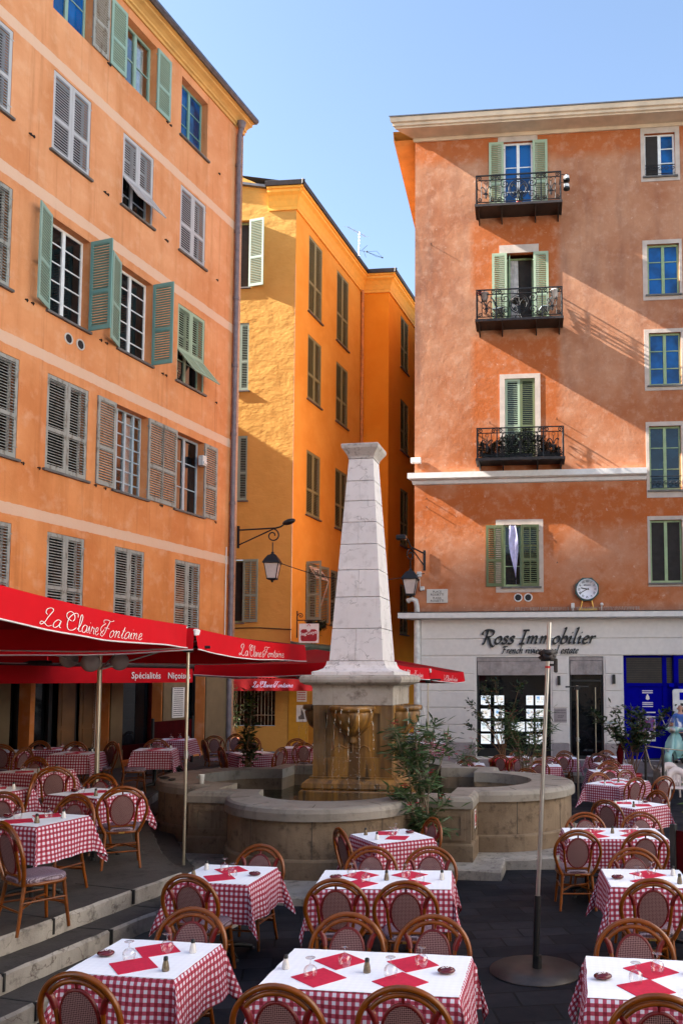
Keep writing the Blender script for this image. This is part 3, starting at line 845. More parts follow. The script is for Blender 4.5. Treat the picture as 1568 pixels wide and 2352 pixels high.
# the part that steps out into the lane
MS = sub('s', yel, STU, ang)
SW = 1.054 * YS
o = wall(yel, 'step_wall', M['lane_bounce'], 0, SW, 0, yz(17.78), [], sides=False); moved(o, MS)
b = MB(); sweep(b, prof, 0, SW, r0=-.3, r1=1.0); moved(b.build('cornice', M['yellow_trim'], yel), MS)
b = MB(); sweep(b, gprof, 0, SW, r0=-.3, r1=1.0); moved(b.build('gutter', M['iron_rust'], yel), MS)
M2 = MS @ Matrix.Translation((SW, 0, 0)) @ Matrix.Rotation(-ang, 4, 'Z')
h2 = [((1.55 * YS, 2.62 * YS, yz(a), yz(c)), dict(smat='sh_yel', L=0, Rr=0, bars=False, dep=.14, split=.40)) for a, c in ((15.3, 17.45), (11.85, 13.97), (7.97, 10.3), (4.4, 6.4))]
moved(wall(yel, 'lane_wall', M['lane_bounce'], 0, 14, 0, yz(17.78), [h for h, k in h2], dep=.14, sides=False), M2)
for h, k in h2: moved(window(yel, *h, **k), M2)
b = MB(); sweep(b, prof, 0, 14, r0=1.0); moved(b.build('cornice', M['yellow_trim'], yel), M2)
b = MB(); sweep(b, gprof, 0, 14, r0=1.0); moved(b.build('gutter', M['iron_rust'], yel), M2)
b = MB(); b.add([(STU - 3.0, .2, yz(18.50)), (STU + 1.9, -.5, yz(18.50)), (STU + 4.6, 4.0, yz(19.55)), (STU - 2.2, 3.2, yz(19.8)), (STU - 4.5, .3, yz(18.5))], [(0, 1, 2, 3), (4, 0, 3)])
b.build('roof', M['roof_sheet'], yel)
b = MB(); b.add([(-.3, .0, yz(18.50)), (STU, .0, yz(18.50)), (STU, 6, yz(19.9)), (-.3, 6, yz(19.9))], [(0, 1, 2, 3)]); b.build('roof', M['zinc'], yel)
# ------------------------------------------------------------------ lettering
def text_mb(body, height=None, width=None, shear=0.0, bold=0.0, depth=.0, spacing=1.0, align='LEFT', wide=1.0):
    """mesh of a line of writing in the x-z plane (facing -y); height = cap height"""
    cu = bpy.data.curves.new('t', 'FONT'); cu.body = body; cu.shear = shear; cu.offset = bold
    cu.resolution_u = 2; cu.space_character = spacing
    ob = bpy.data.objects.new('t', cu); COL.objects.link(ob)
    me = bpy.data.meshes.new_from_object(ob)
    vs = [v.co.copy() for v in me.vertices]; fs = [list(p.vertices) for p in me.polygons]
    bpy.data.objects.remove(ob); bpy.data.curves.remove(cu); bpy.data.meshes.remove(me)
    x0 = min(v.x for v in vs); x1 = max(v.x for v in vs)
    kh = height / .70
    kw = width / (x1 - x0) if width else kh * wide
    if align == 'CENTER': sh = (x0 + x1) / 2
    else: sh = x0
    b = MB()
    P = [((v.x - sh) * kw, v.y * kh) for v in vs]
    if depth:
        n = len(P)
        b.v = [(x, 0, z) for x, z in P] + [(x, depth, z) for x, z in P]
        b.f = [f for f in fs]
        ed = {}
        for f in fs:
            for i in range(len(f)):
                a, c = f[i], f[(i+1) % len(f)]
                ed[(a, c)] = 1
        for (a, c) in ed:
            if (c, a) not in ed: b.f.append([c, a, a + n, c + n])
    else:
        b.v = [(x, 0, z) for x, z in P]; b.f = fs
    b.sm = [False] * len(b.f); b.mi = [0] * len(b.f)
    return b

# hand-drawn script alphabet: strokes in a unit frame (x-height .45, capitals 1)
SCRIPT = {
 'L': (.62, [[(.20,.62),(.08,.72),(.10,.92),(.30,1.02),(.44,.92),(.36,.70),(.26,.45),(.18,.18),(.02,.02),(-.06,.10),(.04,.20),(.22,.10),(.40,.0),(.58,.08)]]),
 'C': (.66, [[(.62,.80),(.60,1.0),(.40,1.0),(.14,.72),(.08,.34),(.18,.04),(.40,.02),(.60,.20)], [(.30,.52),(.02,.66),(-.04,.90),(.14,1.06),(.36,.96),(.44,.70),(.34,.52)]]),
 'F': (.72, [[(.10,.80),(.06,.96),(.30,1.02),(.60,.96),(.82,1.04)], [(.54,.98),(.42,.60),(.34,.24),(.16,.0),(-.02,.08),(.04,.22),(.16,.16)], [(.22,.50),(.40,.54),(.60,.50)], [(.26,.80),(-.02,.56),(-.06,.34),(.10,.26),(.22,.42)]]),
 'a': (.42, [[(.36,.40),(.20,.45),(.05,.28),(.04,.06),(.16,.0),(.30,.16),(.36,.42),(.34,.10),(.44,.03)]]),
 'l': (.26, [[(.0,.10),(.16,.40),(.26,.80),(.24,1.0),(.14,.92),(.08,.40),(.10,.04),(.26,.06)]]),
 'i': (.24, [[(.0,.12),(.12,.42),(.10,.06),(.24,.05)], [(.16,.62),(.18,.66)]]),
 'r': (.34, [[(.0,.12),(.10,.44),(.14,.36),(.28,.36),(.22,.06),(.34,.05)]]),
 'e': (.36, [[(.02,.16),(.24,.26),(.26,.42),(.14,.44),(.06,.24),(.10,.02),(.24,.02),(.36,.14)]]),
 'o': (.38, [[(.22,.44),(.06,.30),(.06,.06),(.18,.0),(.30,.16),(.28,.38),(.20,.42),(.38,.32)]]),
 'n': (.48, [[(.0,.36),(.10,.42),(.08,.0)], [(.09,.22),(.24,.42),(.32,.36),(.30,.06),(.46,.06)]]),
 't': (.28, [[(.02,.14),(.14,.46),(.18,.74),(.10,.30),(.12,.03),(.28,.06)], [(.0,.48),(.28,.50)]]),
 ' ': (.20, [])}
# broad-nib italic hand for the shop name
ITALIC = {
 'R': (.72, [[(.18,.86),(.16,.4),(.13,.02),(.03,.0)], [(-.10,.58),(-.10,.76),(.05,.90),(.30,.90),(.52,.82),(.54,.62),(.40,.48),(.20,.44)], [(.28,.46),(.42,.22),(.56,-.06),(.72,-.18),(.80,-.10)]]),
 'o': (.47, [[(.26,.46),(.10,.36),(.06,.14),(.16,.0),(.32,.06),(.40,.26),(.34,.44),(.24,.46)]]),
 's': (.38, [[(.34,.40),(.22,.48),(.10,.40),(.16,.28),(.28,.18),(.26,.04),(.12,.0),(.0,.06)]]),
 'I': (.42, [[(.06,.86),(.44,.88)], [(.24,.87),(.20,.4),(.16,.02)], [(.0,.0),(.34,.01)]]),
 'm': (.78, [[(.02,.40),(.12,.47),(.10,.2),(.08,0)], [(.09,.26),(.24,.46),(.34,.44),(.33,.2),(.31,0)], [(.32,.26),(.46,.46),(.57,.44),(.57,.2),(.57,.05),(.68,.06)]]),
 'b': (.48, [[(.08,.96),(.18,1.0),(.12,.5),(.08,.1),(.18,0),(.34,.08),(.40,.28),(.32,.46),(.20,.42),(.10,.26)]]),
 'i': (.28, [[(.0,.38),(.12,.47),(.09,.2),(.10,.03),(.22,.08)], [(.12,.68),(.18,.75)]]),
 'l': (.28, [[(.06,.96),(.16,1.0),(.10,.5),(.08,.05),(.20,.06)]]),
 'e': (.41, [[(.06,.22),(.26,.28),(.34,.40),(.22,.48),(.08,.34),(.06,.12),(.18,0),(.36,.08)]]),
 'r': (.37, [[(.0,.38),(.12,.47),(.10,.2),(.08,0)], [(.10,.26),(.22,.44),(.36,.46)]]),
 'F': (.60, [[(.24,.86),(.20,.4),(.12,.0),(.0,-.04)], [(-.04,.68),(.06,.86),(.30,.88),(.60,.90)], [(.10,.46),(.46,.50)]]),
 'n': (.55, [[(.02,.40),(.12,.47),(.08,0)], [(.09,.26),(.26,.46),(.37,.44),(.35,.05),(.46,.07)]]),
 'c': (.40, [[(.34,.40),(.22,.48),(.08,.34),(.06,.12),(.18,0),(.34,.08)]]),
 'h': (.54, [[(.08,.96),(.16,1.0),(.10,.5),(.06,0)], [(.09,.26),(.26,.46),(.37,.44),(.35,.05),(.46,.07)]]),
 'v': (.47, [[(.0,.40),(.10,.47),(.14,.2),(.18,0),(.34,.2),(.40,.44),(.34,.48)]]),
 'a': (.48, [[(.36,.46),(.20,.47),(.07,.28),(.08,.04),(.20,.02),(.34,.26),(.38,.46),(.34,.1),(.46,.06)]]),
 't': (.34, [[(.20,.66),(.14,.4),(.10,.08),(.18,0),(.30,.08)], [(.02,.46),(.32,.48)]]),
 ' ': (.30, [])}
def italic_mb(body, height, width, nib=.105, slant=.26, depth=.03):
    lines = []; x = 0
    for ch in body:
        adv, st = ITALIC[ch]
        for s in st: lines.append([(px + x + slant * pz, pz) for px, pz in s])
        x += adv
    kw = width / (x + .15); b = MB(); na = R(40)
    for l in lines:
        P = [Vector((a * kw, 0, c * height)) for a, c in l]
        p = smoothpath(P, 5) if len(l) > 2 else P
        n = len(p); vs = []
        for i in range(n):
            t = (p[min(n-1, i+1)] - p[max(0, i-1)]).normalized(); th = math.atan2(t.z, t.x)
            wd = nib * height * (.30 + .75 * abs(math.sin(th - na))) * .5
            nn = Vector((t.z, 0, -t.x)); vs += [p[i] + nn * wd, p[i] - nn * wd]
        m = len(vs); vs += [v + Vector((0, depth, 0)) for v in vs]
        f = [(2*i, 2*i+1, 2*i+3, 2*i+2) for i in range(n-1)]
        f += [(2*i+2, 2*i+2+m, 2*i+m, 2*i) for i in range(n-1)] + [(2*i+1, 2*i+1+m, 2*i+3+m, 2*i+3) for i in range(n-1)]
        f += [(0, m, m+1, 1), (2*n-2, 2*n-1, 2*n-1+m, 2*n-2+m)]
        b.add(vs, f)
    return b
def script_mb(body, height, width=None, weight=.075, slant=.28):
    lines = []; x = 0
    for ch in body:
        adv, st = SCRIPT[ch]
        for s in st:
            lines.append([(px + x + slant * pz, pz) for px, pz in s])
        x += adv
    kw = width / (x + .2) if width else height
    b = MB()
    for l in lines:
        p = smoothpath([(a * kw, 0, c * height) for a, c in l], 4)
        if len(l) == 2: p = [Vector((a * kw, 0, c * height)) for a, c in l]
        n = len(p); vs = []
        for i in range(n):
            t = (p[min(n-1, i+1)] - p[max(0, i-1)]).normalized()
            nn = Vector((t.z, 0, -t.x))
            wd = weight * height * (.42 + .75 * abs(t.z)) * (.55 if i in (0, n-1) else 1) * .5
            vs += [p[i] + nn * wd, p[i] - nn * wd]
        b.add(vs, [(2*i, 2*i+1, 2*i+3, 2*i+2) for i in range(n-1)])
    return b

def spiral(cx, cz, r, turns=1.6, a0=0.0, d=1, n=22, r1=.12):
    return [(cx + r * (1 - (1 - r1) * i / n) * math.cos(a0 + d * turns * 2 * PI * i / n), cz + r * (1 - (1 - r1) * i / n) * math.sin(a0 + d * turns * 2 * PI * i / n)) for i in range(n + 1)]

# ------------------------------------------------------------------ salmon house with the shop
RS = 1.21
def ru(u): return u * RS
def rz(z): return 2.6 + (z - 2.6) * RS
RX, RY = -.79, 27.0
ross = root_at('salmon_house', 'salmon coloured house with three black iron balconies above a white shopfront', 'house', RX, RY, .99509, -.0990)
rw = []
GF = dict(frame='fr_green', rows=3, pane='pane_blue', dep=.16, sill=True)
W1 = (ru(2.40), ru(3.18), 17.64, rz(17.08)); W2 = (ru(2.47), ru(3.18), 13.89, rz(13.97)); W3 = (ru(2.40), ru(3.19), 9.45, rz(10.53)); W4 = (ru(2.34), ru(3.26), rz(5.0), rz(6.62))
sw = ru(.40)
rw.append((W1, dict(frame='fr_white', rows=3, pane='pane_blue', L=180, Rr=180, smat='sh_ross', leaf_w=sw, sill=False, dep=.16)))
rw.append((W2, dict(frame='fr_green', rows=1, bars=False, pane='dark_room', L=180, Rr=180, smat='sh_ross', leaf_w=sw, sill=False, dep=.45)))
rw.append((W3, dict(smat='sh_olive', lmat='sh_ross', L=0, Rr=0, bars=False, sill=False, dep=.16)))
rw.append((W4, dict(frame='fr_green', rows=3, cols=2, pane='pane', L=180, Rr=4, smat='sh_olive', sill=True, dep=.16, mull=True)))
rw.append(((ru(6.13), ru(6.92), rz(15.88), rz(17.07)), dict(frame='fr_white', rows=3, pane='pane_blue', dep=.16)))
HALF = rw[-1][0]
rw.append(((ru(6.15), ru(6.97), rz(12.65), rz(14.02)), dict(GF)))
rw.append(((ru(6.15), ru(6.97), rz(10.22), rz(11.62)), dict(GF)))
rw.append(((ru(6.11), ru(6.92), rz(7.46), rz(9.14)), dict(GF, pane='pane_dim')))
rw.append(((ru(6.09), ru(6.90), rz(5.06), rz(6.68)), dict(GF, pane='dark_room', rows=1, cols=2)))
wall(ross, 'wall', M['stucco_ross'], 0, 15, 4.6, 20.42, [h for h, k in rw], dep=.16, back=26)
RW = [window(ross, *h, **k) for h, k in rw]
b = MB(); b.box(HALF[0] + .05, (HALF[0] + HALF[1]) / 2 - .06, .07, .075, HALF[2] + .05, HALF[3] - .05); b.build('casement_dark_sheet', M['dark_room'], RW[4])  # flat near-black sheet painted for the shade inside the open half
# french window of the middle balcony: one leaf swung in, a net curtain
b = MB(); x = W2[0] + .07
for zz in (W2[2] + .02, W2[2] + .8, W2[3] - .09): b.box(x, x + .035, .04, .36, zz, zz + .06)
b.box(x, x + .035, .04, .09, W2[2], W2[3] - .03); b.box(x, x + .035, .31, .36, W2[2], W2[3] - .03)
b.build('casement', M['fr_green'], RW[1])
b = MB(); vs = []
for i in range(25):
    xx = x + .06 + .26 * i / 24
    vs += [(xx, .33 + .025 * math.sin(i * 1.7), W2[2] + .05), (xx * 1 - .03, .33 + .02 * math.sin(i * 1.7), W2[3] - .10)]
b.add(vs, [(2*i, 2*i+2, 2*i+3, 2*i+1) for i in range(24)], True); b.build('curtain', M['curtain'], RW[1])
def surround(u0, u1, z0, z1, hole, wd=.0, win=None, bottom=True):
    b = MB(); y0, y1 = -.018, -.002
    a, c, d, e = hole
    b.box(u0, a, y0, y1, z0, z1); b.box(c, u1, y0, y1, z0, z1); b.box(a, c, y0, y1, e, z1)
    if bottom: b.box(a, c, y0, y1, z0, d)
    return b.build('surround', M['surround'], win if win else ross)
surround(ru(2.25), ru(3.31), 17.64, rz(17.28), W1, win=RW[0], bottom=False)
surround(ru(2.27), ru(3.32), 13.89, rz(14.19), W2, win=RW[1], bottom=False)
surround(ru(2.26), ru(3.33), 9.45, rz(10.65), W3, win=RW[2], bottom=False)
surround(ru(2.14), ru(3.37), rz(4.845), rz(6.76), W4, win=RW[3])
for i, (zb, zt) in enumerate(((15.74, 17.28), (12.50, 14.13), (10.08, 11.72), (7.26, 9.25), (4.96, 6.78))):
    surround(ru(6.03), ru(7.04), rz(zb), rz(zt), rw[4 + i][0], win=RW[4 + i])
# small iron guards of the right hand windows
for k in (4, 7):
    h = rw[k][0]; b = MB(); zt = h[2] + (.34 if k == 4 else .42)
    b.tube([(h[0] + .01, -.05, zt), (h[1] - .01, -.05, zt)], .014, 5); b.tube([(h[0] + .01, -.05, h[2] + .05), (h[1] - .01, -.05, h[2] + .05)], .012, 5)
    for j in range(5):
        cx = h[0] + (h[1] - h[0]) * (j + .5) / 5
        for dd, a0 in ((1, 0), (-1, PI)):
            b.tube([(px, -.05, pz) for px, pz in spiral(cx, h[2] + .21, .085, 1.2, a0, dd, 14)], .008, 4)
    b.build('window_guard', M['iron'], RW[k])
# cornice, string course, roof
b = MB(); sweep(b, [(0, 20.30), (.05, 20.30), (.07, 20.40), (.60, 20.42), (.60, 20.46), (.66, 20.48), (.66, 20.56), (.72, 20.58), (.74, 20.72), (0, 20.72)], 0, 15, r0=1.0)
b.build('cornice', M['cornice_ross'], ross)
b = MB()
b.add([(-.72, .0, 20.40), (-.05, .0, 20.40), (-.05, 26, 20.40), (-.72, 26, 20.40), (-.74, 0, 20.72), (0, 0, 20.72), (0, 26, 20.72), (-.74, 26, 20.72)], [(0, 1, 2, 3), (0, 3, 7, 4), (4, 7, 6, 5)])
b.build('side_cornice', M['cornice_left'], ross)  # ochre instead of cream: orange light on the soffit put into the colour
b = MB(); b.add([(-.77, -.77, 20.725), (15, -.77, 20.725), (15, 3.5, 21.7), (0, 3.5, 21.7), (-.77, -.77, 20.76), (15, -.77, 20.76)], [(0, 1, 5, 4), (4, 5, 2, 3)]); b.build('roof', M['zinc'], ross)
b = MB(); sweep(b, [(0, 8.80), (.06, 8.82), (.10, 8.92), (.20, 8.95), (.20, 8.97), (.25, 8.97), (.25, 9.15), (0, 9.155)], 0, ru(6.02), r0=.8); b.build('string_course', M['ledge'], ross)
# shopfront
SW_ = (ru(1.63), ru(3.52), .20, rz(3.165)); SD = (ru(4.0), ru(4.86), .14, rz(3.18)); SB = (ru(5.36), 13, .14, rz(3.21))
y0 = -.06
wall(ross, 'shopfront_wall', M['cream'], ru(.165), 15, .12, 4.52, [(*SW_, .25), (*SD, .35), (*SB, .30)], y=y0, sides=False)
b = MB()
J = [.97, 1.43, 1.87, 2.30, 2.73, 3.18]
for (a, c) in ((.19, 1.585), (3.565, 3.955), (4.905, 5.315)):
    for k in range(len(J) - 1): b.cbox(ru(a), ru(c), y0 - .028, y0 - .002, rz(J[k]) + .012, rz(J[k + 1]) - .012, .008)
b.cbox(ru(.19), 15, y0 - .028, y0 - .002, rz(3.21) + .012, rz(3.64) - .012, .008)
b.cbox(ru(.19), 15, y0 - .028, y0 - .002, rz(3.64) + .012, 4.50, .008)
b.build('rustication', M['cream'], ross)
for (a, c) in ((.17, 1.60), (3.55, 3.98), (4.885, 5.335)):
    b = MB(); b.cbox(ru(a), ru(c), y0 - .075, y0 - .002, .12, rz(.97), .01); b.build('granite_base', M['granite'], ross)
b = MB(); sweep(b, [(.06, 4.46), (.40, 4.50), (.46, 4.50), (.46, 4.655), (.44, 4.67), (0, 4.70)], 0, 15, r0=1.0); b.build('ledge', M['ledge'], ross)
b = MB(); sweep(b, [(0, 4.705), (.47, 4.673), (.48, 4.69), (0, 4.725)], 0, 15, r0=1.0); b.build('ledge_flashing', M['zinc'], ross)
# bird spikes along the ledge
b = MB(); u = 3.2
while u < 7.0:
    for dy in (-.06, .0, .05): b.tube([(u, -.22, 4.70), (u + random.uniform(-.02, .02), -.22 + dy, 4.83)], .0035, 3, cap=False)
    u += .045
b.build('bird_spikes', M['steel'], ross)
def shop_opening(h, nm, div):
    b = MB(); d = y0 + .2
    a, c, z0, z1 = h
    for q in [a + .03, c - .03] + [a + (c - a) * t for t in div]: b.box(q - .035, q + .035, d - .06, d, z0, z1)
    b.box(a, c, d - .055, d - .005, z1 - .06, z1); b.box(a, c, d - .055, d - .005, z0, z0 + .25 if nm == 'shop_window' else z0 + .1)
    f = b.build(nm, M['black'], ross)
    p = MB(); p.box(a + .02, c - .02, d + .0, d + .01, z0 + .02, z1 - .02); p.build('pane', M['pane'], f)
    v = MB(); zt = z1 - .10
    v.box(a + .02, c - .02, y0 + .01, y0 + .12, zt - .02, zt + .08)
    n = 16
    for i in range(n):
        x0 = a + .03 + (c - a - .06) * i / n; x1 = a + .03 + (c - a - .06) * (i + 1) / n
        ya = y0 - .01 + .012 * math.sin(i * 1.3); yb = y0 - .01 + .012 * math.sin((i + 1) * 1.3)
        v.quad((x0, ya, zt - .46), (x1, yb, zt - .46), (x1, y0 - .02, zt - .03), (x0, y0 - .02, zt - .03))
    v.build('shop_blind', M['awn_grey'], f)
    return f
sf = shop_opening(SW_, 'shop_window', ())
df = shop_opening(SD, 'shop_door', ())
b = MB(); zz = SD[3] - .75; b.box(SD[0] + .06, SD[1] - .06, y0 + .12, y0 + .195, zz - .03, zz + .03); b.build('transom', M['black'], df)
b = MB(); b.tube([(SD[1] - .25, y0 + .08, .35), (SD[1] - .25, y0 + .08, 2.35)], .02, 8); b.build('handle', M['steel_warm'], df)
# property cards behind the shop glass, lit from behind
def lit(name, base):
    m = M[base].copy(); m.name = name
    bs = m.node_tree.nodes['Principled BSDF']
    src = bs.inputs['Base Color'].links[0].from_socket
    m.node_tree.links.new(src, bs.inputs['Emission Color']); bs.inputs['Emission Strength'].default_value = .16
    return m
LM = [lit('lit_card', 'poster_lit'), lit('lit_photo_sea', 'pic1'), lit('lit_photo_house', 'pic2')]
def sx(D): return ru(1.63 + (D - 1097) / 168 * 1.89)
def sz(D): return rz(3.165 - (D - 1509) / 230 * 2.55)
for ci, (xa, xb) in enumerate(((1106, 1128), (1137, 1159), (1176, 1206), (1210, 1226), (1231, 1252))):
    for ri, (ya, yb) in enumerate(((1598, 1620), (1629, 1651), (1659, 1681), (1687, 1710))):
        if ci == 2 and ri in (0, 1, 3): continue
        b = MB(); yy = y0 + .185
        b.box(sx(xa), sx(xb), yy, yy + .012, sz(yb), sz(ya))
        if (ci + ri) % 2: b.box(sx(xa + 2), sx(xb - 2), yy - .004, yy - .001, sz(ya + 11), sz(ya + 2), 1 + (ri + ci) % 2)
        else:
            xm = (xa + xb) / 2
            b.box(sx(xa + 2), sx(xm - 1), yy - .004, yy - .001, sz(ya + 11), sz(ya + 2), 1); b.box(sx(xm + 1), sx(xb - 2), yy - .004, yy - .001, sz(ya + 11), sz(ya + 2), 2)
        b.box(sx(xa + 3), sx(xb - 4), yy - .004, yy - .001, sz(ya + 16), sz(ya + 13), 2)
        b.build('property_card', LM, sf)
# shop name in black raised letters
def place_text(mb, u, y, z, name, mat, parent, rot=0):
    mb.xform(Matrix.Translation((u, y, z)) @ Matrix.Rotation(rot, 4, 'Y')); return mb.build(name, mat, parent)
place_text(italic_mb('Ross Immobilier', .475, ru(4.69 - 1.76), .165, depth=.04), ru(1.77), y0 - .105, rz(3.51), 'shop_lettering', M['black'], ross)
place_text(italic_mb('French riviera real estate', .24, ru(4.24 - 2.27), .15, depth=.025), ru(2.28), y0 - .075, rz(3.265), 'shop_lettering', M['black'], ross)
b = MB(); b.box(ru(1.78), ru(4.68), y0 - .06, y0 - .03, rz(3.51) + .17, rz(3.51) + .21); b.build('letter_rail', M['fr_white'], ross)
for u, z in ((3.73, 2.57), (5.11, 2.60)):
    b = MB(); b.cbox(ru(u) - .045, ru(u) + .045, y0 - .14, y0 - .03, rz(z) - .14, rz(z) + .14, .01); b.build('wall_spot', M['black'], ross)
b = MB(); b.box(ru(3.60), ru(3.92), y0 - .036, y0 - .029, rz(1.5), rz(1.86)); pl = b.build('notice_plate', M['granite'], ross)
b = MB()
for i, (w_, z) in enumerate(((.8, 1.80), (.85, 1.74), (.4, 1.66), (.35, 1.62), (.9, 1.55))):
    k = 0; x = ru(3.76) - w_ * .2
    while x < ru(3.76) + w_ * .2:
        e = x + random.uniform(.02, .05); b.box(x, e - .008, y0 - .0385, y0 - .0365, rz(z), rz(z) + .022); x = e
b.build('notice_lines', M['ink'], pl)
b = MB(); b.box(ru(4.93), ru(5.2), y0 - .036, y0 - .029, rz(1.47), rz(1.54)); b.build('name_plate', M['fr_blue'], ross)
b = MB(); b.tube([(ru(.09), -.12, .2), (ru(.09), -.12, 4.45)], .10, 12); b.tube([(-.18, -.25, 5.05), (-.05, -.28, 5.12), (.08, -.26, 5.06), (.10, -.2, 4.9), (.11, -.12, 4.72)], .085, 10); b.build('downpipe', M['pipe_white'], ross)
# blue cash-point front
b = MB(); d = y0 + .20
b.box(SB[0], 13, d, d + .04, .14, SB[3], 0)
b.box(SB[0] + .01, SB[0] + .10, d - .05, d, .16, SB[3] - .01, 0); b.box(SB[0] + 1.20, SB[0] + 1.32, d - .05, d, .16, SB[3] - .01, 0); b.box(SB[0] + 1.52, SB[0] + 1.66, d - .16, d, rz(2.5), SB[3] - .01, 0)
b.box(SB[0] + .10, 13, d - .05, d, rz(2.42), rz(2.50), 0); b.box(SB[0] + 1.38, SB[0] + 1.52, d - .16, d, rz(2.40), rz(2.5), 1)
b.box(SB[0] + 1.66, 13, d - .16, d, .16, rz(2.42), 1); b.box(SB[0] + 1.66, 13, d - .16, d, rz(3.12), SB[3] - .01, 1)
bp = b.build('blue_panelling', [M['blue'], M['blue_lt']], ross)
b = MB()
for (a, c, yy) in ((SB[0] + .12, SB[0] + 1.18, d - .03), (SB[0] + 1.33, SB[0] + 1.50, d - .03), (SB[0] + 1.70, 12, d - .12)):
    z = rz(2.52)
    while z < rz(3.14): b.box(a, c, yy, yy + .02, z, z + .018); z += .055
b.build('vent_slats', M['slat'], bp)
b = MB()
for (a, c, yy) in ((SB[0] + .11, SB[0] + 1.19, d - .006), (SB[0] + 1.325, SB[0] + 1.505, d - .006), (SB[0] + 1.67, 12.5, d - .09)): b.box(a, c, yy, yy + .004, rz(2.50), rz(3.15))
b.build('vent_dark', M['black'], bp)

# balconies ------------------------------------------------------------
def balcony(u0, u1, zt, name_label):
    o = .75; b = MB()
    b.box(u0, u1, -o, 0, zt - .07, zt); b.box(u0 - .03, u1 + .03, -o - .03, -o + .02, zt - .09, zt - .012)
    b.box(u0 - .03, u0 + .02, -o + .02, 0, zt - .09, zt - .012); b.box(u1 - .02, u1 + .03, -o + .02, 0, zt - .09, zt - .012)
    bal = b.build('balcony', M['iron_rust'], ross)
    for f in (.03, .30, .70, .97):
        x = u0 + (u1 - u0) * f; k = MB()
        k.add([(x - .02, 0, zt - .30), (x + .02, 0, zt - .30), (x - .02, 0, zt - .072), (x + .02, 0, zt - .072), (x - .02, -o + .04, zt - .072), (x + .02, -o + .04, zt - .072), (x - .02, -o + .04, zt - .11), (x + .02, -o + .04, zt - .11)],
              [(0, 1, 7, 6), (0, 6, 4, 2), (1, 3, 5, 7), (6, 7, 5, 4)])
        k.build('bracket', M['iron_rust'], bal)
    r = MB(); H = .95; yf = -o + .02; t = .016
    def V(p): return [(x, yf, z) for x, z in p]
    zt0 = zt + .06
    r.box(u0 + .0, u1 - .0, yf - .022, yf + .022, zt + H - .03, zt + H)
    L = u1 - u0; xs = [u0 + .015, u0 + L * .235, u0 + L * .765, u1 - .015]
    for x in xs: r.box(x - .018, x + .018, yf - .018, yf + .018, zt, zt + H - .03)
    for z in (zt0, zt + H - .17): r.tube(V([(u0, z), (u1, z)]), t, 5)
    for k in range(3):
        a, c = xs[k] + .02, xs[k + 1] - .02; cx = (a + c) / 2; wd = c - a; cz = zt + H * .47
        # corner scrolls, top and bottom
        for sx_, x in ((1, a), (-1, c)):
            for sz_, z in ((1, zt0 + .09), (-1, zt + H - .10)):
                r.tube(V(spiral(x + sx_ * .085, z, .075, 1.5, PI if sx_ > 0 else 0, sx_ * sz_, 16)), .014, 4)
            r.tube(V([(x + sx_ * .15, zt0 + .02), (x + sx_ * .15, zt + H - .18)]), .012, 4)
        if k == 1:
            for rr in (.30, .245): r.tube(V([(cx + rr * math.cos(2 * PI * i / 28), cz + rr * math.sin(2 * PI * i / 28)) for i in range(28)]), .015, 4, closed=True)
            for s in (-1, 1):
                for q in (-1, 1):
                    r.tube(V(spiral(cx + s * .43, cz + q * .19, .155, 1.5, PI / 2 * q, -s * q, 20)), .014, 4)
                    r.tube(V(spiral(cx + s * .11, cz - .13, .085, 1.4, PI / 2, s, 16)), .014, 4)
            r.tube(V(spiral(cx, cz + .38, .055, 1, 0, 1, 10, 1)), .008, 4)
        else:
            r.tube(V(spiral(cx, cz + .26, .05, 1, 0, 1, 10, 1)), .008, 4)
        # fleur with curling leaves
        sc = 1.0 if k == 1 else .8
        r.tube(V([(cx, cz - .30 * sc), (cx, cz + .24 * sc)]), [.012] * 2, 5)
        for s in (-1, 1):
            r.tube(V([(cx + s * .02, cz - .06 * sc), (cx + s * .05 * sc, cz + .06 * sc), (cx + s * .13 * sc, cz + .15 * sc), (cx + s * .20 * sc, cz + .13 * sc), (cx + s * .19 * sc, cz + .08 * sc)]), .017, 5)
            r.tube(V([(cx + s * .02, cz - .10 * sc), (cx + s * .07 * sc, cz - .17 * sc), (cx + s * .13 * sc, cz - .13 * sc), (cx + s * .11 * sc, cz - .08 * sc)]), .015, 5)
            r.tube(V([(cx + s * .02, cz - .14 * sc), (cx + s * .04 * sc, cz - .25 * sc), (cx, cz - .33 * sc)]), .014, 5)
        r.box(cx - .05, cx + .05, yf - .016, yf + .016, cz - .11, cz - .075)
    for x, s in ((u0 + .015, 1), (u1 - .015, -1)):
        def Q(p): return [(x, yf + q, z) for q, z in p]
        r.box(x - .02, x + .02, yf, 0, zt + H - .03, zt + H - .001)
        for z in (zt0, zt + H - .17): r.tube(Q([(0, z), (o - .03, z)]), .009, 4)
        for q in (.12, .30, .48, .64):
            r.tube(Q([(q, zt), (q, zt + H - .03)]), .009, 4)
            for z in (zt + .2, zt + .42, zt + .64): r.tube(Q(spiral(q, z, .07, 1.4, z * 7, 1 if q < .3 else -1, 12)), .013, 4)
    r.build('railing', M['iron'], bal)
    bal['label'] = name_label
    return bal
BU0, BU1 = ru(1.68), ru(3.905)
B1 = balcony(BU0, BU1, 17.635, 'top balcony')
B2 = balcony(BU0, BU1, 13.885, 'middle balcony with a folding table')
B3 = balcony(BU0, BU1, 9.445, 'lowest balcony overgrown with dark plants')
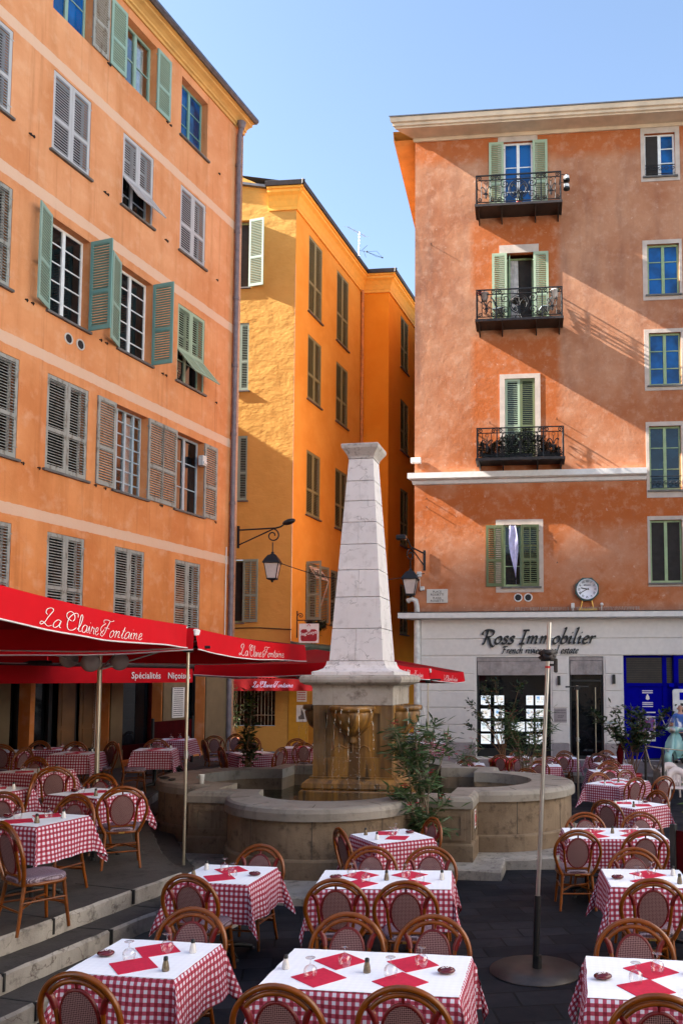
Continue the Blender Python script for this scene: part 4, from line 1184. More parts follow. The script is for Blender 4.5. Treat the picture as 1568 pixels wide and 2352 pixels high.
for u in (2.71, 2.97):
    v = MB(); v.lathe([(.10, 0), (.10, .02), (.135, .02), (.135, -.01)], 18); v.xform(Matrix.Translation((ru(u), -.001, rz(4.71))) @ Matrix.Rotation(R(90), 4, 'X')); vv = v.build('vent', M['ledge'], ross)
    v = MB(); v.lathe([(.0, .005), (.10, .005)], 18)
    v.xform(Matrix.Translation((ru(u), -.004, rz(4.71))) @ Matrix.Rotation(R(90), 4, 'X')); v.build('vent_grille', M['iron'], vv)
b = MB(); b.cbox(-.10, .22, -.16, -.02, rz(8.30), rz(8.44), .01); b.build('wall_box', M['ledge'], ross)
# wall hooks
b = MB()
for u, z in ((.45, 14.3), (.33, 7.35), (.33, 7.12), (2.0, 9.35), (3.75, 9.4), (3.72, 5.6), (5.3, 8.0)): b.tube([(ru(u), 0, rz(z)), (ru(u), -.10, rz(z) + .02)], .012, 5)
b.build('wall_hook', M['iron'], ross)

RM = ross.matrix_basis.copy()
def rpt(u, y, z):
    c, s = .99509, -.0990
    return (RX + u * c - y * s, RY + u * s + y * c, z)
RROT = math.atan2(-.0990, .99509)
# lavender cloth hung in the open window
t = thing('hanging_cloth', 'lavender cloth hanging twisted in the half shuttered window', 'cloth', rpt(ru(2.63), -.02, rz(5.05)), RROT)
b = MB(); vs = []; n = 22
for i in range(n + 1):
    f = i / n; z = 1.85 * (1 - f)
    for k in range(5):
        q = (k - 2) / 2
        vs.append((-.07 + .11 * f + q * (.10 + .05 * math.sin(f * 5) - .06 * f * f), .025 * math.sin(q * 4 + f * 6), z + .02))
b.add(vs, [(5*i+k, 5*i+5+k, 5*i+6+k, 5*i+1+k) for i in range(n) for k in range(4)], True)
b.build('cloth', M['cloth_lav'], t)
# clock
t = thing('wall_clock', 'octagonal dark green wall clock with a white roman dial above the shop ledge', 'clock', rpt(ru(4.47), -.16, rz(4.90)), RROT)
r = .355
def ngon(n, rr, ph=0): return [(rr * math.cos(2 * PI * i / n + ph), rr * math.sin(2 * PI * i / n + ph)) for i in range(n)]
b = MB(); b.prism(ngon(8, r / math.cos(PI / 8), PI / 8), 0, .15); b.xform(Matrix.Rotation(R(90), 4, 'X') @ Matrix.Translation((0, 0, -.15)))
b.build('clock_case', M['dkgreen'], t)
b = MB(); b.lathe([(.0, .0), (r * .84, .0), (r * .84, .012), (r * .90, .02), (r * .90, -.01)], 40); b.xform(Matrix.Translation((0, -.004, 0)) @ Matrix.Rotation(R(90), 4, 'X')); b.build('dial', M['dial'], t)
nb = MB()
for k, s in enumerate(('XII', 'I', 'II', 'III', 'IV', 'V', 'VI', 'VII', 'VIII', 'IX', 'X', 'XI')):
    a = PI / 2 - k * PI / 6
    tm = text_mb(s, .062, align='CENTER', bold=.015, wide=.75 if len(s) > 2 else .95); tm.xform(Matrix.Translation((0, 0, -.031)))
    tm.xform(Matrix.Translation((.245 * math.cos(a), -.008, .245 * math.sin(a))) @ Matrix.Rotation(-(a - PI / 2), 4, 'Y'))
    nb.add(tm.v, tm.f)
tm = text_mb('BRIAN', .045, .20, bold=.02, align='CENTER'); tm.xform(Matrix.Translation((0, -.008, .105))); nb.add(tm.v, tm.f)
nb.build('numerals', M['black'], t)
for ln, deg, wd in ((.19, 282, .028), (.27, 240, .020)):
    h = MB(); h.box(-wd / 2, wd / 2, -.018, -.012, -.06, ln); h.xform(Matrix.Rotation(R(deg), 4, 'Y')); h.build('clock_hand', M['black'], t)
b = MB(); b.tube([(-.2, .08, -.62), (-.14, .08, -.33)], .02, 6); b.tube([(.2, .08, -.62), (.14, .08, -.33)], .02, 6); b.box(-.26, .30, .0, .14, -.66, -.60); b.build('clock_bracket', M['brass'], t)
# street plaque
t = thing('street_plaque', 'cream street name plaque screwed to the wall left of the shuttered window', 'sign', rpt(ru(.605), -.02, rz(4.77)), RROT)
b = MB(); b.cbox(-.335, .335, -.012, .018, -.22, .22, .008); b.build('plaque', M['marble'], t)
nb = MB()
for s, z in (('PLACE', .105), ('ROSSETTI', .015), ('PLASSA', -.095), ('ROSSETTI', -.18)):
    tm = text_mb(s, .066, .27 if len(s) < 7 else .41, bold=.012, align='CENTER'); tm.xform(Matrix.Translation((0, -.0145, z))); nb.add(tm.v, tm.f)
nb.build('street_name', M['black'], t)
b = MB()
for x in (-.30, .30):
    for z in (-.19, .19): b.lathe([(0, -.004), (.012, -.004), (.012, 0)], 8, (0, 0, 0)); b.xform(Matrix.Translation((x, -.013, z)) @ Matrix.Rotation(R(90), 4, 'X'), len(b.v) - 24)
b.build('screws', M['iron'], t)
# small things standing on the ledge
t = thing('ledge_sensor', 'small white domed sensor on a stalk on the ledge right of the clock', 'sensor', rpt(ru(4.83), -.2, 4.71), RROT)
b = MB(); b.tube([(0, 0, 0), (0, 0, .16)], .015, 6); b.lathe([(.001, .25), (.04, .235), (.055, .19), (.05, .16), (0.001, .16)], 12); b.build('sensor', M['ledge'], t)
t = thing('ledge_lamp', 'small white square lamp on the ledge left of the clock', 'lamp', rpt(ru(4.10), -.2, 4.71), RROT)
b = MB(); b.cbox(-.05, .05, -.04, .04, .08, .24, .008); b.tube([(0, 0, 0), (0, 0, .1)], .02, 6); b.build('lamp', M['ledge'], t)
# ------------------------------------------------------------------ fountain with obelisk
FX, FY, FROT = -1.30, 14.55, math.atan2(-.156, .988)
fo = thing('fountain', 'pale stone obelisk fountain in a lobed basin with ochre stained pedestal', 'fountain', (FX, FY, 0), FROT)
def quatre(s, r, n=40, gap=0):
    """square of half side s with a half round lobe of radius r on each side, anticlockwise"""
    P = []
    for k in range(4):
        a = -PI / 2 + k * PI / 2; c, si = math.cos(a), math.sin(a)
        def W(u, o): return (c * o - si * u, si * o + c * u)
        P.append(W(-s, s))
        for i in range(n + 1):
            q = PI * i / n; P.append(W(-r * math.cos(q), s + r * math.sin(q)))
    return P
def ring(b, outer, inner, z0, z1, top_round=.05):
    n = len(outer)
    o2 = offset_poly(outer, -top_round * .35)
    o3 = offset_poly(outer, -top_round)
    i2 = offset_poly(inner, top_round * .6) if False else inner
    L = [[(p[0], p[1], z0) for p in outer], [(p[0], p[1], z1 - top_round) for p in outer], [(p[0], p[1], z1 - top_round * .3) for p in o2], [(p[0], p[1], z1) for p in o3], [(p[0], p[1], z1) for p in i2], [(p[0], p[1], z0) for p in i2]]
    vs = sum(L, [])
    fs = []
    for k in range(len(L) - 1):
        for i in range(n): fs.append((k*n+i, k*n+(i+1) % n, (k+1)*n+(i+1) % n, (k+1)*n+i))
    b.add(vs, fs, False)
Sq, Rl = 2.10, 1.38
out = quatre(Sq, Rl); inn = quatre(Sq - .32, Rl - .30)
b = MB(); ring(b, out, inn, -.35, .78, .0001); b.build('basin_wall', M['fount'], fo)
o2 = quatre(Sq + .03, Rl + .03); b = MB(); ring(b, o2, quatre(Sq - .33, Rl - .31), .782, .95, .07); b.build('basin_rim', M['rim'], fo)
b = MB(); ring(b, quatre(Sq + .028, Rl + .028), quatre(Sq - .2, Rl - .2), -.35, .30, .03); b.build('basin_plinth', M['fount'], fo)
# joints between the wall blocks
b = MB()
for k in range(4):
    a0 = -PI / 2 + k * PI / 2; c, si = math.cos(a0), math.sin(a0)
    for f in (.14, .34, .55, .77, .93):
        q = PI * f; u, o = -Rl * math.cos(q), Sq + Rl * math.sin(q)
        x, y = c * o - si * u, si * o + c * u
        nx, ny = -math.cos(q), math.sin(q); wx, wy = c * ny - si * nx, si * ny + c * nx
        Mx = Matrix.Translation((x, y, 0)) @ Matrix.Rotation(math.atan2(wy, wx), 4, 'Z')
        b.box(-.1, .0025, -.005, .005, -.2, .78, mat=Mx); b.box(-.1, .0330, -.004, .004, .785, .90, mat=Mx); b.box(-.30, -.036, -.004, .004, .90, .9525, mat=Mx)
b.build('surface_lines', plain('stone_joint', (.06, .048, .038), .9), fo)
# shoulder panels between the lobes
b = MB()
for k in range(4):
    for s in (-1, 1):
        b = MB(); Mx = Matrix.Rotation(k * PI / 2, 4, 'Z')
        x0, x1 = sorted((s * (Rl + .10), s * (Sq - .08)))
        for (a, c, d, e) in ((x0, x1, .34, .41), (x0, x1, .67, .74), (x0, x0 + .07, .41, .67), (x1 - .07, x1, .41, .67)): b.box(a, c, -Sq - .016, -Sq - .001, d, e, mat=Mx)
        b.build('shoulder_panel', M['fount'], fo)
b = MB(); slab_course(b, quatre(Sq + .46, Rl + .42, 7), -.50, .05, wob=.006); b.build('basin_step', [M['step'], M['step']], fo)
b = MB(); b.prism(quatre(Sq - .34, Rl - .32), .2, .575)
b.build('water', M['water'], fo)
def sq(h): return [(-h, -h), (h, -h), (h, h), (-h, h)]
def sqloft(b, prof, tw=0):
    """square section stack: (half width, z)"""
    vs = []
    for h, z in prof: vs += [(x, y, z) for x, y in sq(h)]
    n = len(prof)
    b.add(vs, [(4*k+i, 4*k+(i+1) % 4, 4*k+4+(i+1) % 4, 4*k+4+i) for k in range(n-1) for i in range(4)] + [(3, 2, 1, 0), (4*n-4, 4*n-3, 4*n-2, 4*n-1)])
PW = .655
b = MB()
sqloft(b, [(.83, .1), (.83, .80), (.815, .82)])
sqloft(b, [(.77, .815), (.80, .86), (.79, .93), (.73, .985), (.70, 1.0), (.70, 1.03)])
sqloft(b, [(PW - .05, 1.03), (PW - .05, 2.18)])
for k in range(4):                                                   # raised frame with a sunk panel on every face
    Mx = Matrix.Rotation(k * PI / 2, 4, 'Z'); f = PW
    b.box(-f, -f + .20, -f, -f + .052, 1.03, 2.18, mat=Mx); b.box(f - .20, f - .002, -f, -f + .052, 1.03, 2.18, mat=Mx)
    b.box(-f + .2, f - .2, -f + .004, -f + .052, 1.03, 1.34, mat=Mx); b.box(-f + .2, f - .2, -f + .004, -f + .052, 2.05, 2.18, mat=Mx)
    b.box(-.30, .30, -f + .012, -f + .055, 1.34, 2.05, mat=Mx)
ped = b.build('pedestal', M['wet'], fo)
b = MB(); sqloft(b, [(PW + .015, 2.181), (PW + .015, 2.47), (PW + .03, 2.472), (PW + .03, 2.50)]); b.build('frieze', M['torus'], fo)
b = MB(); sqloft(b, [(PW + .04, 2.501), (PW + .12, 2.515), (PW + .175, 2.55), (PW + .19, 2.595), (PW + .18, 2.64), (PW + .14, 2.665), (PW + .05, 2.67)]); b.build('torus_moulding', M['torus'], fo)
b = MB(); sqloft(b, [(PW + .03, 2.671), (PW + .03, 2.72), (PW + .01, 2.73), (.60, 2.745), (.53, 2.78), (.50, 2.83), (.485, 2.89), (.485, 2.90)]); b.build('obelisk_foot', M['obelisk'], fo)
# shaft: courses with alternating upright joints
b = MB()
zs = [2.902, 3.44, 3.97, 4.43, 4.87, 5.25, 5.62, 5.97, 6.36]
def hw(z): return .455 - (.455 - .212) * (z - 2.9) / (6.36 - 2.9)
for i in range(8):
    z0, z1 = zs[i] + .004, zs[i+1] - .004
    def block(x0, x1):
        c = .005
        def L(z, ins): h = hw(z); return [(max(-h, x0 * h) + ins, -h + ins, z), (min(h, x1 * h) - ins, -h + ins, z), (min(h, x1 * h) - ins, h - ins, z), (max(-h, x0 * h) + ins, h - ins, z)]
        vs = L(z0, c) + L(z0 + c, 0) + L(z1 - c, 0) + L(z1, c)
        b.add(vs, [(4*k+q, 4*k+(q+1) % 4, 4*k+4+(q+1) % 4, 4*k+4+q) for k in range(3) for q in range(4)] + [(3, 2, 1, 0), (12, 13, 14, 15)])
    if i % 2 == 0 and i < 8:
        s = random.uniform(-.06, .06); block(-1, s - .006); block(s + .006, 1)
    else: block(-1, 1)
b.build('obelisk_shaft', M['obelisk'], fo)
b = MB(); sqloft(b, [(hw(6.36) - .008, 6.355), (hw(6.36) + .012, 6.362), (hw(6.36) + .012, 6.39), (hw(6.36) + .02, 6.41), (.27, 6.47), (.315, 6.53), (.325, 6.58), (.315, 6.605), (.05, 6.62)]); b.build('capital', M['capital'], fo)
# fluted shell basins
for k in range(4):
    b = MB(); a0 = -PI / 2 + k * PI / 2
    fl = lambda a, h: 1 + (.07 * abs(math.sin((a - a0) * 5.0)) if h < 2.08 and h > 1.72 else 0)
    b.lathe([(.02, 1.55), (.06, 1.56), (.075, 1.60), (.06, 1.65), (.085, 1.68), (.15, 1.73), (.25, 1.82), (.305, 1.93), (.33, 2.05), (.33, 2.08), (.375, 2.09), (.385, 2.13), (.375, 2.165), (.32, 2.17), (.30, 2.12), (.02, 2.10)], 40,
            (0, 0, 0), arc=(a0 - PI / 2, a0 + PI / 2), flute=fl)
    b.xform(Matrix.Translation((PW * .985 * math.cos(a0), PW * .985 * math.sin(a0), 0)))
    b.build('shell_basin', M['wet'], fo)
# carved cartouche on the front and right faces
for k in range(4):
    b = MB(); Mx = Matrix.Rotation(k * PI / 2, 4, 'Z')
    for s in (-1, 1): b.tube([Mx @ Vector((s * q, -PW + .012, z)) for q, z in ((.02, 1.50), (.12, 1.49), (.19, 1.53), (.27, 1.50), (.29, 1.44))], .016, 5)
    b.tube([Mx @ Vector(p) for p in ((0, -PW + .01, 1.56), (0, -PW + .01, 1.42))], .02, 6)
    b.build('carved_garland', M['wet'], fo)
# falling water: thin broken strings of drops
b = MB()
rnd = random.Random(3)
def fall(x, y, z0, z1, dx, dy, w=.006):
    z = z0
    while z > z1:
        l = rnd.uniform(.02, .09); f = (z0 - z) / (z0 - z1); g_ = min(1, (z0 - z + l) / (z0 - z1))
        if rnd.random() < .58:
            b.tube([(x + dx * f ** .5 + rnd.uniform(-.008, .008), y + dy * f ** .5, z), (x + dx * g_ ** .5 + rnd.uniform(-.008, .008), y + dy * g_ ** .5, max(z1, z - l))], [w * rnd.uniform(.5, 1), w * rnd.uniform(.5, 1.1)], 5)
        z -= l
for k in range(4):
    a0 = k * PI / 2 - PI / 2
    for da in (-1.05, -.45, -.2, .12, .5, 1.1):
        a = a0 + da; x = PW * math.cos(a0) + .39 * math.cos(a); y = PW * math.sin(a0) + .39 * math.sin(a)
        fall(x, y, 2.13, .58, .10 * math.cos(a), .10 * math.sin(a), .0065)
for i in range(160):
    a = -PI / 2 + rnd.uniform(-.9, .9); d = rnd.uniform(.05, .55)
    b.sphere((d * math.cos(a) + rnd.uniform(-.3, .3), -PW - .12 - d * .5, rnd.uniform(.62, 1.5)), rnd.uniform(.004, .010), 6)
b.build('falling_water', M['jet'], fo)
# things left on the rim
def fpt(x, y, z):
    c, s = math.cos(FROT), math.sin(FROT)
    return (FX + x * c - y * s, FY + x * s + y * c, z)
t = thing('paper_cup', 'white paper cup standing on the rim of the left basin lobe', 'cup', fpt(-2.28, -1.27, .951))
b = MB(); b.lathe([(.001, 0), (.034, 0), (.046, .14), (.049, .145), (.045, .147), (.033, .01)], 18); b.build('cup', M['fr_white'], t)
for i, (x, y, s) in enumerate(((-3.15, -.78, 1), (-2.92, -.98, .8))):
    o = thing('leather_pouch', ('flat dark pouch lying on the far left of the basin rim', 'small dark pouch lying on the basin rim between cup and flat pouch')[i], 'pouch', fpt(x, y, .952))
    b = MB(); b.sphere((0, 0, .025), .09 * s, 12, sz=.28); b.xform(Matrix.Diagonal((1, .6, 1, 1))); b.build('pouch', M['black'], o, rot=(0, 0, i))
t = thing('warning_notice', 'small white and red notice fixed to the basin shoulder beside the right lobe', 'sign', fpt(Sq + .018, -1.78, .60), FROT)
b = MB(); b.box(0, .006, -.07, .07, -.13, .13); q = b.build('notice', M['fr_white'], t)
b = MB()
for z in (.10, .055, -.05, -.09): b.box(.0065, .0075, -.05, .05, z - .012, z + .012)
b.tube([(.008, .045 * math.cos(a), .045 * math.sin(a) + .0) for a in [2 * PI * i / 16 for i in range(16)]], .006, 4, closed=True)
b.build('notice_print', M['ink_red'], t)

# ------------------------------------------------------------------ wall lanterns
def lantern(t, top):
    """square tapered lantern hanging from point top (local)"""
    x, y, z = top
    b = MB()
    b.tube([(x, y, z), (x, y, z - .22)], .018, 6)
    b.lathe([(.02, -.20), (.05, -.22), (.045, -.26), (.09, -.29), (.10, -.31), (.03, -.31)], 10, (x, y, z))
    def sql(prof, m=0):
        vs = []
        for h, zz in prof: vs += [(x + p, y + q, z + zz) for p, q in sq(h)]
        n = len(prof); b.add(vs, [(4*k+i, 4*k+(i+1) % 4, 4*k+4+(i+1) % 4, 4*k+4+i) for k in range(n-1) for i in range(4)])
    sql([(.26, -.565), (.262, -.55), (.20, -.43), (.13, -.33), (.115, -.31), (.05, -.31)])
    sql([(.20, -.56), (.26, -.565)])
    for sx_ in (-1, 1):
        for sy_ in (-1, 1): b.tube([(x + sx_ * .215, y + sy_ * .215, z - .56), (x + sx_ * .135, y + sy_ * .135, z - 1.02)], .013, 5)
    sql([(.150, -1.045), (.150, -1.015), (.10, -1.01)]); sql([(.01, -1.14), (.03, -1.12), (.04, -1.08), (.15, -1.045)])
    b.build('lantern_frame', M['iron'], t)
    g_ = MB(); vs = []
    for h, zz in ((.128, -1.015), (.205, -.565)): vs += [(x + p, y + q, z + zz) for p, q in sq(h)]
    g_.add(vs, [(i, (i+1) % 4, 4 + (i+1) % 4, 4 + i) for i in range(4)]); g_.build('lantern_glass', M['lamp_glass'], t)
t = thing('street_lantern', 'black lantern hanging from a scrolled iron arm on the corner of the orange house', 'lantern', (-6.05, 25.62, 7.11))
b = MB(); b.box(-.06, .0, -.05, .05, -.55, .12)
b.tube([(0, 0, 0), (1.10, -.02, .06), (1.25, -.02, .10), (1.38, -.02, .19)], .026, 7); b.tube([(0, 0, -.45), (.15, 0, -.38), (1.05, -.02, .04)], .022, 6)
b.tube([(1.02 + p, -.02, q) for p, q in spiral(.0, -.17, .20, 1.25, PI / 2 - .2, -1, 26, .30)], .022, 6)
b.tube([(1.02, -.02, -.38), (1.02, -.02, -.50)], .02, 6); b.build('bracket_arm', M['iron'], t)
b = MB(); b.xform(Matrix.Identity(4))
b.sphere((0, 0, 0), .21, 14); b.xform(Matrix.Translation((1.50, -.02, .25)) @ Matrix.Rotation(R(-18), 4, 'Y') @ Matrix.Diagonal((1, .6, .42, 1))); b.build('flood_head', M['iron'], t)
lantern(t, (1.02, -.02, -.46))
t = thing('street_lantern', 'black lantern in the lane mouth on the left edge of the salmon house', 'lantern', rpt(ru(.27), -.02, 6.66), RROT)
b = MB(); b.box(-.04, .04, -.03, .0, -.62, .03)
b.tube([(0, -.03, -.08), (-.40, -.35, .10), (-.47, -.40, .30), (-.52, -.44, .36)], .025, 6); b.tube([(0, -.03, -.48), (-.38, -.33, .06)], .02, 6)
b.tube([(-.42 , -.36, q + .0) if False else (-.40 + p * .6, -.36 + p * .5, q) for p, q in spiral(.0, -.16, .19, 1.2, PI / 2, 1, 22, .3)], .02, 6); b.tube([(-.40, -.36, -.34), (-.40, -.36, -.52)], .018, 6); b.build('bracket_arm', M['iron'], t)
b = MB(); b.cbox(-.22, .10, -.12, .12, -.10, .06, .03); b.xform(Matrix.Translation((-.62, -.46, .40))); b.build('flood_head', M['iron'], t)
lantern(t, (-.40, -.36, -.38))
t = thing('junction_box', 'two small white boxes joined by a cable on the wall beside the lane lantern', 'box', rpt(ru(.16), -.02, 5.7), RROT)
b = MB(); b.cbox(-.10, .05, -.1, 0, .14, .30, .01); b.cbox(0, .14, -.1, 0, -.30, -.17, .01); b.tube([(-.02, -.04, .14), (.0, -.04, -.2)], .01, 5); b.build('box', M['pipe_white'], t)
t = thing('lane_cable', 'thin black cable strung across the lane between the two lanterns', 'cable')
b = MB(); A_ = Vector((-5.03, 25.6, 6.18)); B_ = Vector(rpt(ru(.27), -.04, 5.95))
b.tube([A_.lerp(B_, i / 20) - Vector((0, 0, .42 * math.sin(PI * i / 20))) for i in range(21)], .013, 5); b.build('cable', M['iron'], t)
# aerial on the yellow roof
t = thing('tv_aerial', 'thin television aerial with two antennas on the yellow house roof', 'antenna', (-3.63, 37.5, 22.0))
t.scale = (.6, .6, .6)
b = MB(); b.tube([(0, 0, -2.6), (0, 0, 1.55)], .04, 6); b.build('mast', M['steel'], t)
b = MB(); b.tube([(-.9, 0, 1.95), (.45, .1, 1.25)], .022, 5)
for i in range(5):
    f = i / 4; p = Vector((-.9, 0, 1.95)).lerp(Vector((.45, .1, 1.25)), f); b.tube([p + Vector((-.26, -.3, -.13)), p + Vector((.26, .3, .13))], .007, 4)
b.build('yagi', M['steel'], t)
b = MB()
for s in (-1, 1): b.tube([(.55, 0, 0), (1.3, .1, -.12 + s * .22), (1.75, .1, -.42)], .012, 4)
b.tube([(0, 0, .10), (.6, 0, -.02), (1.75, .1, -.42)], .014, 4); b.tube([(.2, 0, .12), (.6, .1, .55)], .014, 4); b.tube([(.3, .1, .15), (.5, .1, -.4)], .014, 4); b.sphere((1.75, .1, -.42), .06, 8); b.sphere((.58, 0, 0), .07, 8)
b.build('loop_antenna', M['iron'], t)

# shop signs on the yellow house
yM = yel.matrix_basis.copy(); YR = math.atan2(yd.y, yd.x)
def ypt(u, y, z): return tuple(yd * u + Vector((-yd.y, yd.x, 0)) * y + Vector((YX, YY, z)))
t = thing('hanging_sign', 'white square sign with a red padlock panel on a scrolled bracket', 'sign', (-4.62, 30.15, yz(4.02)))
b = MB(); b.box(-.33, .37, -.015, .015, -.38, .30); b.build('sign_board', M['fr_white'], t)
def rrect(x0, x1, z0, z1, r, n=5):
    P = []
    for cx, cz, a in ((x1 - r, z0 + r, -PI / 2), (x1 - r, z1 - r, 0), (x0 + r, z1 - r, PI / 2), (x0 + r, z0 + r, PI)):
        P += [(cx + r * math.cos(a + PI / 2 * i / n), cz + r * math.sin(a + PI / 2 * i / n)) for i in range(n + 1)]
    return P
b = MB(); P = rrect(-.27, .31, -.33, .10, .09); b.add([(x, -.0165, z) for x, z in P], [tuple(range(len(P)))]); b.build('red_panel', plain('sign_red', (.30, .004, .012), .5), t)
b = MB(); P = rrect(-.06, .09, .04, .20, .05); b.add([(x, -.018, z) for x, z in P], [tuple(range(len(P)))]); b.build('padlock', M['fr_white'], t)
b = MB(); b.tube([(.015 + .05 * math.cos(a), -.017, .20 + .07 * math.sin(a)) for a in [PI * i / 10 for i in range(11)]], .010, 5); b.build('padlock_shackle', M['ink_red'], t)
place_text(text_mb('BagGuys', .115, .62, .12, bold=.02), -.31, -.019, -.13, 'sign_lettering', M['fr_white'], t, R(-8))
b = MB(); b.box(-.42, -.38, -.02, .02, -.2, .75); b.tube([(-.4, 0, .42), (.45, 0, .42)], .02, 6); b.tube([(p, 0, q) for p, q in spiral(-.28, .58, .10, 1.4, PI, -1, 18)], .016, 5); b.build('sign_bracket', M['iron'], t)
t = thing('shop_awning_box', 'small slanted window blind with black lettering above the open window', 'blind', ypt(1.12 * YS, 0, 0), YR)
b = MB(); x0, x1 = .05, 1.22; za, zb = yz(6.30), yz(5.88)
b.add([(x0, -.06, za), (x1, -.06, za), (x1, -.42, zb), (x0, -.42, zb), (x0, -.03, za), (x1, -.03, za), (x1, -.40, zb - .02), (x0, -.40, zb - .02)], [(0, 3, 2, 1), (4, 5, 6, 7), (3, 7, 6, 2), (0, 4, 7, 3), (1, 2, 6, 5)])
b.build('blind', M['fr_white'], t)
b = MB(); b.tube([(x0, -.41, zb), (x1, -.41, zb)], .02, 5); b.tube([(x1, -.41, zb), (x1 - .1, -.1, zb - 1.1)], .018, 5); b.tube([(x0, -.41, zb), (x0, -.02, zb - .1)], .015, 5); b.build('blind_arm', M['pipe_white'], t)
tm = text_mb('BagGuys', .26, 1.0, .1, bold=.025); tm.v = [(x0 + .08 + x, -.06 - .36 * (1 - (z + .08) / .44) - .012, zb + (z + .08) * (za - zb) / .44) for x, y, z in tm.v]; tm.build('blind_lettering', M['black'], t)

# ------------------------------------------------------------------ red parasols and awnings
def bilinear(a, c, d, e, s, q): return a.lerp(c, s).lerp(e.lerp(d, s), q)
def parasol(nm, label, C, peak, drop, pole, texts, base=None, tilt=0, piping=True, flap=None, lean=(0, 0)):
    """C: four corners of the canopy edge, drop: height of the valance"""
    t = thing(nm, label, 'parasol', (pole[0], pole[1], pole[2]))
    O = Vector(t.location); C = [Vector(c) - O for c in C]; P = Vector(peak) - O
    b = MB(); N = 10
    for k in range(4):
        a, c = C[k], C[(k+1) % 4]; vs = []; rows = []
        for i in range(N + 1):
            f = i / N; row = []
            m = N - i
            for j in range(m + 1):
                s = j / m if m else 0
                p = a.lerp(c, s).lerp(P, f); sag = -.10 * math.sin(PI * s) * (1 - f) * f * 2 - .05 * math.sin(PI * s) * (1 - f)
                row.append(len(vs)); vs.append(p + Vector((0, 0, sag)))
            rows.append(row)
        fs = []
        for i in range(N):
            r0, r1 = rows[i], rows[i+1]
            for j in range(len(r1)):
                fs.append((r0[j], r0[j+1], r1[j]))
                if j + 1 < len(r1): fs.append((r0[j+1], r1[j+1], r1[j]))
        b.add(vs, fs, True)
    can = b.build('canopy', M['red_shade'], t)
    pip = MB()
    rn = random.Random(int(abs(O.x * 100)))
    for k in range(4):
        a, c = C[k], C[(k+1) % 4]; b = MB(); vs = []; n = 24; e = (c - a).normalized(); out_ = Vector((e.y, -e.x, 0))
        ph = rn.random() * 6
        def pt(s, q):
            sag = -.05 * math.sin(PI * s)
            w_ = (.025 * math.sin(s * 17 + ph) + .012 * math.sin(s * 31 + ph)) * q
            return a.lerp(c, s) + Vector((0, 0, sag - drop * q + .012 * q * math.sin(s * 9 + ph))) + out_ * (w_ + .02 * q)
        for i in range(n + 1):
            for q in (0, .5, 1): vs.append(pt(i / n, q))
        b.add(vs, [(3*i+j, 3*i+j+1, 3*i+4+j, 3*i+3+j) for i in range(n) for j in range(2)], True)
        vl = b.build('valance', M['red'], t)
        pip.tube([pt(i / n, 1) for i in range(n + 1)], .009, 4)
        for (kk, s0, s1, h, q0, body) in texts:
            if kk != k: continue
            L = (c - a).length; tm = script_mb(body, h, (s1 - s0) * L, .062)
            tm.v = [tuple(pt(s0 + x / L, q0 - z / drop) + out_ * .008) for x, y, z in tm.v]
            tm.build('lettering', M['letter'], vl)
    pip.build('piping', M['white_cloth'], t)
    b = MB()
    for c in C:
        b.tube([c + Vector((0, 0, -.03)), P + Vector((0, 0, -.12))], .018, 6)
        h = Vector((0, 0, P.z - .75)); b.tube([h, c.lerp(P, .52) + Vector((0, 0, -.06))], .014, 5)
    b.build('ribs', M['steel'], t)
    b = MB(); b.tube([(0, 0, 0), (0, 0, P.z)], .038, 10); b.build('pole', M['steel_warm'], t)
    b = MB(); b.lathe([(.001, 0), (.38, 0), (.38, .02), (.06, .05), (.055, .22), (.001, .22)], 24); b.build('base_plate', M['iron'], t)
    if flap is not None:
        p = C[flap]; b = MB(); b.cbox(-.015, .03, -.01, .20, -.10, -.01, .012); b.xform(Matrix.Translation(p)); b.build('corner_patch', M['white_cloth'], t)
    return t
LCF = 'La Claire Fontaine'
U1 = parasol('parasol', 'nearest big red parasol whose lettered edge runs in from the left', [(-8.4, 6.6, 3.40), (-3.66, 6.0, 3.42), (-3.235, 10.95, 3.29), (-8.0, 11.6, 3.32)], (-5.9, 8.8, 3.62), .29, (-5.9, 8.8, .48), [(1, .31, .735, .165, .88, LCF)])
U2 = parasol('parasol', 'second red parasol over the terrace with three globe lamps under it', [(-8.35, 12.0, 3.24), (-3.21, 11.2, 3.27), (-2.47, 15.75, 3.23), (-7.6, 16.6, 3.22)], (-5.45, 13.75, 3.50), .29, (-5.45, 13.75, .48), [(1, .315, .74, .165, .86, LCF)], flap=1)
U3 = parasol('parasol', 'shaded dark red parasol behind the fountain with its hem facing the square', [(-4.9, 17.2, 2.92), (-1.10, 15.5, 2.96), (-.22, 18.3, 2.84), (-4.0, 20.0, 2.90)], (-2.55, 17.7, 3.22), .24, (-2.55, 17.7, -.25), [(1, .44, .86, .14, .86, LCF)])
U4 = parasol('parasol', 'red parasol at the far right behind the obelisk in front of the white shop wall', [(-3.3, 20.6, 2.86), (-.20, 18.6, 2.84), (.60, 21.1, 2.78), (-2.5, 22.9, 2.80)], (-1.35, 20.7, 3.12), .24, (-1.35, 20.7, -.32), [(1, .36, .80, .13, .86, LCF)], flap=1)
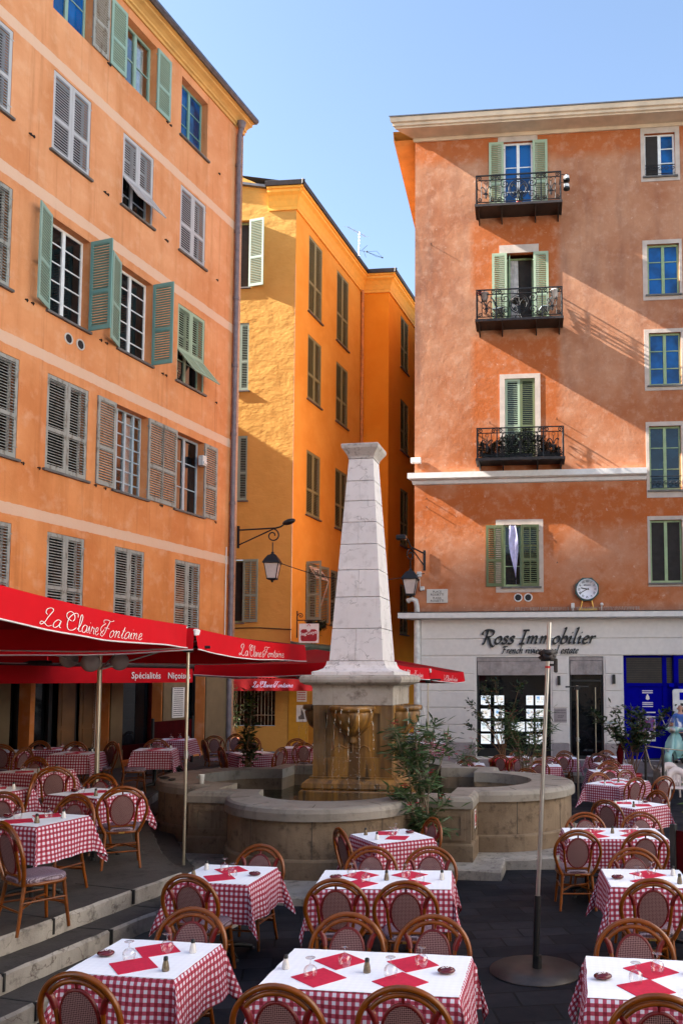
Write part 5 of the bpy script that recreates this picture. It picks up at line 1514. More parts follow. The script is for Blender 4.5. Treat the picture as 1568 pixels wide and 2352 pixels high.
# thin support poles at the joined parasol corners
def thin_pole(label, x, y, z0, z1, r=.017):
    t = thing('support_pole', label, 'pole', (x, y, z0))
    b = MB(); b.tube([(0, 0, 0), (0, 0, z1 - z0)], r, 8); b.build('pole', M['steel_warm'], t)
    b = MB(); b.tube([(-.28, -.05, z1 - z0 - .03), (.28, .05, z1 - z0 - .03)], .022, 6); b.cbox(-.06, .06, -.06, .06, z1 - z0 - .10, z1 - z0 - .01, .01); b.build('corner_bracket', M['iron'], t)
    b = MB(); zc = (z1 - z0) * .52; b.tube([(0, 0, zc), (0, 0, zc + .10)], r * 1.5, 8); b.tube([(0, 0, zc + .05), (.06, 0, zc + .05)], .008, 5); b.build('clamp', M['steel'], t)
    return t
thin_pole('thin steel pole where the two lettered parasols meet left of the fountain', -3.36, 11.45, -.086, 3.06, .021)
thin_pole('thin steel pole under the far parasol corner right of the obelisk', -.24, 18.45, -.26, 2.62, .015)
thin_pole('thin steel pole standing in front of the black shop door', 3.28, 20.4, -.31, 2.45, .026)
# bare parasol pole with round foot
t = thing('bare_parasol_pole', 'bare steel parasol pole without canopy on a round dark steel plate', 'parasol pole', (.86, 7.84, 0))
b = MB(); b.tube([(0, 0, .03), (.025, 0, .66)], .030, 10); b.build('lower_tube', M['iron'], t)
b = MB(); b.tube([(.024, 0, .62), (.155, 0, 3.12)], .0195, 10); b.build('pole', M['steel'], t)
b = MB(); b.lathe([(.001, .0), (.41, 0), (.41, .012), (.12, .022), (.001, .026)], 48); b.build('base_plate', plain('rusty_plate', (.045, .035, .032), .45, .3, var=.4, scale=5), t)
b = MB(); b.tube([(.02, 0, .02), (.02, 0, .14)], .036, 10); b.build('collar', M['iron'], t)
b = MB()
for z, q in ((2.84, .9), (2.80, .7)): b.lathe([(.028, -.03), (.06, -.035), (.075, 0), (.06, .03), (.028, .03)], 9, (.138, 0, z), flute=lambda a, h: 1 + .35 * math.sin(a * 3 + h * 60))
b.cbox(.19, .225, -.02, .02, 2.66, 2.79, .008); b.tube([(.13, 0, 2.73), (.2, 0, 2.73)], .012, 6); b.build('clamp', M['iron_rust'], t)
b = MB(); b.tube([(.134, 0, 2.70), (.1347, 0, 2.72)], .0245, 10); b.build('red_band', M['ink_red'], t)
# globe lamp cluster on the second parasol's pole
t = thing('globe_lamp', 'cluster of milk glass globe lamps on the terrace parasol pole', 'lamp', (-5.45, 13.75, 2.9))
for (x, y, z) in ((-.46, -.1, .03), (.02, -.42, -.04), (.24, .2, -.01)):
    b = MB(); b.sphere((x, y, z), .148, 18); b.build('globe', M['globe'], t)
    b = MB(); b.tube([(0, 0, .18), (x * .6, y * .6, .20), (x, y, z + .15)], .016, 6); b.lathe([(.05, .12), (.05, .17), (.02, .18)], 10, (x, y, z)); b.build('lamp_arm', M['steel'], t)
# awnings
def awning(label, p0, p1, ztop, zbot, back, zback, nm='awning', bar=True, mat='red', segs=30):
    """valance between p0 and p1 (xy), fabric rising towards back (vector) """
    t = thing(nm, label, 'awning', (p0[0], p0[1], zbot))
    a = Vector((0, 0, 0)); c = Vector((p1[0] - p0[0], p1[1] - p0[1], 0)); h = ztop - zbot; bk = Vector((*back, zback - ztop))
    out_ = -Vector((*back, 0)).normalized()
    def pt(s, q): return a.lerp(c, s) + Vector((0, 0, h * (1 - q))) + out_ * (.018 * math.sin(s * 40) * q + .008 * math.sin(s * 93) * q)
    b = MB(); vs = []
    for i in range(segs + 1):
        for q in (0, .5, 1): vs.append(pt(i / segs, q))
    b.add(vs, [(3*i+j, 3*i+j+1, 3*i+4+j, 3*i+3+j) for i in range(segs) for j in range(2)], True); v = b.build('valance', M[mat], t)
    b = MB(); vs = []
    for i in range(segs + 1):
        s = i / segs; p = a.lerp(c, s) + Vector((0, 0, h + .03))
        for q in (0, .5, 1): vs.append(p + bk * q + Vector((0, 0, -.06 * math.sin(PI * q))))
    b.add(vs, [(3*i+j, 3*i+3+j, 3*i+4+j, 3*i+1+j) for i in range(segs) for j in range(2)], True); b.build('awning_cloth', M[mat], t)
    if bar:
        b = MB(); b.tube([a + Vector((0, 0, h + .05)), c + Vector((0, 0, h + .05))], .055, 8)
        for s in (.03, .5, .97): q = a.lerp(c, s); b.tube([q + Vector((0, 0, h + .03)), q + bk * .5 + Vector((0, 0, -.22)), q + bk * .98], .025, 6)
        b.build('front_bar', M['iron_rust'], t)
    return t, v, a, c, h, out_
nl = Vector((LD.y, -LD.x, 0))
def lpt(u, o): q = LD * u + nl * o; return (LX + q.x, LY + q.y)
t, v, a, c, h, out_ = awning('long red terrace awning with white menu wording on its hem', lpt(-12.5, 1.5), lpt(-4.25, 1.5), 2.86, 2.52, (-nl.x * 1.45, -nl.y * 1.45), 3.75)
L = c.length
for s, x0, wd in (('Spécialités', L - 2.31, 1.02), ('Niçoises', L - 1.01, .88)):
    tm = text_mb(s, .145, wd, bold=.008); tm.v = [tuple(a.lerp(c, (x0 + x) / L) + Vector((0, 0, .095 + z)) + out_ * .03) for x, y, z in tm.v]; tm.build('lettering', M['letter'], v)
t, v, a, c, h, out_ = awning('shaded red awning with script wording over the barred window behind the parasols', (-7.85, 29.6), (-4.25, 29.25), 2.62, 2.20, (.13, 1.35), 3.25, bar=False, mat='red_shade')  # cloth in the darker red, the awning's shade put into its colour
L = c.length; tm = script_mb(LCF, .20, 1.45); tm.v = [tuple(a.lerp(c, (1.45 + x) / L) + Vector((0, 0, .12 + z)) + out_ * .03) for x, y, z in tm.v]; tm.build('lettering', M['cloth_lav'], v)
# notices
for (label, P, w_, h_, lines, ph) in (
    ('framed menu board on the beige pilaster under the red awning', None, .52, .80, 14, 0),
    ('white printed notice with red lines high on the yellow pillar', (-4.95, 30.92, 1.98), .36, .38, 4, 0),
    ('white map poster pinned on the yellow pillar below the notice', (-4.95, 30.92, 1.37), .38, .60, 0, 1)):
    if P is None: q = lpt(-2.81, .085); P = (q[0], q[1], 1.98); rz_ = math.atan2(LD.y, LD.x)
    else: rz_ = RROT
    t = thing('notice', label, 'sign', P, rz_)
    b = MB(); b.box(-w_/2, w_/2, 0, .02, -h_/2, h_/2); b.build('board', M['fr_white'] if ph or lines == 4 else M['ledge'], t)
    b = MB()
    for i in range(lines):
        z = h_/2 - (i + .8) * h_ / (lines + .6); x = -w_ * .4
        while x < w_ * .38:
            e = min(w_ * .4, x + random.uniform(.02, .07)); b.box(x, e - .008, -.002, -.0005, z, z + h_ / (lines + 1) * .45); x = e
    if ph: b.add([(-.02, -.001, .2), (.08, -.001, .0), (.12, -.001, -.2), (-.1, -.001, -.22), (-.12, -.001, -.12), (-.02, -.001, -.05)], [(0, 5, 4, 3, 2, 1)])
    b.build('print', M['ink_red'] if lines == 4 else M['ink'], t)
b = MB(); b.box(-5.42, -4.72, 30.95, 30.99, 0, 3.4); o = b.build('yellow_pilaster', M['shop_yel'], yel); o.matrix_parent_inverse = yM.inverted()
t = thing('surrounding_house', 'pale church front closing the square, behind the viewer', 'church', (0, -9, 0))
b = MB(); b.box(-17, 15, -10, 0, -.5, 12.0); b.build('wall', plain('shaded_church_stone', (.34, .28, .22), .9), t)
t = thing('surrounding_house', 'sunlit cream house closing the square on the right, beyond the picture edge', 'house', (13.5, -2, 0))
b = MB(); b.box(0, 8, -14, 17, -.5, 17); b.build('wall', plain('sunlit_cream_render', (.54, .52, .49), .9), t)
t2 = thing('surrounding_house', 'tall house closing the lane behind the orange house, beyond the picture edge', 'house', (-21, 36.0, 0))
b = MB(); b.box(-6, 4, -6.2, 10, -.5, 18.2); b.build('wall', M['yellow'], t2)
# ------------------------------------------------------------------ tables
def table_frame(label, x, y, z, rot, w, d):
    t = thing('cafe_table', label, 'table', (x, y, z), R(rot), 'cafe tables')
    b = MB(); b.cbox(-w/2, w/2, -d/2, d/2, .715, .742, .006); b.build('tabletop', M['black'], t)
    for px in ((0,) if w < 1 else (-w * .27, w * .27)):
        b = MB(); b.tube([(px, 0, .05), (px, 0, .715)], .038, 10); b.build('pedestal', M['black'], t)
        for k in range(4):
            a = PI / 4 + k * PI / 2
            b = MB(); b.tube([(px, 0, .085), (px + .14 * math.cos(a), .14 * math.sin(a), .07), (px + .27 * math.cos(a), .27 * math.sin(a), .03)], [.03, .024, .02], 7)
            b.lathe([(.001, 0), (.028, 0), (.028, .022), (.001, .03)], 8, (px + .27 * math.cos(a), .27 * math.sin(a), 0)); b.build('foot', M['black'], t)
    return t

def cloth_mesh(w, d, hang=.36, seed=0):
    rn = random.Random(seed); b = MB(); b.uv = []
    def axis(h):
        n1 = 9; n0 = max(6, int(h * 2 / .06))
        return [-h - hang + hang * i / n1 for i in range(n1)] + [-h + 2 * h * i / n0 for i in range(n0 + 1)] + [h + hang * (i + 1) / n1 for i in range(n1)]
    X, Y = axis(w / 2), axis(d / 2)
    ph = [rn.random() * 6.3 for _ in range(12)]
    hx, hy = w / 2 + .004, d / 2 + .004
    skew = [rn.uniform(-.04, .04) for _ in range(2)]
    for y in Y:
        for x in X:
            ex = max(0, abs(x) - w / 2); ey = max(0, abs(y) - d / 2); sx_ = 1 if x > 0 else -1; sy_ = 1 if y > 0 else -1
            px = max(-hx, min(hx, x)); py = max(-hy, min(hy, y)); pz = .7445
            r = math.hypot(ex, ey)
            if r > 0:
                th = math.atan2(ey, ex); fl = math.sin(2 * th)
                pz = .7445 - r * (.975 - .05 * fl) + .006 * math.sin(r * 20)
                ox = math.cos(th) ** .7 if th < PI/2 - 1e-6 else 0; oy = math.sin(th) ** .7 if th > 1e-6 else 0
                fold = .21 * r * fl
                wave = r / hang
                k = (0 if sx_ > 0 else 1) if ex > ey else (2 if sy_ > 0 else 3)
                co = y if ex > ey else x
                wv = .022 * math.sin(co * 9 + ph[k]) + .012 * math.sin(co * 21 + ph[k + 4])
                o = .055 * r + wv * wave * (1 - fl)
                px += sx_ * (ox * (o + .008) + fold * .72); py += sy_ * (oy * (o + .008) + fold * .72)
                px += sx_ * fl * .03 * math.sin(th * 8 + ph[8]) * wave; py -= sy_ * fl * .03 * math.sin(th * 8 + ph[9]) * wave
            b.v.append((px, py, pz)); b.uv.append((x + 5.0165 + skew[0], y + 5.0165 + skew[1]))
    n = len(X)
    for j in range(len(Y) - 1):
        for i in range(n - 1):
            b.f.append([j*n+i, j*n+i+1, (j+1)*n+i+1, (j+1)*n+i]); b.sm.append(True); b.mi.append(0)
    return b

def paper_mesh(w, d, seed):
    rn = random.Random(seed); b = MB(); n = 14
    P = []
    for (x0, y0, x1, y1) in ((-w/2, -d/2, w/2, -d/2), (w/2, -d/2, w/2, d/2), (w/2, d/2, -w/2, d/2), (-w/2, d/2, -w/2, -d/2)):
        for i in range(n):
            f = i / n; P.append((x0 + (x1-x0) * f + rn.uniform(-.003, .003), y0 + (y1-y0) * f + rn.uniform(-.003, .003)))
    b.prism(P, .7485, .7505)
    if w > 1: b.box(-.002, .5 * .002, -d/2, d/2, .7504, .7509)
    return b

def mk_glass():
    t = thing('wine_glass', '', '', group='upturned wine glasses')
    b = MB(); b.lathe([(.034, 0), (.040, .015), (.0425, .035), (.040, .055), (.028, .070), (.008, .078)], 18); b.build('bowl', M['glass'], t)
    b = MB(); b.lathe([(.008, .078), (.0045, .085), (.0042, .108), (.008, .115), (.030, .118), (.032, .120), (.030, .122), (.001, .1225)], 16); b.build('foot', M['glass'], t)
    return t
def mk_shaker(mat, nm):
    t = thing(nm, '', '', group=nm.replace('_', ' ') + 's')
    b = MB(); b.lathe([(.001, 0), (.023, 0), (.0245, .01), (.020, .040), (.0145, .062), (.013, .068)], 12); b.build('bottle', M[mat], t)
    b = MB(); b.lathe([(.0145, .066), (.0155, .074), (.013, .088), (.001, .092)], 12); b.build('cap', M['black'], t)
    return t
def mk_napkin():
    b = MB(); b.cbox(-.124, .124, -.124, .124, 0, .004, .0012)
    vs = [];
    o = b.build('napkin', M['napkin']); return o
def mk_pebble():
    t = thing('number_stone', '', '', group='numbered table stones')
    b = MB(); b.sphere((0, 0, .021), .058, 16, sz=.36); b.xform(Matrix.Diagonal((1, .72, 1, 1))); b.build('stone', M['pebble'], t)
    return t
PROTO = dict(glass=mk_glass(), salt=mk_shaker('salt', 'salt_shaker'), pepper=mk_shaker('pepper', 'pepper_shaker'), napkin=mk_napkin(), pebble=mk_pebble())
USED = set()
CATS = dict(glass='glass', salt='salt shaker', pepper='pepper shaker', napkin='napkin', pebble='stone')
def place(kind, x, y, z, rz, label):
    p = PROTO[kind]
    o = p if kind not in USED else copy_tree(p)
    USED.add(kind)
    o.location = (x, y, z); o.rotation_euler = (0, 0, rz)
    o['label'] = label; o['category'] = CATS[kind]; o['group'] = {'glass': 'upturned wine glasses', 'salt': 'salt shakers', 'pepper': 'pepper shakers', 'napkin': 'red paper napkins', 'pebble': 'numbered table stones'}[kind]
    return o

SINGLE = dict(napkin=[(-.01, -.18, 'near'), (.02, .16, 'far')], glass=[(-.09, -.10, 'near'), (.08, .10, 'far')], salt=[(.27, .13, '')], pepper=[(.25, -.21, '')], pebble=[(-.29, -.04, '')])
DOUBLE = dict(napkin=[(-.27, -.19, 'near left'), (-.22, .15, 'far left'), (.23, -.18, 'near right'), (.25, .15, 'far right')],
              glass=[(-.33, -.17, 'near left'), (-.19, .07, 'far left'), (.16, -.12, 'near right'), (.31, .10, 'far right')], salt=[(-.52, -.03, '')], pepper=[(.0, -.02, '')], pebble=[(.47, 0, '')])
def laid_table(td, x, y, z, rot, w=.75, d=.72, items='full', num=None, mirror=(1, 1), swap=False):
    """td: how the table is told apart"""
    seed = int(abs(x * 131 + y * 17) * 10)
    table_frame('cafe table ' + td, x, y, z, rot, w, d)
    rr = R(rot)
    c = cloth_mesh(w, d, seed=seed).build('tablecloth', M['gingham'], None, (x, y, z), (0, 0, rr))
    tag(c, 'gingham cloth, table ' + td, 'tablecloth', 'gingham tablecloths')
    p = paper_mesh(w - .006, d - .006, seed).build('paper_cover', M['paper'], None, (x, y, z), (0, 0, rr))
    tag(p, 'white paper top, table ' + td, 'paper cover', 'white paper table covers')
    rn = random.Random(seed)
    def at(a, b_, h): return (x + a * math.cos(rr) - b_ * math.sin(rr), y + a * math.sin(rr) + b_ * math.cos(rr), z + h)
    sch = DOUBLE if w > 1 else SINGLE
    nm = dict(glass='wine glass', salt='salt shaker', pepper='pepper shaker', napkin='red napkin', pebble='red number stone')
    for kind, L in sch.items():
        if items == 'few' and kind in ('pebble', 'pepper'): continue
        if items == 'none': continue
        for (a, b_, q) in L:
            a *= mirror[0]; b_ *= mirror[1]
            if swap: a, b_ = b_, a
            a += rn.uniform(-.022, .022); b_ += rn.uniform(-.022, .022)
            if kind == 'napkin': h = .7508 if True else 0
            elif kind == 'glass': h = .7555
            else: h = .7508
            lab = (q + ' ' if q else '') + nm[kind] + ', table ' + td
            o = place(kind, *at(a, b_, h), rr + (R(45) + rn.uniform(-.2, .2) if kind == 'napkin' else (rn.uniform(-.3, .3) if kind == 'pebble' else rn.random() * 6)), lab)
            if kind == 'pebble' and num:
                tm = text_mb(num, .034, .074, bold=.035, align='CENTER'); tm.v = [(-q_[0], .006 - (q_[2] - .013), .021 + .0209 * math.sqrt(max(.05, 1 - (q_[0] / .058) ** 2 - ((.006 - (q_[2] - .013)) / .0418) ** 2))) for q_ in tm.v]
                tm.xform(Matrix.Translation((0, 0, .0015)))
                tm.build('stone_number', M['letter'], o)

# ------------------------------------------------------------------ chairs
def arc(cx, cz, rx, rz_, a0, a1, n):
    return [(cx + rx * math.cos(R(a0 + (a1 - a0) * i / n)), cz + rz_ * math.sin(R(a0 + (a1 - a0) * i / n))) for i in range(n + 1)]
def lean(x, z, off=0): return (x, -.185 - .105 * max(0, (z - .42)) / .5 + off, z)
def make_chair():
    t = thing('bistro_chair', '', 'chair')
    # outer hoop, springs from the seat, widens, closes in a round arch
    hp = [(-.175, .40), (-.225, .50)] + [(x, z) for x, z in arc(0, .66, .265, .255, 190, -10, 26)] + [(.225, .50), (.175, .40)]
    b = MB(); b.tube([lean(x, z) for x, z in hp], .0185, 8)
    b.tube([lean(x, z) for x, z in arc(0, .66, .226, .216, 150, 30, 16)], .0165, 8)
    for s in (-1, 1): b.tube([lean(s * q, z) for q, z in ((.125, .43), (.145, .55), (.156, .68), (.170, .765), (.196, .775))], .0145, 7)
    b.tube([lean(x, .475) for x in (-.122, -.04, .04, .122)], .013, 7)
    b.build('back_frame', M['rattan'], t)
    for s in (-1, 1):
        b = MB(); b.tube([lean(s * q, z) for q, z in ((.158, .70), (.166, .735), (.178, .765), (.197, .795))], .0205, 8); b.build('binding', M['redwrap'], t)
    # oval woven panel
    el = arc(0, .652, .124, .170, 0, 360, 28)[:-1]
    b = MB(); n = len(el)
    vs = [lean(x, z, .010) for x, z in el] + [lean(x, z, -.010) for x, z in el]
    b.add([lean(0, .652, .016)] + vs[:n], [(0, i + 1, (i + 1) % n + 1) for i in range(n)][::1], True)
    b.add([lean(0, .652, -.016)] + vs[n:], [(0, (i + 1) % n + 1, i + 1) for i in range(n)], True)
    bk = b.build('backrest', M['weave_b'], t)
    b = MB(); b.tube([lean(x, z) for x, z in el], .0125, 7, closed=True)
    b.tube([lean(0, z) for z in (.475, .495)], .012, 6); b.tube([lean(0, z) for z in (.818, .866)], .010, 6)
    b.build('panel_rim', M['redwrap'], bk)
    # seat
    P = []
    for k in range(32):
        a = 2 * PI * k / 32; c, s = math.cos(a), math.sin(a)
        e = .55; x = .212 * math.copysign(abs(c) ** e, c); y = .205 * math.copysign(abs(s) ** e, s)
        P.append((x * (1 + .06 * (y / .2)), y))
    b = MB()
    rings = [(1.0, .415), (1.02, .432), (.99, .452), (.93, .461), (.5, .464), (0.001, .463)]
    vs = []; n = len(P)
    for s, z in rings: vs += [(x * s, y * s, z) for x, y in P]
    b.add(vs, [(k*n+i, k*n+(i+1) % n, (k+1)*n+(i+1) % n, (k+1)*n+i) for k in range(len(rings)-1) for i in range(n)], True)
    b.build('seat', M['weave_s'], t)
    b = MB(); b.tube([(x * .97, y * .97, .402) for x, y in P], .0165, 7, closed=True); b.build('seat_frame', M['rattan'], t)
    b = MB(); b.box(-.03, .03, -.2215, -.2165, .395, .411); b.build('maker_plate', M['brass'], t)
    for sx_ in (-1, 1):
        for (y0, y1) in ((.165, .205), (-.170, -.235)):
            b = MB(); b.tube([(sx_ * .168, y0, .41), (sx_ * .180, y0 + (y1-y0) * .4, .24), (sx_ * .205, y1, 0)], [.0175, .0165, .0145], 8); b.build('leg', M['rattan'], t)
    b = MB()
    for s in (-1, 1): b.tube([(s * .185, .18, .215), (s * .05, .03, .235), (0, 0, .24), (-s * .05, -.03, .235), (-s * .185, -.20, .215)], .010, 6)
    for y, z in ((.187, .19), (-.212, .19)): b.tube([(-.186, y, z), (.186, y, z)], .0095, 6)
    for s in (-1, 1): b.tube([(s * .186, .187, .26), (s * .186, -.205, .26)], .0095, 6)
    b.build('stretcher', M['rattan'], t)
    return t
CH0 = make_chair(); CH_USED = [False]
def chair(label, hx, hy, z, rot):
    """hx, hy: where the top of the back stands; rot 0 = back to the camera"""
    o = CH0 if not CH_USED[0] else copy_tree(CH0); CH_USED[0] = True
    r = R(rot); by = -.290
    o.location = (hx + by * math.sin(r), hy - by * math.cos(r), z); o.rotation_euler = (0, 0, r)
    tag(o, label, 'chair', 'cane bistro chairs')
    return o

# ------------------------------------------------------------------ the square: tables
laid_table('at the bottom centre of the square', -.44, 5.58, 0, -8, 1.23, .75, num='107')
laid_table('at the bottom left beside the stone steps', -1.95, 5.84, 0, -9, .75, .72)
laid_table('at the bottom right corner of the picture', 1.29, 5.44, 0, -9, .75, .76, num='106')
laid_table('in the second row before the fountain', -.50, 8.08, zg(8.1), -1, 1.23, .75, num='105', mirror=(-1, 1))
laid_table('by the terrace corner left of the fountain basin', -2.03, 8.32, zg(8.3), -10, .75, .74, mirror=(-1, 1))
laid_table('turned cornerwise against the front basin lobe', -.58, 10.62, zg(10.6), 31, .76, .74, mirror=(-1, -1))
laid_table('second from the bottom on the right side', 1.93, 8.12, 0, -4, .75, .74)
laid_table('for four on the right between pole and basin', 2.17, 10.83, zg(10.8), -2, 1.20, .76)
laid_table('turned cornerwise on the right behind the table for four', 3.10, 13.85, zg(13.8), 38, .78, .75, mirror=(-1, 1))
laid_table('long and slanting on the right beyond the cornerwise table', 3.62, 17.55, zg(17.5), 49, 1.25, .76, items='full')
for i, (x, y, td) in enumerate(((4.0, 20.3, 'nearest of three in the row before the blue door'), (4.55, 22.7, 'middle one of three in the row before the blue door'), (4.85, 25.4, 'farthest of three in the row before the blue door'))):
    laid_table(td, x, y, zg(y), 4, .85, .72, items='few', mirror=(-1, 1))
laid_table('behind the fountain left of the oleander pot', .78, 22.5, zg(22.5), 0, .80, .72, items='few')
laid_table('behind the fountain right of the tall oleander', 2.62, 22.1, zg(22.1), -3, .95, .74, items='few')
laid_table('close behind the basin rim under the oleander stems', 1.58, 19.6, zg(19.6), 0, .80, .72, items='few')
laid_table('before the right end of the shop window', 3.55, 24.9, zg(24.9), 0, .85, .72, items='few')
laid_table('farthest back under the shop window cards', 2.25, 25.3, zg(25.3), 0, .75, .72, items='few')
laid_table('alone at the wall between obelisk and shop window', -.28, 24.6, zg(24.6) + .45, 20, .70, .70, items='few')
TZ = .48
laid_table('on the terrace edge at the left picture border', -3.99, 8.52, TZ, -19, .76, .70)
laid_table('on the terrace behind the standing cane chair', -4.15, 10.45, TZ, -25, .80, .72)
laid_table('cut by the left border in the second terrace row', -5.62, 10.72, TZ, -14, .80, .70, items='few')
laid_table('in the middle of the terrace behind two crossed chairs', -6.05, 12.95, TZ, -20, .78, .72)
laid_table('before the glass door of the terrace', -6.74, 16.02, TZ, 0, .76, .70, items='few')
laid_table('on the terrace before the dark red screen', -5.55, 16.85, TZ, 8, .72, .70, items='few')
laid_table('far left by the beige pilaster', -8.22, 16.42, TZ, -8, .74, .70, items='none')
laid_table('in the shade beside the glass door frame', -7.58, 17.0, TZ, -5, .74, .70, items='few')
laid_table('in deep shade under the menu board', -6.0, 19.6, TZ, 0, .74, .70, items='few')
laid_table('behind the left basin lobe under the script awning', -4.2, 19.35, .20, 33, .78, .72, items='few')
laid_table('in shade next to the pedestal behind the basin', -3.35, 20.9, .20, 5, .80, .72, items='few')

# ------------------------------------------------------------------ the square: chairs
CL_ = [
 ('foreground chair at the bottom left corner, back turned to us', -2.08, 5.02, 0, -14),
 ('chair with lit woven back behind the bottom left table', -1.80, 6.42, 0, 172),
 ('chair back to us before the table by the terrace corner', -2.16, 7.48, 0, -14),
 ('chair behind the terrace corner table against the basin', -1.83, 8.95, zg(8.9), 168),
 ('left of two foreground chairs before the bottom centre table', -.90, 4.83, 0, -9),
 ('right of two foreground chairs before the bottom centre table', -.20, 4.80, 0, -9),
 ('left chair facing us behind the bottom centre table', -.65, 6.28, 0, 174),
 ('right chair facing us behind the bottom centre table', -.04, 6.22, 0, 172),
 ('left chair back to us before the second row table', -.87, 7.32, 0, -2),
 ('right chair back to us before the second row table', -.28, 7.24, 0, -2),
 ('left chair facing us behind the second row table', -.69, 8.86, zg(8.9), 180),
 ('right chair facing us behind the second row table', -.09, 8.84, zg(8.9), 178),
 ('chair seen edge on left of the cornerwise table at the basin', -1.16, 10.08, zg(10), -62),
 ('chair right of the cornerwise table before the basin shoulder', -.06, 11.0, zg(11), 118),
 ('bright foreground chair at the bottom right corner, back to us', 1.17, 4.68, 0, -8),
 ('chair facing us behind the bottom right corner table', 1.36, 6.12, 0, 172),
 ('chair back to us before the second right hand table', 1.80, 7.32, 0, -4),
 ('chair facing us behind the second right hand table', 1.96, 8.75, zg(8.7), 176),
 ('whole chair with legs in view before the table for four', 1.59, 9.93, zg(9.9), 0),
 ('right chair back to us before the table for four', 2.36, 9.92, zg(9.9), -2),
 ('left chair facing us behind the table for four', 1.93, 11.5, zg(11.5), 178),
 ('right chair facing us behind the table for four', 2.68, 11.55, zg(11.5), 176),
 ('chair turned sideways left of the right cornerwise table', 2.49, 12.95, zg(13), -38),
 ('chair right of the right cornerwise table, turned to the left', 3.63, 14.3, zg(14.3), 120),
 ('left chair facing us on the far side of the long slanting table', 3.28, 17.85, zg(17.8), 200),
 ('right chair facing us on the far side of the long slanting table', 3.98, 18.5, zg(18.4), 212),
 ('left chair back to us at the long slanting table', 3.80, 16.65, zg(16.6), 30),
 ('right chair back to us at the long slanting table', 4.42, 16.95, zg(16.9), 22),
 ('first chair back to us in the row before the blue door', 3.80, 19.2, zg(19.2), -4),
 ('chair facing us behind the nearest row table', 4.07, 20.85, zg(20.8), 176),
 ('second chair back to us in the row before the blue door', 4.30, 21.6, zg(21.6), -4),
 ('chair facing us behind the middle row table', 4.50, 23.2, zg(23.2), 176),
 ('third chair back to us in the row before the blue door', 4.48, 24.3, zg(24.3), -4),
 ('chair facing us behind the farthest row table', 5.0, 25.85, zg(25.8), 176),
 ('chair back to us behind the fountain, leftmost of the far group', .63, 21.4, zg(21.4), 0),
 ('chair facing us with its top just over the basin rim', .92, 19.8, zg(19.8), 165),
 ('chair beside the red pot behind the basin, back to us', 1.67, 23.6, zg(23.6), -3),
 ('chair hidden among the oleander stems', 2.12, 22.9, zg(22.9), 170),
 ('chair facing us under the right end of the window cards', 2.78, 24.2, zg(24.2), 176),
 ('chair back to us at the table right of the tall oleander', 2.46, 21.3, zg(21.3), 0),
 ('chair facing us at the table right of the tall oleander', 2.95, 22.9, zg(22.9), 168),
 ('chair back to us by the pilaster right of the shop window', 3.46, 24.0, zg(24), -3),
 ('chair facing us against the pilaster right of the shop window', 3.72, 25.6, zg(25.6), 178),
 ('chair facing us directly under the shop window cards', 2.35, 25.85, zg(25.8), 180),
 ('chair facing us behind the far left fountain side table', .82, 23.1, zg(23), 172),
 ('low chair top behind the basin rim right of the oleander', 1.92, 18.95, zg(19), -20),
 ('chair at the lone table by the wall left of the shop window', -.35, 25.2, zg(24.6) + .45, 175),
]
for a in CL_: chair(*a)
TL_ = [
 ('cane chair standing free with all legs in view on the terrace edge', -3.53, 9.66, TZ, 22),
 ('chair behind the terrace edge table, turned towards it', -3.76, 9.0, TZ, 160),
 ('chair facing us behind the table beyond the standing chair', -4.28, 10.98, TZ, 165),
 ('chair with oval back to us in the middle of the terrace', -5.26, 11.8, TZ, 24),
 ('dark chair crossing the oval backed one in the terrace middle', -5.12, 10.95, TZ, 110),
 ('chair facing us behind the middle terrace table', -6.2, 13.3, TZ, 165),
 ('chair cut by the left border behind the terrace edge table', -4.62, 9.2, TZ, 170),
 ('big chair cut by the left border before the terrace edge table', -3.66, 7.28, TZ, -40),
 ('chair facing us at the table before the glass door', -6.95, 16.5, TZ, 175),
 ('chair turned right at the table before the glass door', -6.28, 16.6, TZ, 140),
 ('leftmost chair by the beige pilaster, back to us', -8.1, 15.9, TZ, 10),
 ('chair facing us under the beige pilaster', -7.75, 16.75, TZ, 170),
 ('chair seen sideways with tilted back near the far left table', -7.25, 15.1, TZ, 78),
 ('chair seen sideways left of the table before the dark red screen', -5.98, 16.05, TZ, -68),
 ('chair facing us behind the table before the dark red screen', -5.68, 17.35, TZ, 178),
 ('left chair of two under the menu board', -6.14, 20.5, .20, 40),
 ('right chair of two under the menu board', -5.75, 21.0, .20, -60),
 ('chair in deep shade by the beige end pilaster', -5.9, 22.6, .20, 10),
 ('chair in deep shade far under the script awning', -5.5, 23.3, .20, 160),
 ('chair facing us behind the table at the left basin lobe', -4.5, 20.0, .20, 172),
 ('chair seen sideways left of the table at the left basin lobe', -4.78, 18.85, .20, -58),
 ('chair seen sideways right of the table at the left basin lobe', -3.42, 18.75, .20, 66),
 ('chair back to us next to the pedestal behind the basin', -3.17, 20.15, .20, 4),
 ('chair facing us in shade next to the pedestal', -3.55, 21.5, .20, 176),
 ('shaded chair behind the young tree on the back terrace', -4.7, 21.9, .20, 150),
]
for a in TL_: chair(*a)
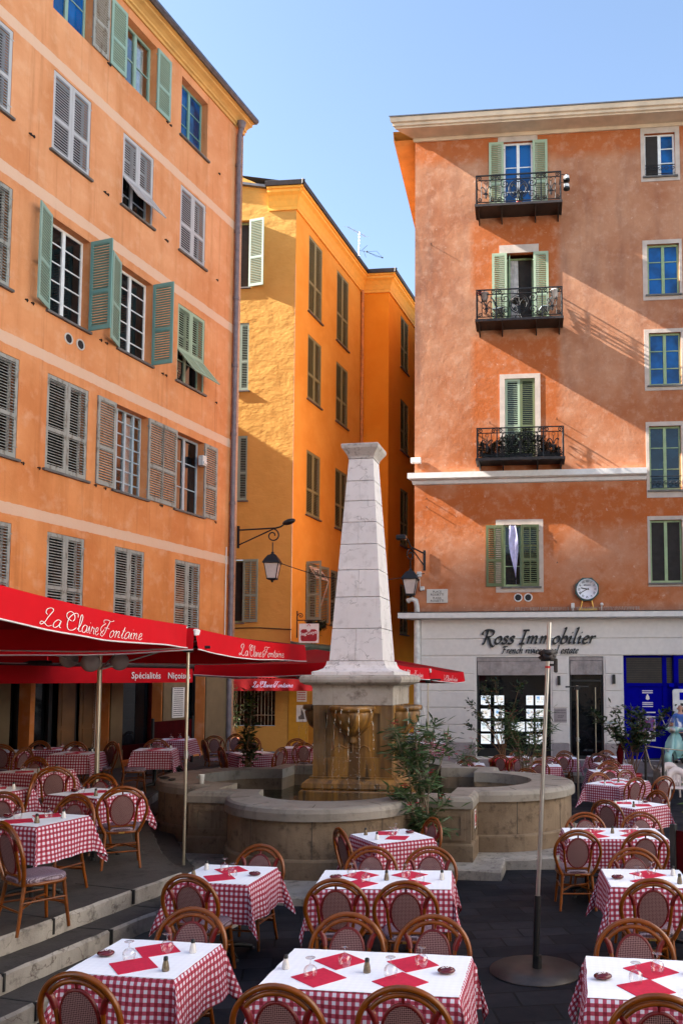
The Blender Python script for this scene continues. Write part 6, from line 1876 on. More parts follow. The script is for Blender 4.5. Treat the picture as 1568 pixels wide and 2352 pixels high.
# ------------------------------------------------------------------ plants
def leaf_blade(b, p, d, L, w, rn, droop=.35):
    d = d.normalized(); up = Vector((0, 0, 1)); s = d.cross(up)
    s = s.normalized() if s.length > .05 else Vector((1, 0, 0))
    tw = rn.uniform(-.9, .9); nrm = s.cross(d); s = s * math.cos(tw) + nrm * math.sin(tw)
    q = [p]; dd = d.copy()
    for k in range(2):
        dd = (dd - Vector((0, 0, droop * .5))).normalized(); q.append(q[-1] + dd * L / 2)
    m = q[1]
    b.add([q[0], m + s * w / 2, q[2], m - s * w / 2], [(0, 1, 2, 3)])
def oleander(nm, label, base, stems, mats, leaf=(.13, .022), flowers=6, pot=None, seed=1, per=46, rad=.22, group=None, cat='plant'):
    """stems: list of tip points (local), each with a tuft; leaves spread along the upper part of the stem"""
    t = thing(nm, label, cat, base, 0, group); rn = random.Random(seed)
    st = MB(); lf = MB(); fl = MB()
    for (tx, ty, tz, frac) in stems:
        x0, y0 = rn.uniform(-.08, .08), rn.uniform(-.08, .08); zb = pot[1] if pot else 0
        pts = [Vector((x0, y0, zb)), Vector((x0 + tx * .25, y0 + ty * .25, zb + (tz - zb) * .4)), Vector((tx * .7, ty * .7, zb + (tz - zb) * .75)), Vector((tx, ty, tz))]
        P = smoothpath(pts, 5); st.tube(P, [.013 * (1 - .7 * i / len(P)) for i in range(len(P))], 5)
        n = int(per * (1 + .3 * rn.random()))
        for i in range(n):
            f = frac + (1 - frac) * rn.random() ** .8; k = min(len(P) - 2, int(f * (len(P) - 1))); p = P[k].lerp(P[k+1], f * (len(P) - 1) - k)
            off = Vector((rn.gauss(0, 1), rn.gauss(0, 1), rn.gauss(0, .6))) * rad * .45 * rn.random()
            d = Vector((rn.gauss(0, 1), rn.gauss(0, 1), rn.uniform(-.1, 1.1)))
            leaf_blade(lf, p + off, d, leaf[0] * rn.uniform(.7, 1.25), leaf[1] * rn.uniform(.8, 1.2), rn)
            if off.length > .08 and rn.random() < .3: st.tube([p, p + off], .004, 3, cap=False)
        if flowers and rn.random() < flowers / 10:
            for j in range(5):
                c = P[-1] + Vector((rn.gauss(0, .04), rn.gauss(0, .04), rn.uniform(0, .10)))
                for a in range(5):
                    q = a * 1.257; fl.add([c, c + Vector((.022 * math.cos(q), .022 * math.sin(q), .01)), c + Vector((.03 * math.cos(q + .6), .03 * math.sin(q + .6), .004)), c + Vector((.018 * math.cos(q + 1.2), .018 * math.sin(q + 1.2), .01))], [(0, 1, 2, 3)])
    st.build('stem', M['stem'] if mats != 'leaf_dk' else M['wood'], t); lf.build('foliage', M[mats], t)
    if fl.v: fl.build('blossoms', M['flower'], t)
    if pot:
        r, h, m = pot; b = MB(); b.lathe([(.001, 0), (r * .72, 0), (r * .95, h * .86), (r, h * .87), (r, h), (r * .9, h), (r * .86, h * .88), (.001, h * .86)], 24); b.build('pot', M[m], t)
    return t
rn = random.Random(11)
def stems(n, rx, ry, z0, z1, frac=.45, cx=0, cy=0):
    return [(cx + rn.uniform(-rx, rx), cy + rn.uniform(-ry, ry), rn.uniform(z0, z1), frac) for _ in range(n)]
# big oleander between front and right lobes
oleander('oleander', 'dense oleander with pink buds in the corner between front and right basin lobes', (-.22, 11.85, .05), stems(10, .32, .24, 1.0, 1.85, .58, -.08, .0) + [(-.40, .0, 1.9, .62), (.34, .1, 1.72, .66), (.16, .1, 1.95, .62), (-.12, 0, 2.0, .62)] + stems(7, .32, .25, .5, .95, .2, -.02, -.1),
         'leaf', (.20, .034), 5, (.24, .34, 'black'), 5, 52, .24)
oleander('oleander', 'tall sparse oleander with bare pale stems behind the right basin lobe', (2.05, 20.6, zg(20.6)), stems(15, .55, .35, 1.35, 2.1, .52) + [(-.65, 0, 1.9, .65), (.70, 0, 1.85, .7), (.55, 0, 2.15, .65)], 'leaf', (.24, .040), 6, (.30, .42, 'terracotta'), 9, 32, .28)
oleander('olive_tree', 'slender small leaved olive tree in a red pot before the shop window', (1.80, 24.6, zg(24.6)), [(rn.uniform(-.75, .45), rn.uniform(-.4, .4), rn.uniform(1.8, 2.9), .62) for _ in range(9)] + [(-1.05, 0, 1.75, .7), (-.95, 0, 2.4, .7), (.55, 0, 2.95, .75), (-.2, 0, 3.0, .7)], 'leaf_dk', (.13, .055), 0, (.40, .75, 'redpot'), 12, 42, .26, cat='tree')
oleander('potted_shrub', 'round leafy shrub in a red pot before the blue door', (5.05, 22.6, zg(22.6)), [(rn.uniform(-.62, .62), rn.uniform(-.5, .5), rn.uniform(1.35, 2.35), .45) for _ in range(15)] + [(-1.0, 0, 2.1, .7), (.95, 0, 2.15, .7), (.85, .1, 1.75, .7)], 'leaf_dk', (.16, .075), 0, (.26, .50, 'redpot'), 15, 60, .30, cat='shrub')
oleander('young_tree', 'thin young tree with a bright tip behind the left basin lobe', (-3.95, 17.7, .20), [(rn.uniform(-.16, .16), rn.uniform(-.16, .16), z, .25) for z in (.9, 1.1, 1.4, 1.6, 1.9, 2.1, 1.3)] , 'leaf_dk', (.17, .055), 0, (.2, .3, 'terracotta'), 21, 40, .2, cat='tree')
oleander('young_tree', 'thin bright tipped shoot rising behind the left basin lobe', (-4.0, 17.95, .20), [(0, 0, 2.18, .75), (.08, 0, 2.05, .8)], 'leaf_br', (.15, .05), 0, None, 22, 30, .12, cat='tree')
oleander('climbing_plant', 'sparse dark climber against the barred window left side', (-7.0, 29.3, .20), [(rn.uniform(-.5, .4), 0, z, .3) for z in (1.0, 1.4, 1.8, 2.2, 1.6)], 'leaf_dk', (.16, .06), 0, (.22, .4, 'terracotta'), 23, 30, .3)
oleander('low_oleander', 'low oleander twigs with pink flowers behind the basin left of the far tables', (.25, 17.6, zg(17.6)), stems(7, .7, .3, 1.1, 1.75, .5), 'leaf', (.20, .034), 8, (.2, .3, 'terracotta'), 31, 22, .25)
t = thing('broadleaf_plant', 'yellow green broad leaved plant at the right picture edge', 'plant', (3.47, 11.4, zg(11.4)))
b = MB(); r5 = random.Random(4); st = MB()
for i in range(46):
    a = r5.random() * 6.28; z = r5.uniform(.95, 1.75); p = Vector((r5.uniform(-.10, .25), r5.uniform(-.15, .15), z)); d = Vector((math.cos(a), math.sin(a), r5.uniform(-.5, .5)))
    leaf_blade(b, p, d, r5.uniform(.18, .30), r5.uniform(.07, .11), r5, .5)
for i in range(5): st.tube([(.05 * i - .1, 0, .4), (.06 * i - .1, .02, 1.0), (.08 * i - .12, 0, 1.65)], .012, 5)
b.build('foliage', M['leaf_br'], t); st.build('stem', M['stem'], t)
q = MB(); q.lathe([(.001, 0), (.17, 0), (.22, .42), (.20, .44), (.18, .40), (.001, .40)], 20); q.build('pot', M['terracotta'], t)
# plants on the lowest balcony
t = thing('balcony_plant', 'tangled dark plants filling the lowest balcony railing', 'plant', rpt((BU0 + BU1) / 2, -.46, 9.45), RROT)
b = MB(); r6 = random.Random(8); wd = (BU1 - BU0) / 2 - .08
for i in range(5200):
    x = r6.uniform(-wd, wd * .97); top = .72 + .16 * math.sin(x * 3.1 + 1.2) + .06 * math.sin(x * 9) + (-.22 if x < -.9 else 0) * .6 - (.18 if x > .75 else 0)
    z = top * r6.random() ** .75; p = Vector((x, r6.uniform(-.17, .16), z + .02)); d = Vector((r6.gauss(0, 1), r6.gauss(0, 1), r6.gauss(0.2, .8)))
    leaf_blade(b, p, d, r6.uniform(.05, .11), r6.uniform(.02, .045), r6)
b.build('foliage', M['leaf_blk'], t)
b = MB()
for i in range(30):
    x = r6.uniform(-wd, wd); b.tube([(x, 0, .0), (x + r6.uniform(-.1, .1), -.05, .35), (x + r6.uniform(-.15, .15), 0, .62)], .006, 4)
b.build('stem', M['leaf_blk'], t)
b = MB()
for k in range(3): b.cbox(-wd + .1 + k * .85, -wd + .8 + k * .85, -.10, .12, 0, .18, .01)
b.build('trough', M['iron'], t)
# things on the other balconies
def bpt(u, y, z): return rpt(u, y, z)
t = thing('potted_cactus', 'small cactus with a pale tip in a red pot on the top balcony', 'plant', bpt(BU0 + 1.36, -.50, 17.64), RROT)
b = MB(); b.lathe([(.001, 0), (.06, 0), (.085, .13), (.001, .12)], 14); b.build('pot', M['redpot'], t)
b = MB(); b.tube([(0, 0, .1), (.0, 0, .52)], [.045, .03], 8); b.tube([(.07, 0, .1), (.10, 0, .34)], [.04, .025], 8); b.tube([(-.05, 0, .1), (-.08, 0, .28)], [.035, .02], 8); b.tube([(.02, .04, .1), (.13, .04, .26)], [.035, .02], 7); b.build('cactus', M['leaf_dk'], t)
for i, (z, m) in enumerate(((18.36, 'upper'), (18.12, 'lower'))):
    t = thing('wall_lantern', m + ' of two small black and white lamps on the right end of the top balcony', 'lamp', bpt(BU1 + .17, -.66 + .06 * i, z), RROT)
    b = MB(); b.lathe([(.001, -.09), (.10, -.08), (.105, -.02), (.001, -.02)], 14); b.lathe([(.001, .14), (.06, .13), (.07, .09), (.001, .09)], 14); b.tube([(0, 0, .13), (-.16, .0, .16)], .012, 5); b.build('lamp_housing', M['black'], t)
    b = MB(); b.lathe([(.085, -.02), (.085, .09)], 14); b.build('lamp_glass', M['fr_white'], t)
for u, lab in ((BU0 + .26, 'grey hanging pot with a red flower at the left end of the middle balcony'), (BU1 - .24, 'white hanging pot at the right end of the middle balcony')):
    t = thing('railing_pot', lab, 'flower pot', bpt(u, -.66, 14.50), RROT)
    b = MB(); b.lathe([(.001, 0), (.095, 0), (.125, .22), (.135, .22), (.135, .25), (.11, .25), (.001, .22)], 16); b.build('pot', M['ledge' if u > 3 else 'awn_grey'], t)
    b = MB(); r7 = random.Random(int(u * 10))
    for i in range(50): leaf_blade(b, Vector((r7.uniform(-.1, .1), r7.uniform(-.1, .1), .22)), Vector((r7.gauss(0, 1), r7.gauss(0, 1), r7.uniform(0, .8))), .10, .03, r7)
    b.build('foliage', M['leaf_dk'], t)
    b = MB()
    for i in range(6): b.sphere((-.16 + r7.uniform(-.06, .06), r7.uniform(-.05, .05), .27 + r7.uniform(-.04, .04)), .025, 6)
    if u < 3: b.build('blossoms', M['flower'], t)
def folding_chair(label, u, rz_, s):
    t = thing('folding_chair', label, 'chair', bpt(u, -.30, 13.89), RROT + rz_)
    b = MB(); b.cbox(-.19, .19, -.17, .17, .43, .46, .006); b.build('seat', M['fr_blue'], t)
    for x in (-.18, .18):
        b = MB(); b.tube([(x, -.20, 0), (x, .19, .84)], .012, 6); b.build('leg', M['iron'], t)
        b = MB(); b.tube([(x, .20, 0), (x, -.17, .45)], .012, 6); b.build('leg', M['iron'], t)
    b = MB()
    for z in (.62, .72, .82): b.box(-.19, .19, .09 + (z - .62) * .46, .105 + (z - .62) * .46, z - .03, z + .03)
    b.build('backrest', M['iron'], t)
folding_chair('left folding chair on the middle balcony', BU0 + .70, 1.3, 1)
folding_chair('right folding chair on the middle balcony', BU1 - .52, -1.3, 1)
t = thing('folding_table', 'small dark round folding table in the middle of the middle balcony', 'table', bpt((BU0 + BU1) / 2 - .03, -.34, 13.89), RROT)
b = MB(); b.lathe([(.001, .70), (.24, .70), (.24, .725), (.001, .725)], 20); b.build('tabletop', M['iron_rust'], t)
for s in (-1, 1):
    b = MB(); b.tube([(s * .16, -.1, 0), (-s * .12, .1, .70)], .014, 6); b.build('leg', M['iron'], t)
t = thing('window_plant', 'trailing plant under the sign window of the yellow house', 'plant', ypt(2.0, -.15, yz(4.42)), YR)
b = MB(); r6 = random.Random(18)
for i in range(380):
    x = r6.uniform(-.7, .75); p = Vector((x, r6.uniform(-.15, .1), r6.uniform(-.75 if abs(x + .25) < .22 else -.18, .14))); leaf_blade(b, p, Vector((r6.gauss(0, 1), r6.gauss(0, 1), r6.gauss(-.2, .8))), r6.uniform(.10, .2), r6.uniform(.03, .05), r6)
b.build('foliage', M['leaf_dk'], t); b = MB(); b.cbox(-.7, .7, -.12, .12, -.12, .06, .01); b.build('trough', M['iron'], t)

# ------------------------------------------------------------------ steps and pavement before the shop
def rpoly(P): return [rpt(u, y, 0)[:2] for u, y in P]
b = MB(); b.prism(rpoly([(-.3, -.32), (7.6, -.32), (7.6, 0.3), (-.3, .3)]), -.6, .135); tag(b.build('shop_step', M['granite']), kind='structure')
b = MB(); b.prism(rpoly([(-.6, -1.25), (7.6, -1.25), (7.6, -.322), (-.6, -.322)]), -.6, -.22); tag(b.build('shop_step', M['step']), kind='structure')
b = MB(); b.prism(rpoly([(7.15, -2.6), (14, -2.6), (14, .3), (7.602, .3), (7.602, -1.252), (7.15, -1.252)]), -.6, .11); tag(b.build('pavement', M['step']), kind='structure')

# ------------------------------------------------------------------ rope posts
px_ = [(5.55, 23.2), (5.42, 20.9)]
for i, (x, y) in enumerate(px_):
    t = thing('rope_post', ('dark rope post nearer the blue door', 'dark rope post among the white plastic chairs')[i], 'post', (x, y, zg(y)))
    b = MB(); b.tube([(0, 0, 0), (0, 0, 1.2)], .038, 8); b.lathe([(.001, 1.25), (.045, 1.23), (.045, 1.19)], 8); b.build('post', M['iron_rust'], t)
    b = MB(); b.lathe([(.001, 0), (.15, 0), (.14, .03), (.04, .05)], 14); b.build('foot', M['iron'], t)
t = thing('barrier_rope', 'pale rope sagging between the two dark posts and on to the right', 'rope')
b = MB(); A_ = Vector((*px_[0], zg(23.2) + 1.19)); B_ = Vector((*px_[1], zg(20.9) + 1.17)); C_ = Vector((8.6, 23.4, zg(23) + 1.05))
b.tube([A_.lerp(B_, i / 16) - Vector((0, 0, .55 * math.sin(PI * i / 16))) for i in range(17)], .016, 6)
b.tube([A_.lerp(C_, i / 16) - Vector((0, 0, .10 * math.sin(PI * i / 16))) for i in range(17)], .016, 6); b.build('rope', M['rope'], t)

# ------------------------------------------------------------------ plastic chairs
def make_plastic():
    t = thing('plastic_chair', '', 'chair')
    b = MB(); b.cbox(-.22, .22, -.20, .22, .41, .435, .012); b.build('seat', M['plastic'], t)
    # back with rounded top and an arched opening
    b = MB(); o = arc(0, .62, .235, .24, -20, 200, 20); i_ = arc(0, .56, .135, .13, -20, 200, 20)
    def B(x, z, k=0): return (x, -.20 - (z - .43) * .22 + k - .25 * (1 - (x / .25) ** 2) * .18, z)
    O = [(.20, .43)] + o + [(-.20, .43)]; I = [(.14, .43)] + i_ + [(-.14, .43)]
    n = len(O); vs = [B(x, z, .012) for x, z in O] + [B(x, z, .012) for x, z in I] + [B(x, z, -.012) for x, z in O] + [B(x, z, -.012) for x, z in I]
    fs = []
    for k in range(n - 1): fs += [(k, k+1, n+k+1, n+k), (2*n+k+1, 2*n+k, 3*n+k, 3*n+k+1), (k+1, k, 2*n+k, 2*n+k+1), (n+k, n+k+1, 3*n+k+1, 3*n+k)]
    b.add(vs, fs, True)
    P = [B(x, z, 0) for x, z in [(.125, .62)] + arc(0, .60, .12, .10, 20, 160, 10) + [(-.125, .62)]]
    for s in (-.06, 0, .06): b.box(s - .02, s + .02, -.245, -.232, .44, .69)
    b.build('backrest', M['plastic'], t)
    for s in (-1, 1):
        b = MB(); b.tube([(s * .235, -.23, .62), (s * .25, .0, .63), (s * .245, .19, .61), (s * .235, .22, .43)], .024, 7); b.build('armrest', M['plastic'], t)
        for y0, y1 in ((.20, .26), (-.20, -.28)):
            b = MB(); b.tube([(s * .21, y0, .43), (s * .245, y1, 0)], [.034, .024], 7); b.build('leg', M['plastic'], t)
    return t
pc0 = make_plastic()
for i, (x, y, rz_, lab) in enumerate(((5.75, 21.3, 178, 'white plastic armchair in front of the scooter wheel'), (5.45, 19.7, 170, 'nearest white plastic armchair behind the broad leaved plant'), (6.55, 21.9, 185, 'white plastic armchair beside the man, cut by the right edge'))):
    o = pc0 if i == 0 else copy_tree(pc0); o.location = (x, y, zg(y)); o.rotation_euler = (0, 0, R(rz_)); tag(o, lab, 'chair', 'white plastic chairs')
# dark red wind screen at the right edge
t = thing('wind_screen', 'dark red fabric wind screen with a black post at the right picture edge', 'screen', (2.36, 8.75, zg(8.75)), R(-38))
b = MB(); b.cbox(-.03, .03, -.03, .03, 0, 1.16, .005); b.box(-.2, .2, -.03, .03, 0, .03); b.build('post', M['black'], t)
b = MB(); b.box(.03, 1.4, -.006, .006, .12, 1.10); b.build('fabric', M['redpaint'], t)
t = thing('wind_screen', 'dark red screen panel before the terrace glass', 'screen', lpt(-4.95, .9) + (TZ,), math.atan2(LD.y, LD.x))
b = MB(); b.box(.04, 1.56, -.01, .01, .08, 1.10); b.build('fabric', M['redpaint'], t)
for x in (0, 1.6):
    b = MB(); b.cbox(x - .03, x + .03, -.03, .03, 0, 1.18, .005); b.build('post', M['black'], t)
t = thing('easel', 'folded dark red parasol cover leaning by the shrub pot', 'cover', (4.72, 22.5, zg(22.5)))
b = MB(); b.lathe([(.05, 0), (.085, .25), (.07, .8), (.10, 1.05), (.03, 1.25), (.001, 1.28)], 10, flute=lambda a, h: 1 + .18 * math.sin(a * 4)); b.build('cover', M['redpaint'], t)

# ------------------------------------------------------------------ cash machine, posters
t = thing('cash_machine', 'white cash machine set in the blue panel before the man', 'cash machine', rpt(SB[0] + 1.66, y0 - .0, .95), RROT)
b = MB(); P = rrect(-.20, 1.3, .0, 1.35, .08); n = len(P); b.add([(x, -.06, z) for x, z in P] + [(x, .02, z) for x, z in P], [tuple(range(n))] + [(i, i + n, (i+1) % n + n, (i+1) % n) for i in range(n)]); b.build('surround', M['fr_white'], t)
b = MB(); b.box(.0, 1.1, -.068, -.061, 1.02, 1.25); b.tube([(.2 + .07 * i, -.07, 1.08 + .1 * abs(math.sin(i))) for i in range(6)], .02, 5); b.build('header_panel', M['blue_lt'], t)
b = MB(); b.box(-.02, 1.0, -.068, -.061, .30, .80); b.box(.02, .5, -.069, -.062, .84, .92); b.build('screen_panel', M['black'], t)
for (u, z, w_, h_, lab, m) in ((SB[0] + .74, 1.95, .46, .70, 'dark blue poster with a white pear shape on the blue door', 'blue'), (SB[0] + .70, 1.08, .52, .76, 'white edged colour poster on the blue door behind the shrub', 'fr_white')):
    t = thing('poster', lab, 'poster', rpt(u, y0 + .19, z), RROT)
    b = MB(); b.box(-w_/2, w_/2, -.005, .005, -h_/2, h_/2); b.build('sheet', M[m], t)
    b = MB()
    if m == 'blue':
        b.tube([(-w_/2, -.006, -h_/2 - .02), (w_/2, -.006, -h_/2 - .02)], .02, 5); b.lathe([(.001, -.09), (.06, -.06), (.05, .01), (.02, .07), (.001, .10)], 12, (0, 0, 0)); b.xform(Matrix.Translation((0, -.007, .1)) @ Matrix.Diagonal((1, .05, 1, 1)), len(b.v) - 60)
        for zz in (.28, .22, -.08, -.13, -.2): b.box(-.16, .16, -.0065, -.0055, zz, zz + .025)
        b.build('print', M['letter'], t)
    else:
        b.box(-w_/2 + .02, w_/2 - .02, -.0065, -.0055, -h_/2 + .30, h_/2 - .03); b.build('print', M['pic3'], t)
        b = MB(); b.box(-w_/2 + .02, w_/2 - .02, -.0065, -.0055, -h_/2 + .06, -h_/2 + .29); b.build('dark_band', M['black'], t)
        b = MB(); b.box(-.18, .05, -.0075, -.0066, .27, .32); b.box(-.1, -.04, -.0075, -.0066, -.22, -.10); b.box(.06, .12, -.0075, -.0066, -.24, -.10); b.build('pale_print', M['letter'], t)

# ------------------------------------------------------------------ scooter
sc = thing('scooter', 'turquoise motor scooter with chrome headlight parked before the blue front', 'scooter', (6.88, 24.95, .11), R(58))
# local: front at -x, wheels on x axis
def wheel(x):
    b = MB(); b.tube([(x + .16 * math.cos(a), 0, .215 + .16 * math.sin(a)) for a in [2 * PI * i / 24 for i in range(24)]], .052, 10, closed=True); w_ = b.build('wheel', M['rubber'], sc)
    b = MB(); b.lathe([(.001, -.03), (.11, -.04), (.115, 0), (.11, .04), (.001, .03)], 16); b.xform(Matrix.Translation((x, 0, .215)) @ Matrix.Rotation(R(90), 4, 'X')); b.build('rim', M['steel'], w_)
wheel(-.62); wheel(.62)
b = MB()                                                             # front mudguard
vs = []; n = 14; m = 8
for i in range(n + 1):
    a = R(-15) + R(205) * i / n
    for k in range(m + 1):
        q = -1 + 2 * k / m; r_ = .285 - .07 * q * q + .03 * math.sin(a); vs.append((-.62 + r_ * math.cos(PI - a) * 1.12, q * .105, .225 + r_ * math.sin(PI - a)))
b.add(vs, [(i*(m+1)+k, i*(m+1)+k+1, (i+1)*(m+1)+k+1, (i+1)*(m+1)+k) for i in range(n) for k in range(m)], True); b.build('front_mudguard', M['turq'], sc)
b = MB(); b.tube([(-.86, -.0, .46), (-.74, 0, .53)], .022, 6); b.build('mudguard_crest', M['steel'], sc)
b = MB()                                                             # leg shield: curved sheet
vs = []; H = [(-.36, .26, .20), (-.42, .36, .23), (-.44, .50, .25), (-.39, .66, .24), (-.31, .80, .19), (-.25, .90, .12), (-.22, .96, .07)]
for (x, z, hw_) in H:
    for k in range(9):
        q = -1 + k / 4; vs.append((x + .13 * q * q, hw_ * q, z))
b.add(vs, [(i*9+k, i*9+k+1, (i+1)*9+k+1, (i+1)*9+k) for i in range(len(H)-1) for k in range(8)], True)
b.add([(x + .02, y, z) for x, y, z in vs], [(i*9+k, (i+1)*9+k, (i+1)*9+k+1, i*9+k+1) for i in range(len(H)-1) for k in range(8)], True)
b.tube([vs[i*9] for i in range(len(H))] + [vs[i*9+8] for i in reversed(range(len(H)))], .014, 6)
b.build('leg_shield', M['turq'], sc)
b = MB(); b.tube([(-.50, 0, .40), (-.40, 0, .72), (-.30, 0, .95)], [.06, .05, .045], 8); b.build('horn_cover', M['turq'], sc)
b = MB(); b.sphere((0, 0, 0), .15, 16); b.xform(Matrix.Translation((-.27, 0, 1.03)) @ Matrix.Diagonal((1.0, 1.15, .72, 1))); b.tube([(-.24, -.30, 1.06), (-.26, 0, 1.05), (-.24, .30, 1.06)], [.04, .085, .04], 10); b.build('headset', M['turq'], sc)
b = MB(); b.lathe([(.001, .02), (.07, .015), (.082, 0), (.095, -.02), (.09, -.06)], 20); b.xform(Matrix.Translation((-.42, 0, 1.03)) @ Matrix.Rotation(R(-85), 4, 'Y')); b.build('headlight', M['steel'], sc)
for s in (-1, 1):
    b = MB(); b.tube([(-.24, s * .28, 1.06), (-.20, s * .42, 1.06)], .022, 8); b.build('grip', M['rubber'], sc)
    b = MB(); b.tube([(-.24, s * .22, 1.08), (-.26, s * .30, 1.28), (-.27, s * .34, 1.36)], .009, 5); b.sphere((-.27, s * .35, 1.39), .055, 10, sz=1.1); b.build('mirror', M['steel'], sc)
b = MB(); vs = []
for i in range(7):
    for k in range(9):
        q = -1 + k / 4; f = i / 6; vs.append((-.40 + .10 * f + .10 * q * q, (.20 + .05 * math.sin(f * PI)) * q * (1 - .3 * f * f), 1.02 + .36 * f))
b.add(vs, [(i*9+k, i*9+k+1, (i+1)*9+k+1, (i+1)*9+k) for i in range(6) for k in range(8)], True); b.build('windshield', M['glass'], sc)
b = MB(); b.cbox(-.36, .12, -.16, .16, .22, .27, .02); b.build('footboard', M['turq'], sc)
b = MB()
for s in (-1, 1):
    a0 = len(b.v); b.sphere((0, 0, 0), .28, 14, sz=.8); b.xform(Matrix.Translation((.50, s * .12, .48)) @ Matrix.Diagonal((1.35, .55, 1, 1)), a0)
b.cbox(.12, .82, -.13, .13, .30, .70, .05); b.build('rear_body', M['turq'], sc)
b = MB(); b.cbox(.10, .85, -.15, .15, .70, .80, .04); b.build('saddle', M['black'], sc)

t = thing('electric_scooter', 'slim black kick scooter leaning beside the turquoise scooter', 'kick scooter', (6.15, 25.7, .11), R(10))
b = MB(); b.tube([(0, 0, .12), (.10, .1, 1.10)], .02, 7); b.cbox(.0, .75, -.07, .07, .09, .13, .02); b.build('frame', M['black'], t)
b = MB(); b.tube([(-.05, -.13, 1.10), (.25, .33, 1.14)], .018, 6); b.cbox(.02, .2, .0, .2, 1.02, 1.18, .03); b.build('handlebar', M['black'], t)
b = MB(); b.tube([(.035, .035, .45), (.05, .05, .62)], .024, 7); b.build('pale_sleeve', M['fr_white'], t)
for x in (0, .78):
    b = MB(); b.tube([(x + .085 * math.cos(a), 0, .10 + .085 * math.sin(a)) for a in [2 * PI * i / 16 for i in range(16)]], .022, 7, closed=True); b.build('wheel', M['rubber'], t)

# ------------------------------------------------------------------ man at the cash machine
def skin_body(name, chains, mat, parent, sub=2):
    """chains: {key: (pos, radius)} and edges"""
    V_, E_ = chains
    keys = list(V_); me = bpy.data.meshes.new(name); me.from_pydata([V_[k][0] for k in keys], [(keys.index(a), keys.index(c)) for a, c in E_], [])
    o = bpy.data.objects.new(name, me); COL.objects.link(o); o.parent = parent
    sm = o.modifiers.new('skin', 'SKIN'); sm.use_smooth_shade = True
    for i, k in enumerate(keys):
        sv = me.skin_vertices[0].data[i]; r_ = V_[k][1]; sv.radius = r_ if isinstance(r_, tuple) else (r_, r_)
    me.skin_vertices[0].data[0].use_root = True
    ss = o.modifiers.new('sub', 'SUBSURF'); ss.levels = sub; ss.render_levels = sub
    dg = bpy.context.evaluated_depsgraph_get(); me2 = bpy.data.meshes.new_from_object(o.evaluated_get(dg))
    o.modifiers.clear(); o.data = me2; me2.materials.clear(); me2.materials.append(mat)
    for p in me2.polygons: p.use_smooth = True
    return o
man = thing('person', 'bald man in a blue shirt and dark shorts standing at the cash machine, back turned', 'person', (7.22, 25.72, .11), R(-6))
V_ = {'pelvis': ((0, 0, .92), (.15, .10)), 'waist': ((0, .0, 1.08), (.145, .10)), 'chest': ((0, .01, 1.28), (.165, .11)), 'neckb': ((0, .0, 1.43), (.09, .075)), 'neck': ((0, .02, 1.50), .055), 'head1': ((0, .03, 1.57), (.066, .08)), 'head2': ((0, .03, 1.655), (.074, .092)), 'head3': ((0, .02, 1.715), (.058, .07))}
E_ = [('pelvis', 'waist'), ('waist', 'chest'), ('chest', 'neckb'), ('neckb', 'neck'), ('neck', 'head1'), ('head1', 'head2'), ('head2', 'head3')]
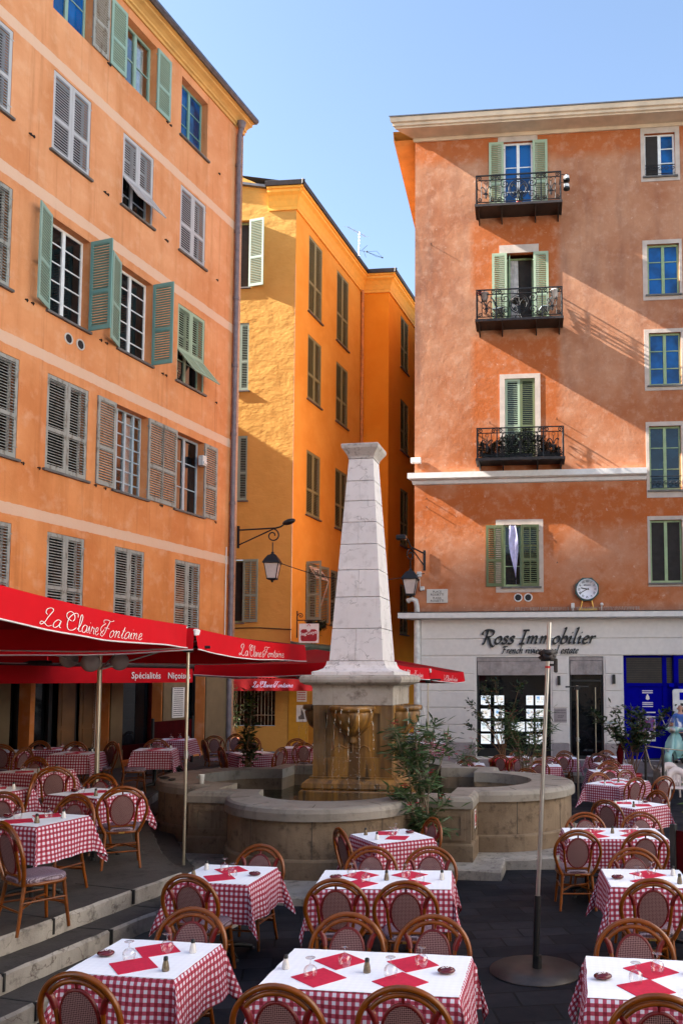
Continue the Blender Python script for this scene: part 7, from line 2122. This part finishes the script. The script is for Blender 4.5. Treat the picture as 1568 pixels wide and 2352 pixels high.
for s, n_ in ((-1, 'L'), (1, 'R')):
    V_.update({'sh' + n_: ((s * .19, 0, 1.38), .062), 'el' + n_: ((s * .27, .02, 1.12), .044), 'wr' + n_: ((s * .24, .24, 1.08), .030), 'pa' + n_: ((s * .235, .31, 1.08), (.036, .016)),
               'hip' + n_: ((s * .10, 0, .86), .088), 'kn' + n_: ((s * .12, .02, .48), .058), 'ca' + n_: ((s * .122, -.02, .33), .056), 'an' + n_: ((s * .13, -.01, .09), .036), 'to' + n_: ((s * .15, .13, .035), (.04, .03))})
    E_ += [('neckb', 'sh' + n_), ('sh' + n_, 'el' + n_), ('el' + n_, 'wr' + n_), ('wr' + n_, 'pa' + n_), ('pelvis', 'hip' + n_), ('hip' + n_, 'kn' + n_), ('kn' + n_, 'ca' + n_), ('ca' + n_, 'an' + n_), ('an' + n_, 'to' + n_)]
    for f in range(5):
        x = s * .235 + (f - 2) * .017; L_ = (.045, .075, .085, .08, .06)[f] if s > 0 else (.06, .08, .085, .075, .045)[f]
        th = (f == 0) if s > 0 else (f == 4)
        V_['f%s%d' % (n_, f)] = ((x - (s * .012 if th else 0) , .33 if not th else .29, 1.08), .009); V_['g%s%d' % (n_, f)] = ((x - (s * .03 if th else 0), .335 + L_ * .6, 1.07), .008); V_['h%s%d' % (n_, f)] = ((x - (s * .03 if th else 0), .335 + L_, 1.05), .006)
        E_ += [('pa' + n_, 'f%s%d' % (n_, f)), ('f%s%d' % (n_, f), 'g%s%d' % (n_, f)), ('g%s%d' % (n_, f), 'h%s%d' % (n_, f))]
body = skin_body('body', (V_, E_), M['skin'], man)
hd = MB()
for s in (-1, 1): hd.sphere((s * .078, .03, 1.61), .026, 8, sz=1.3)
hd.tube([(0, .115, 1.63), (0, .14, 1.595), (0, .115, 1.585)], [.012, .02, .012], 6)
hd.build('ear', M['skin'], body)
eb = MB()
for s in (-1, 1): eb.sphere((s * .03, .112, 1.64), .010, 6)
eb.box(-.025, .025, .105, .112, 1.545, 1.551); eb.build('face_feature', M['ink'], body)
SV = {'w0': ((0, 0, .86), (.175, .125)), 'w1': ((0, 0, 1.06), (.170, .125)), 'c': ((0, .01, 1.28), (.19, .135)), 't': ((0, 0, 1.42), (.11, .09))}
SE = [('w0', 'w1'), ('w1', 'c'), ('c', 't')]
for s, n_ in ((-1, 'L'), (1, 'R')):
    SV['s' + n_] = ((s * .195, 0, 1.385), .075); SV['e' + n_] = ((s * .262, .015, 1.17), .064); SE += [('t', 's' + n_), ('s' + n_, 'e' + n_)]
skin_body('shirt', (SV, SE), M['shirt'], man)
TV = {'p': ((0, 0, .90), (.165, .118))}; TE = []
for s, n_ in ((-1, 'L'), (1, 'R')):
    TV['h' + n_] = ((s * .10, 0, .82), .105); TV['k' + n_] = ((s * .125, .01, .50), .092); TE += [('p', 'h' + n_), ('h' + n_, 'k' + n_)]
skin_body('shorts', (TV, TE), M['shorts'], man)
for s in (-1, 1):
    b = MB(); b.cbox(s * .145 - .05, s * .145 + .05, -.07, .20, .0, .06, .02); b.build('shoe', M['black'], man)
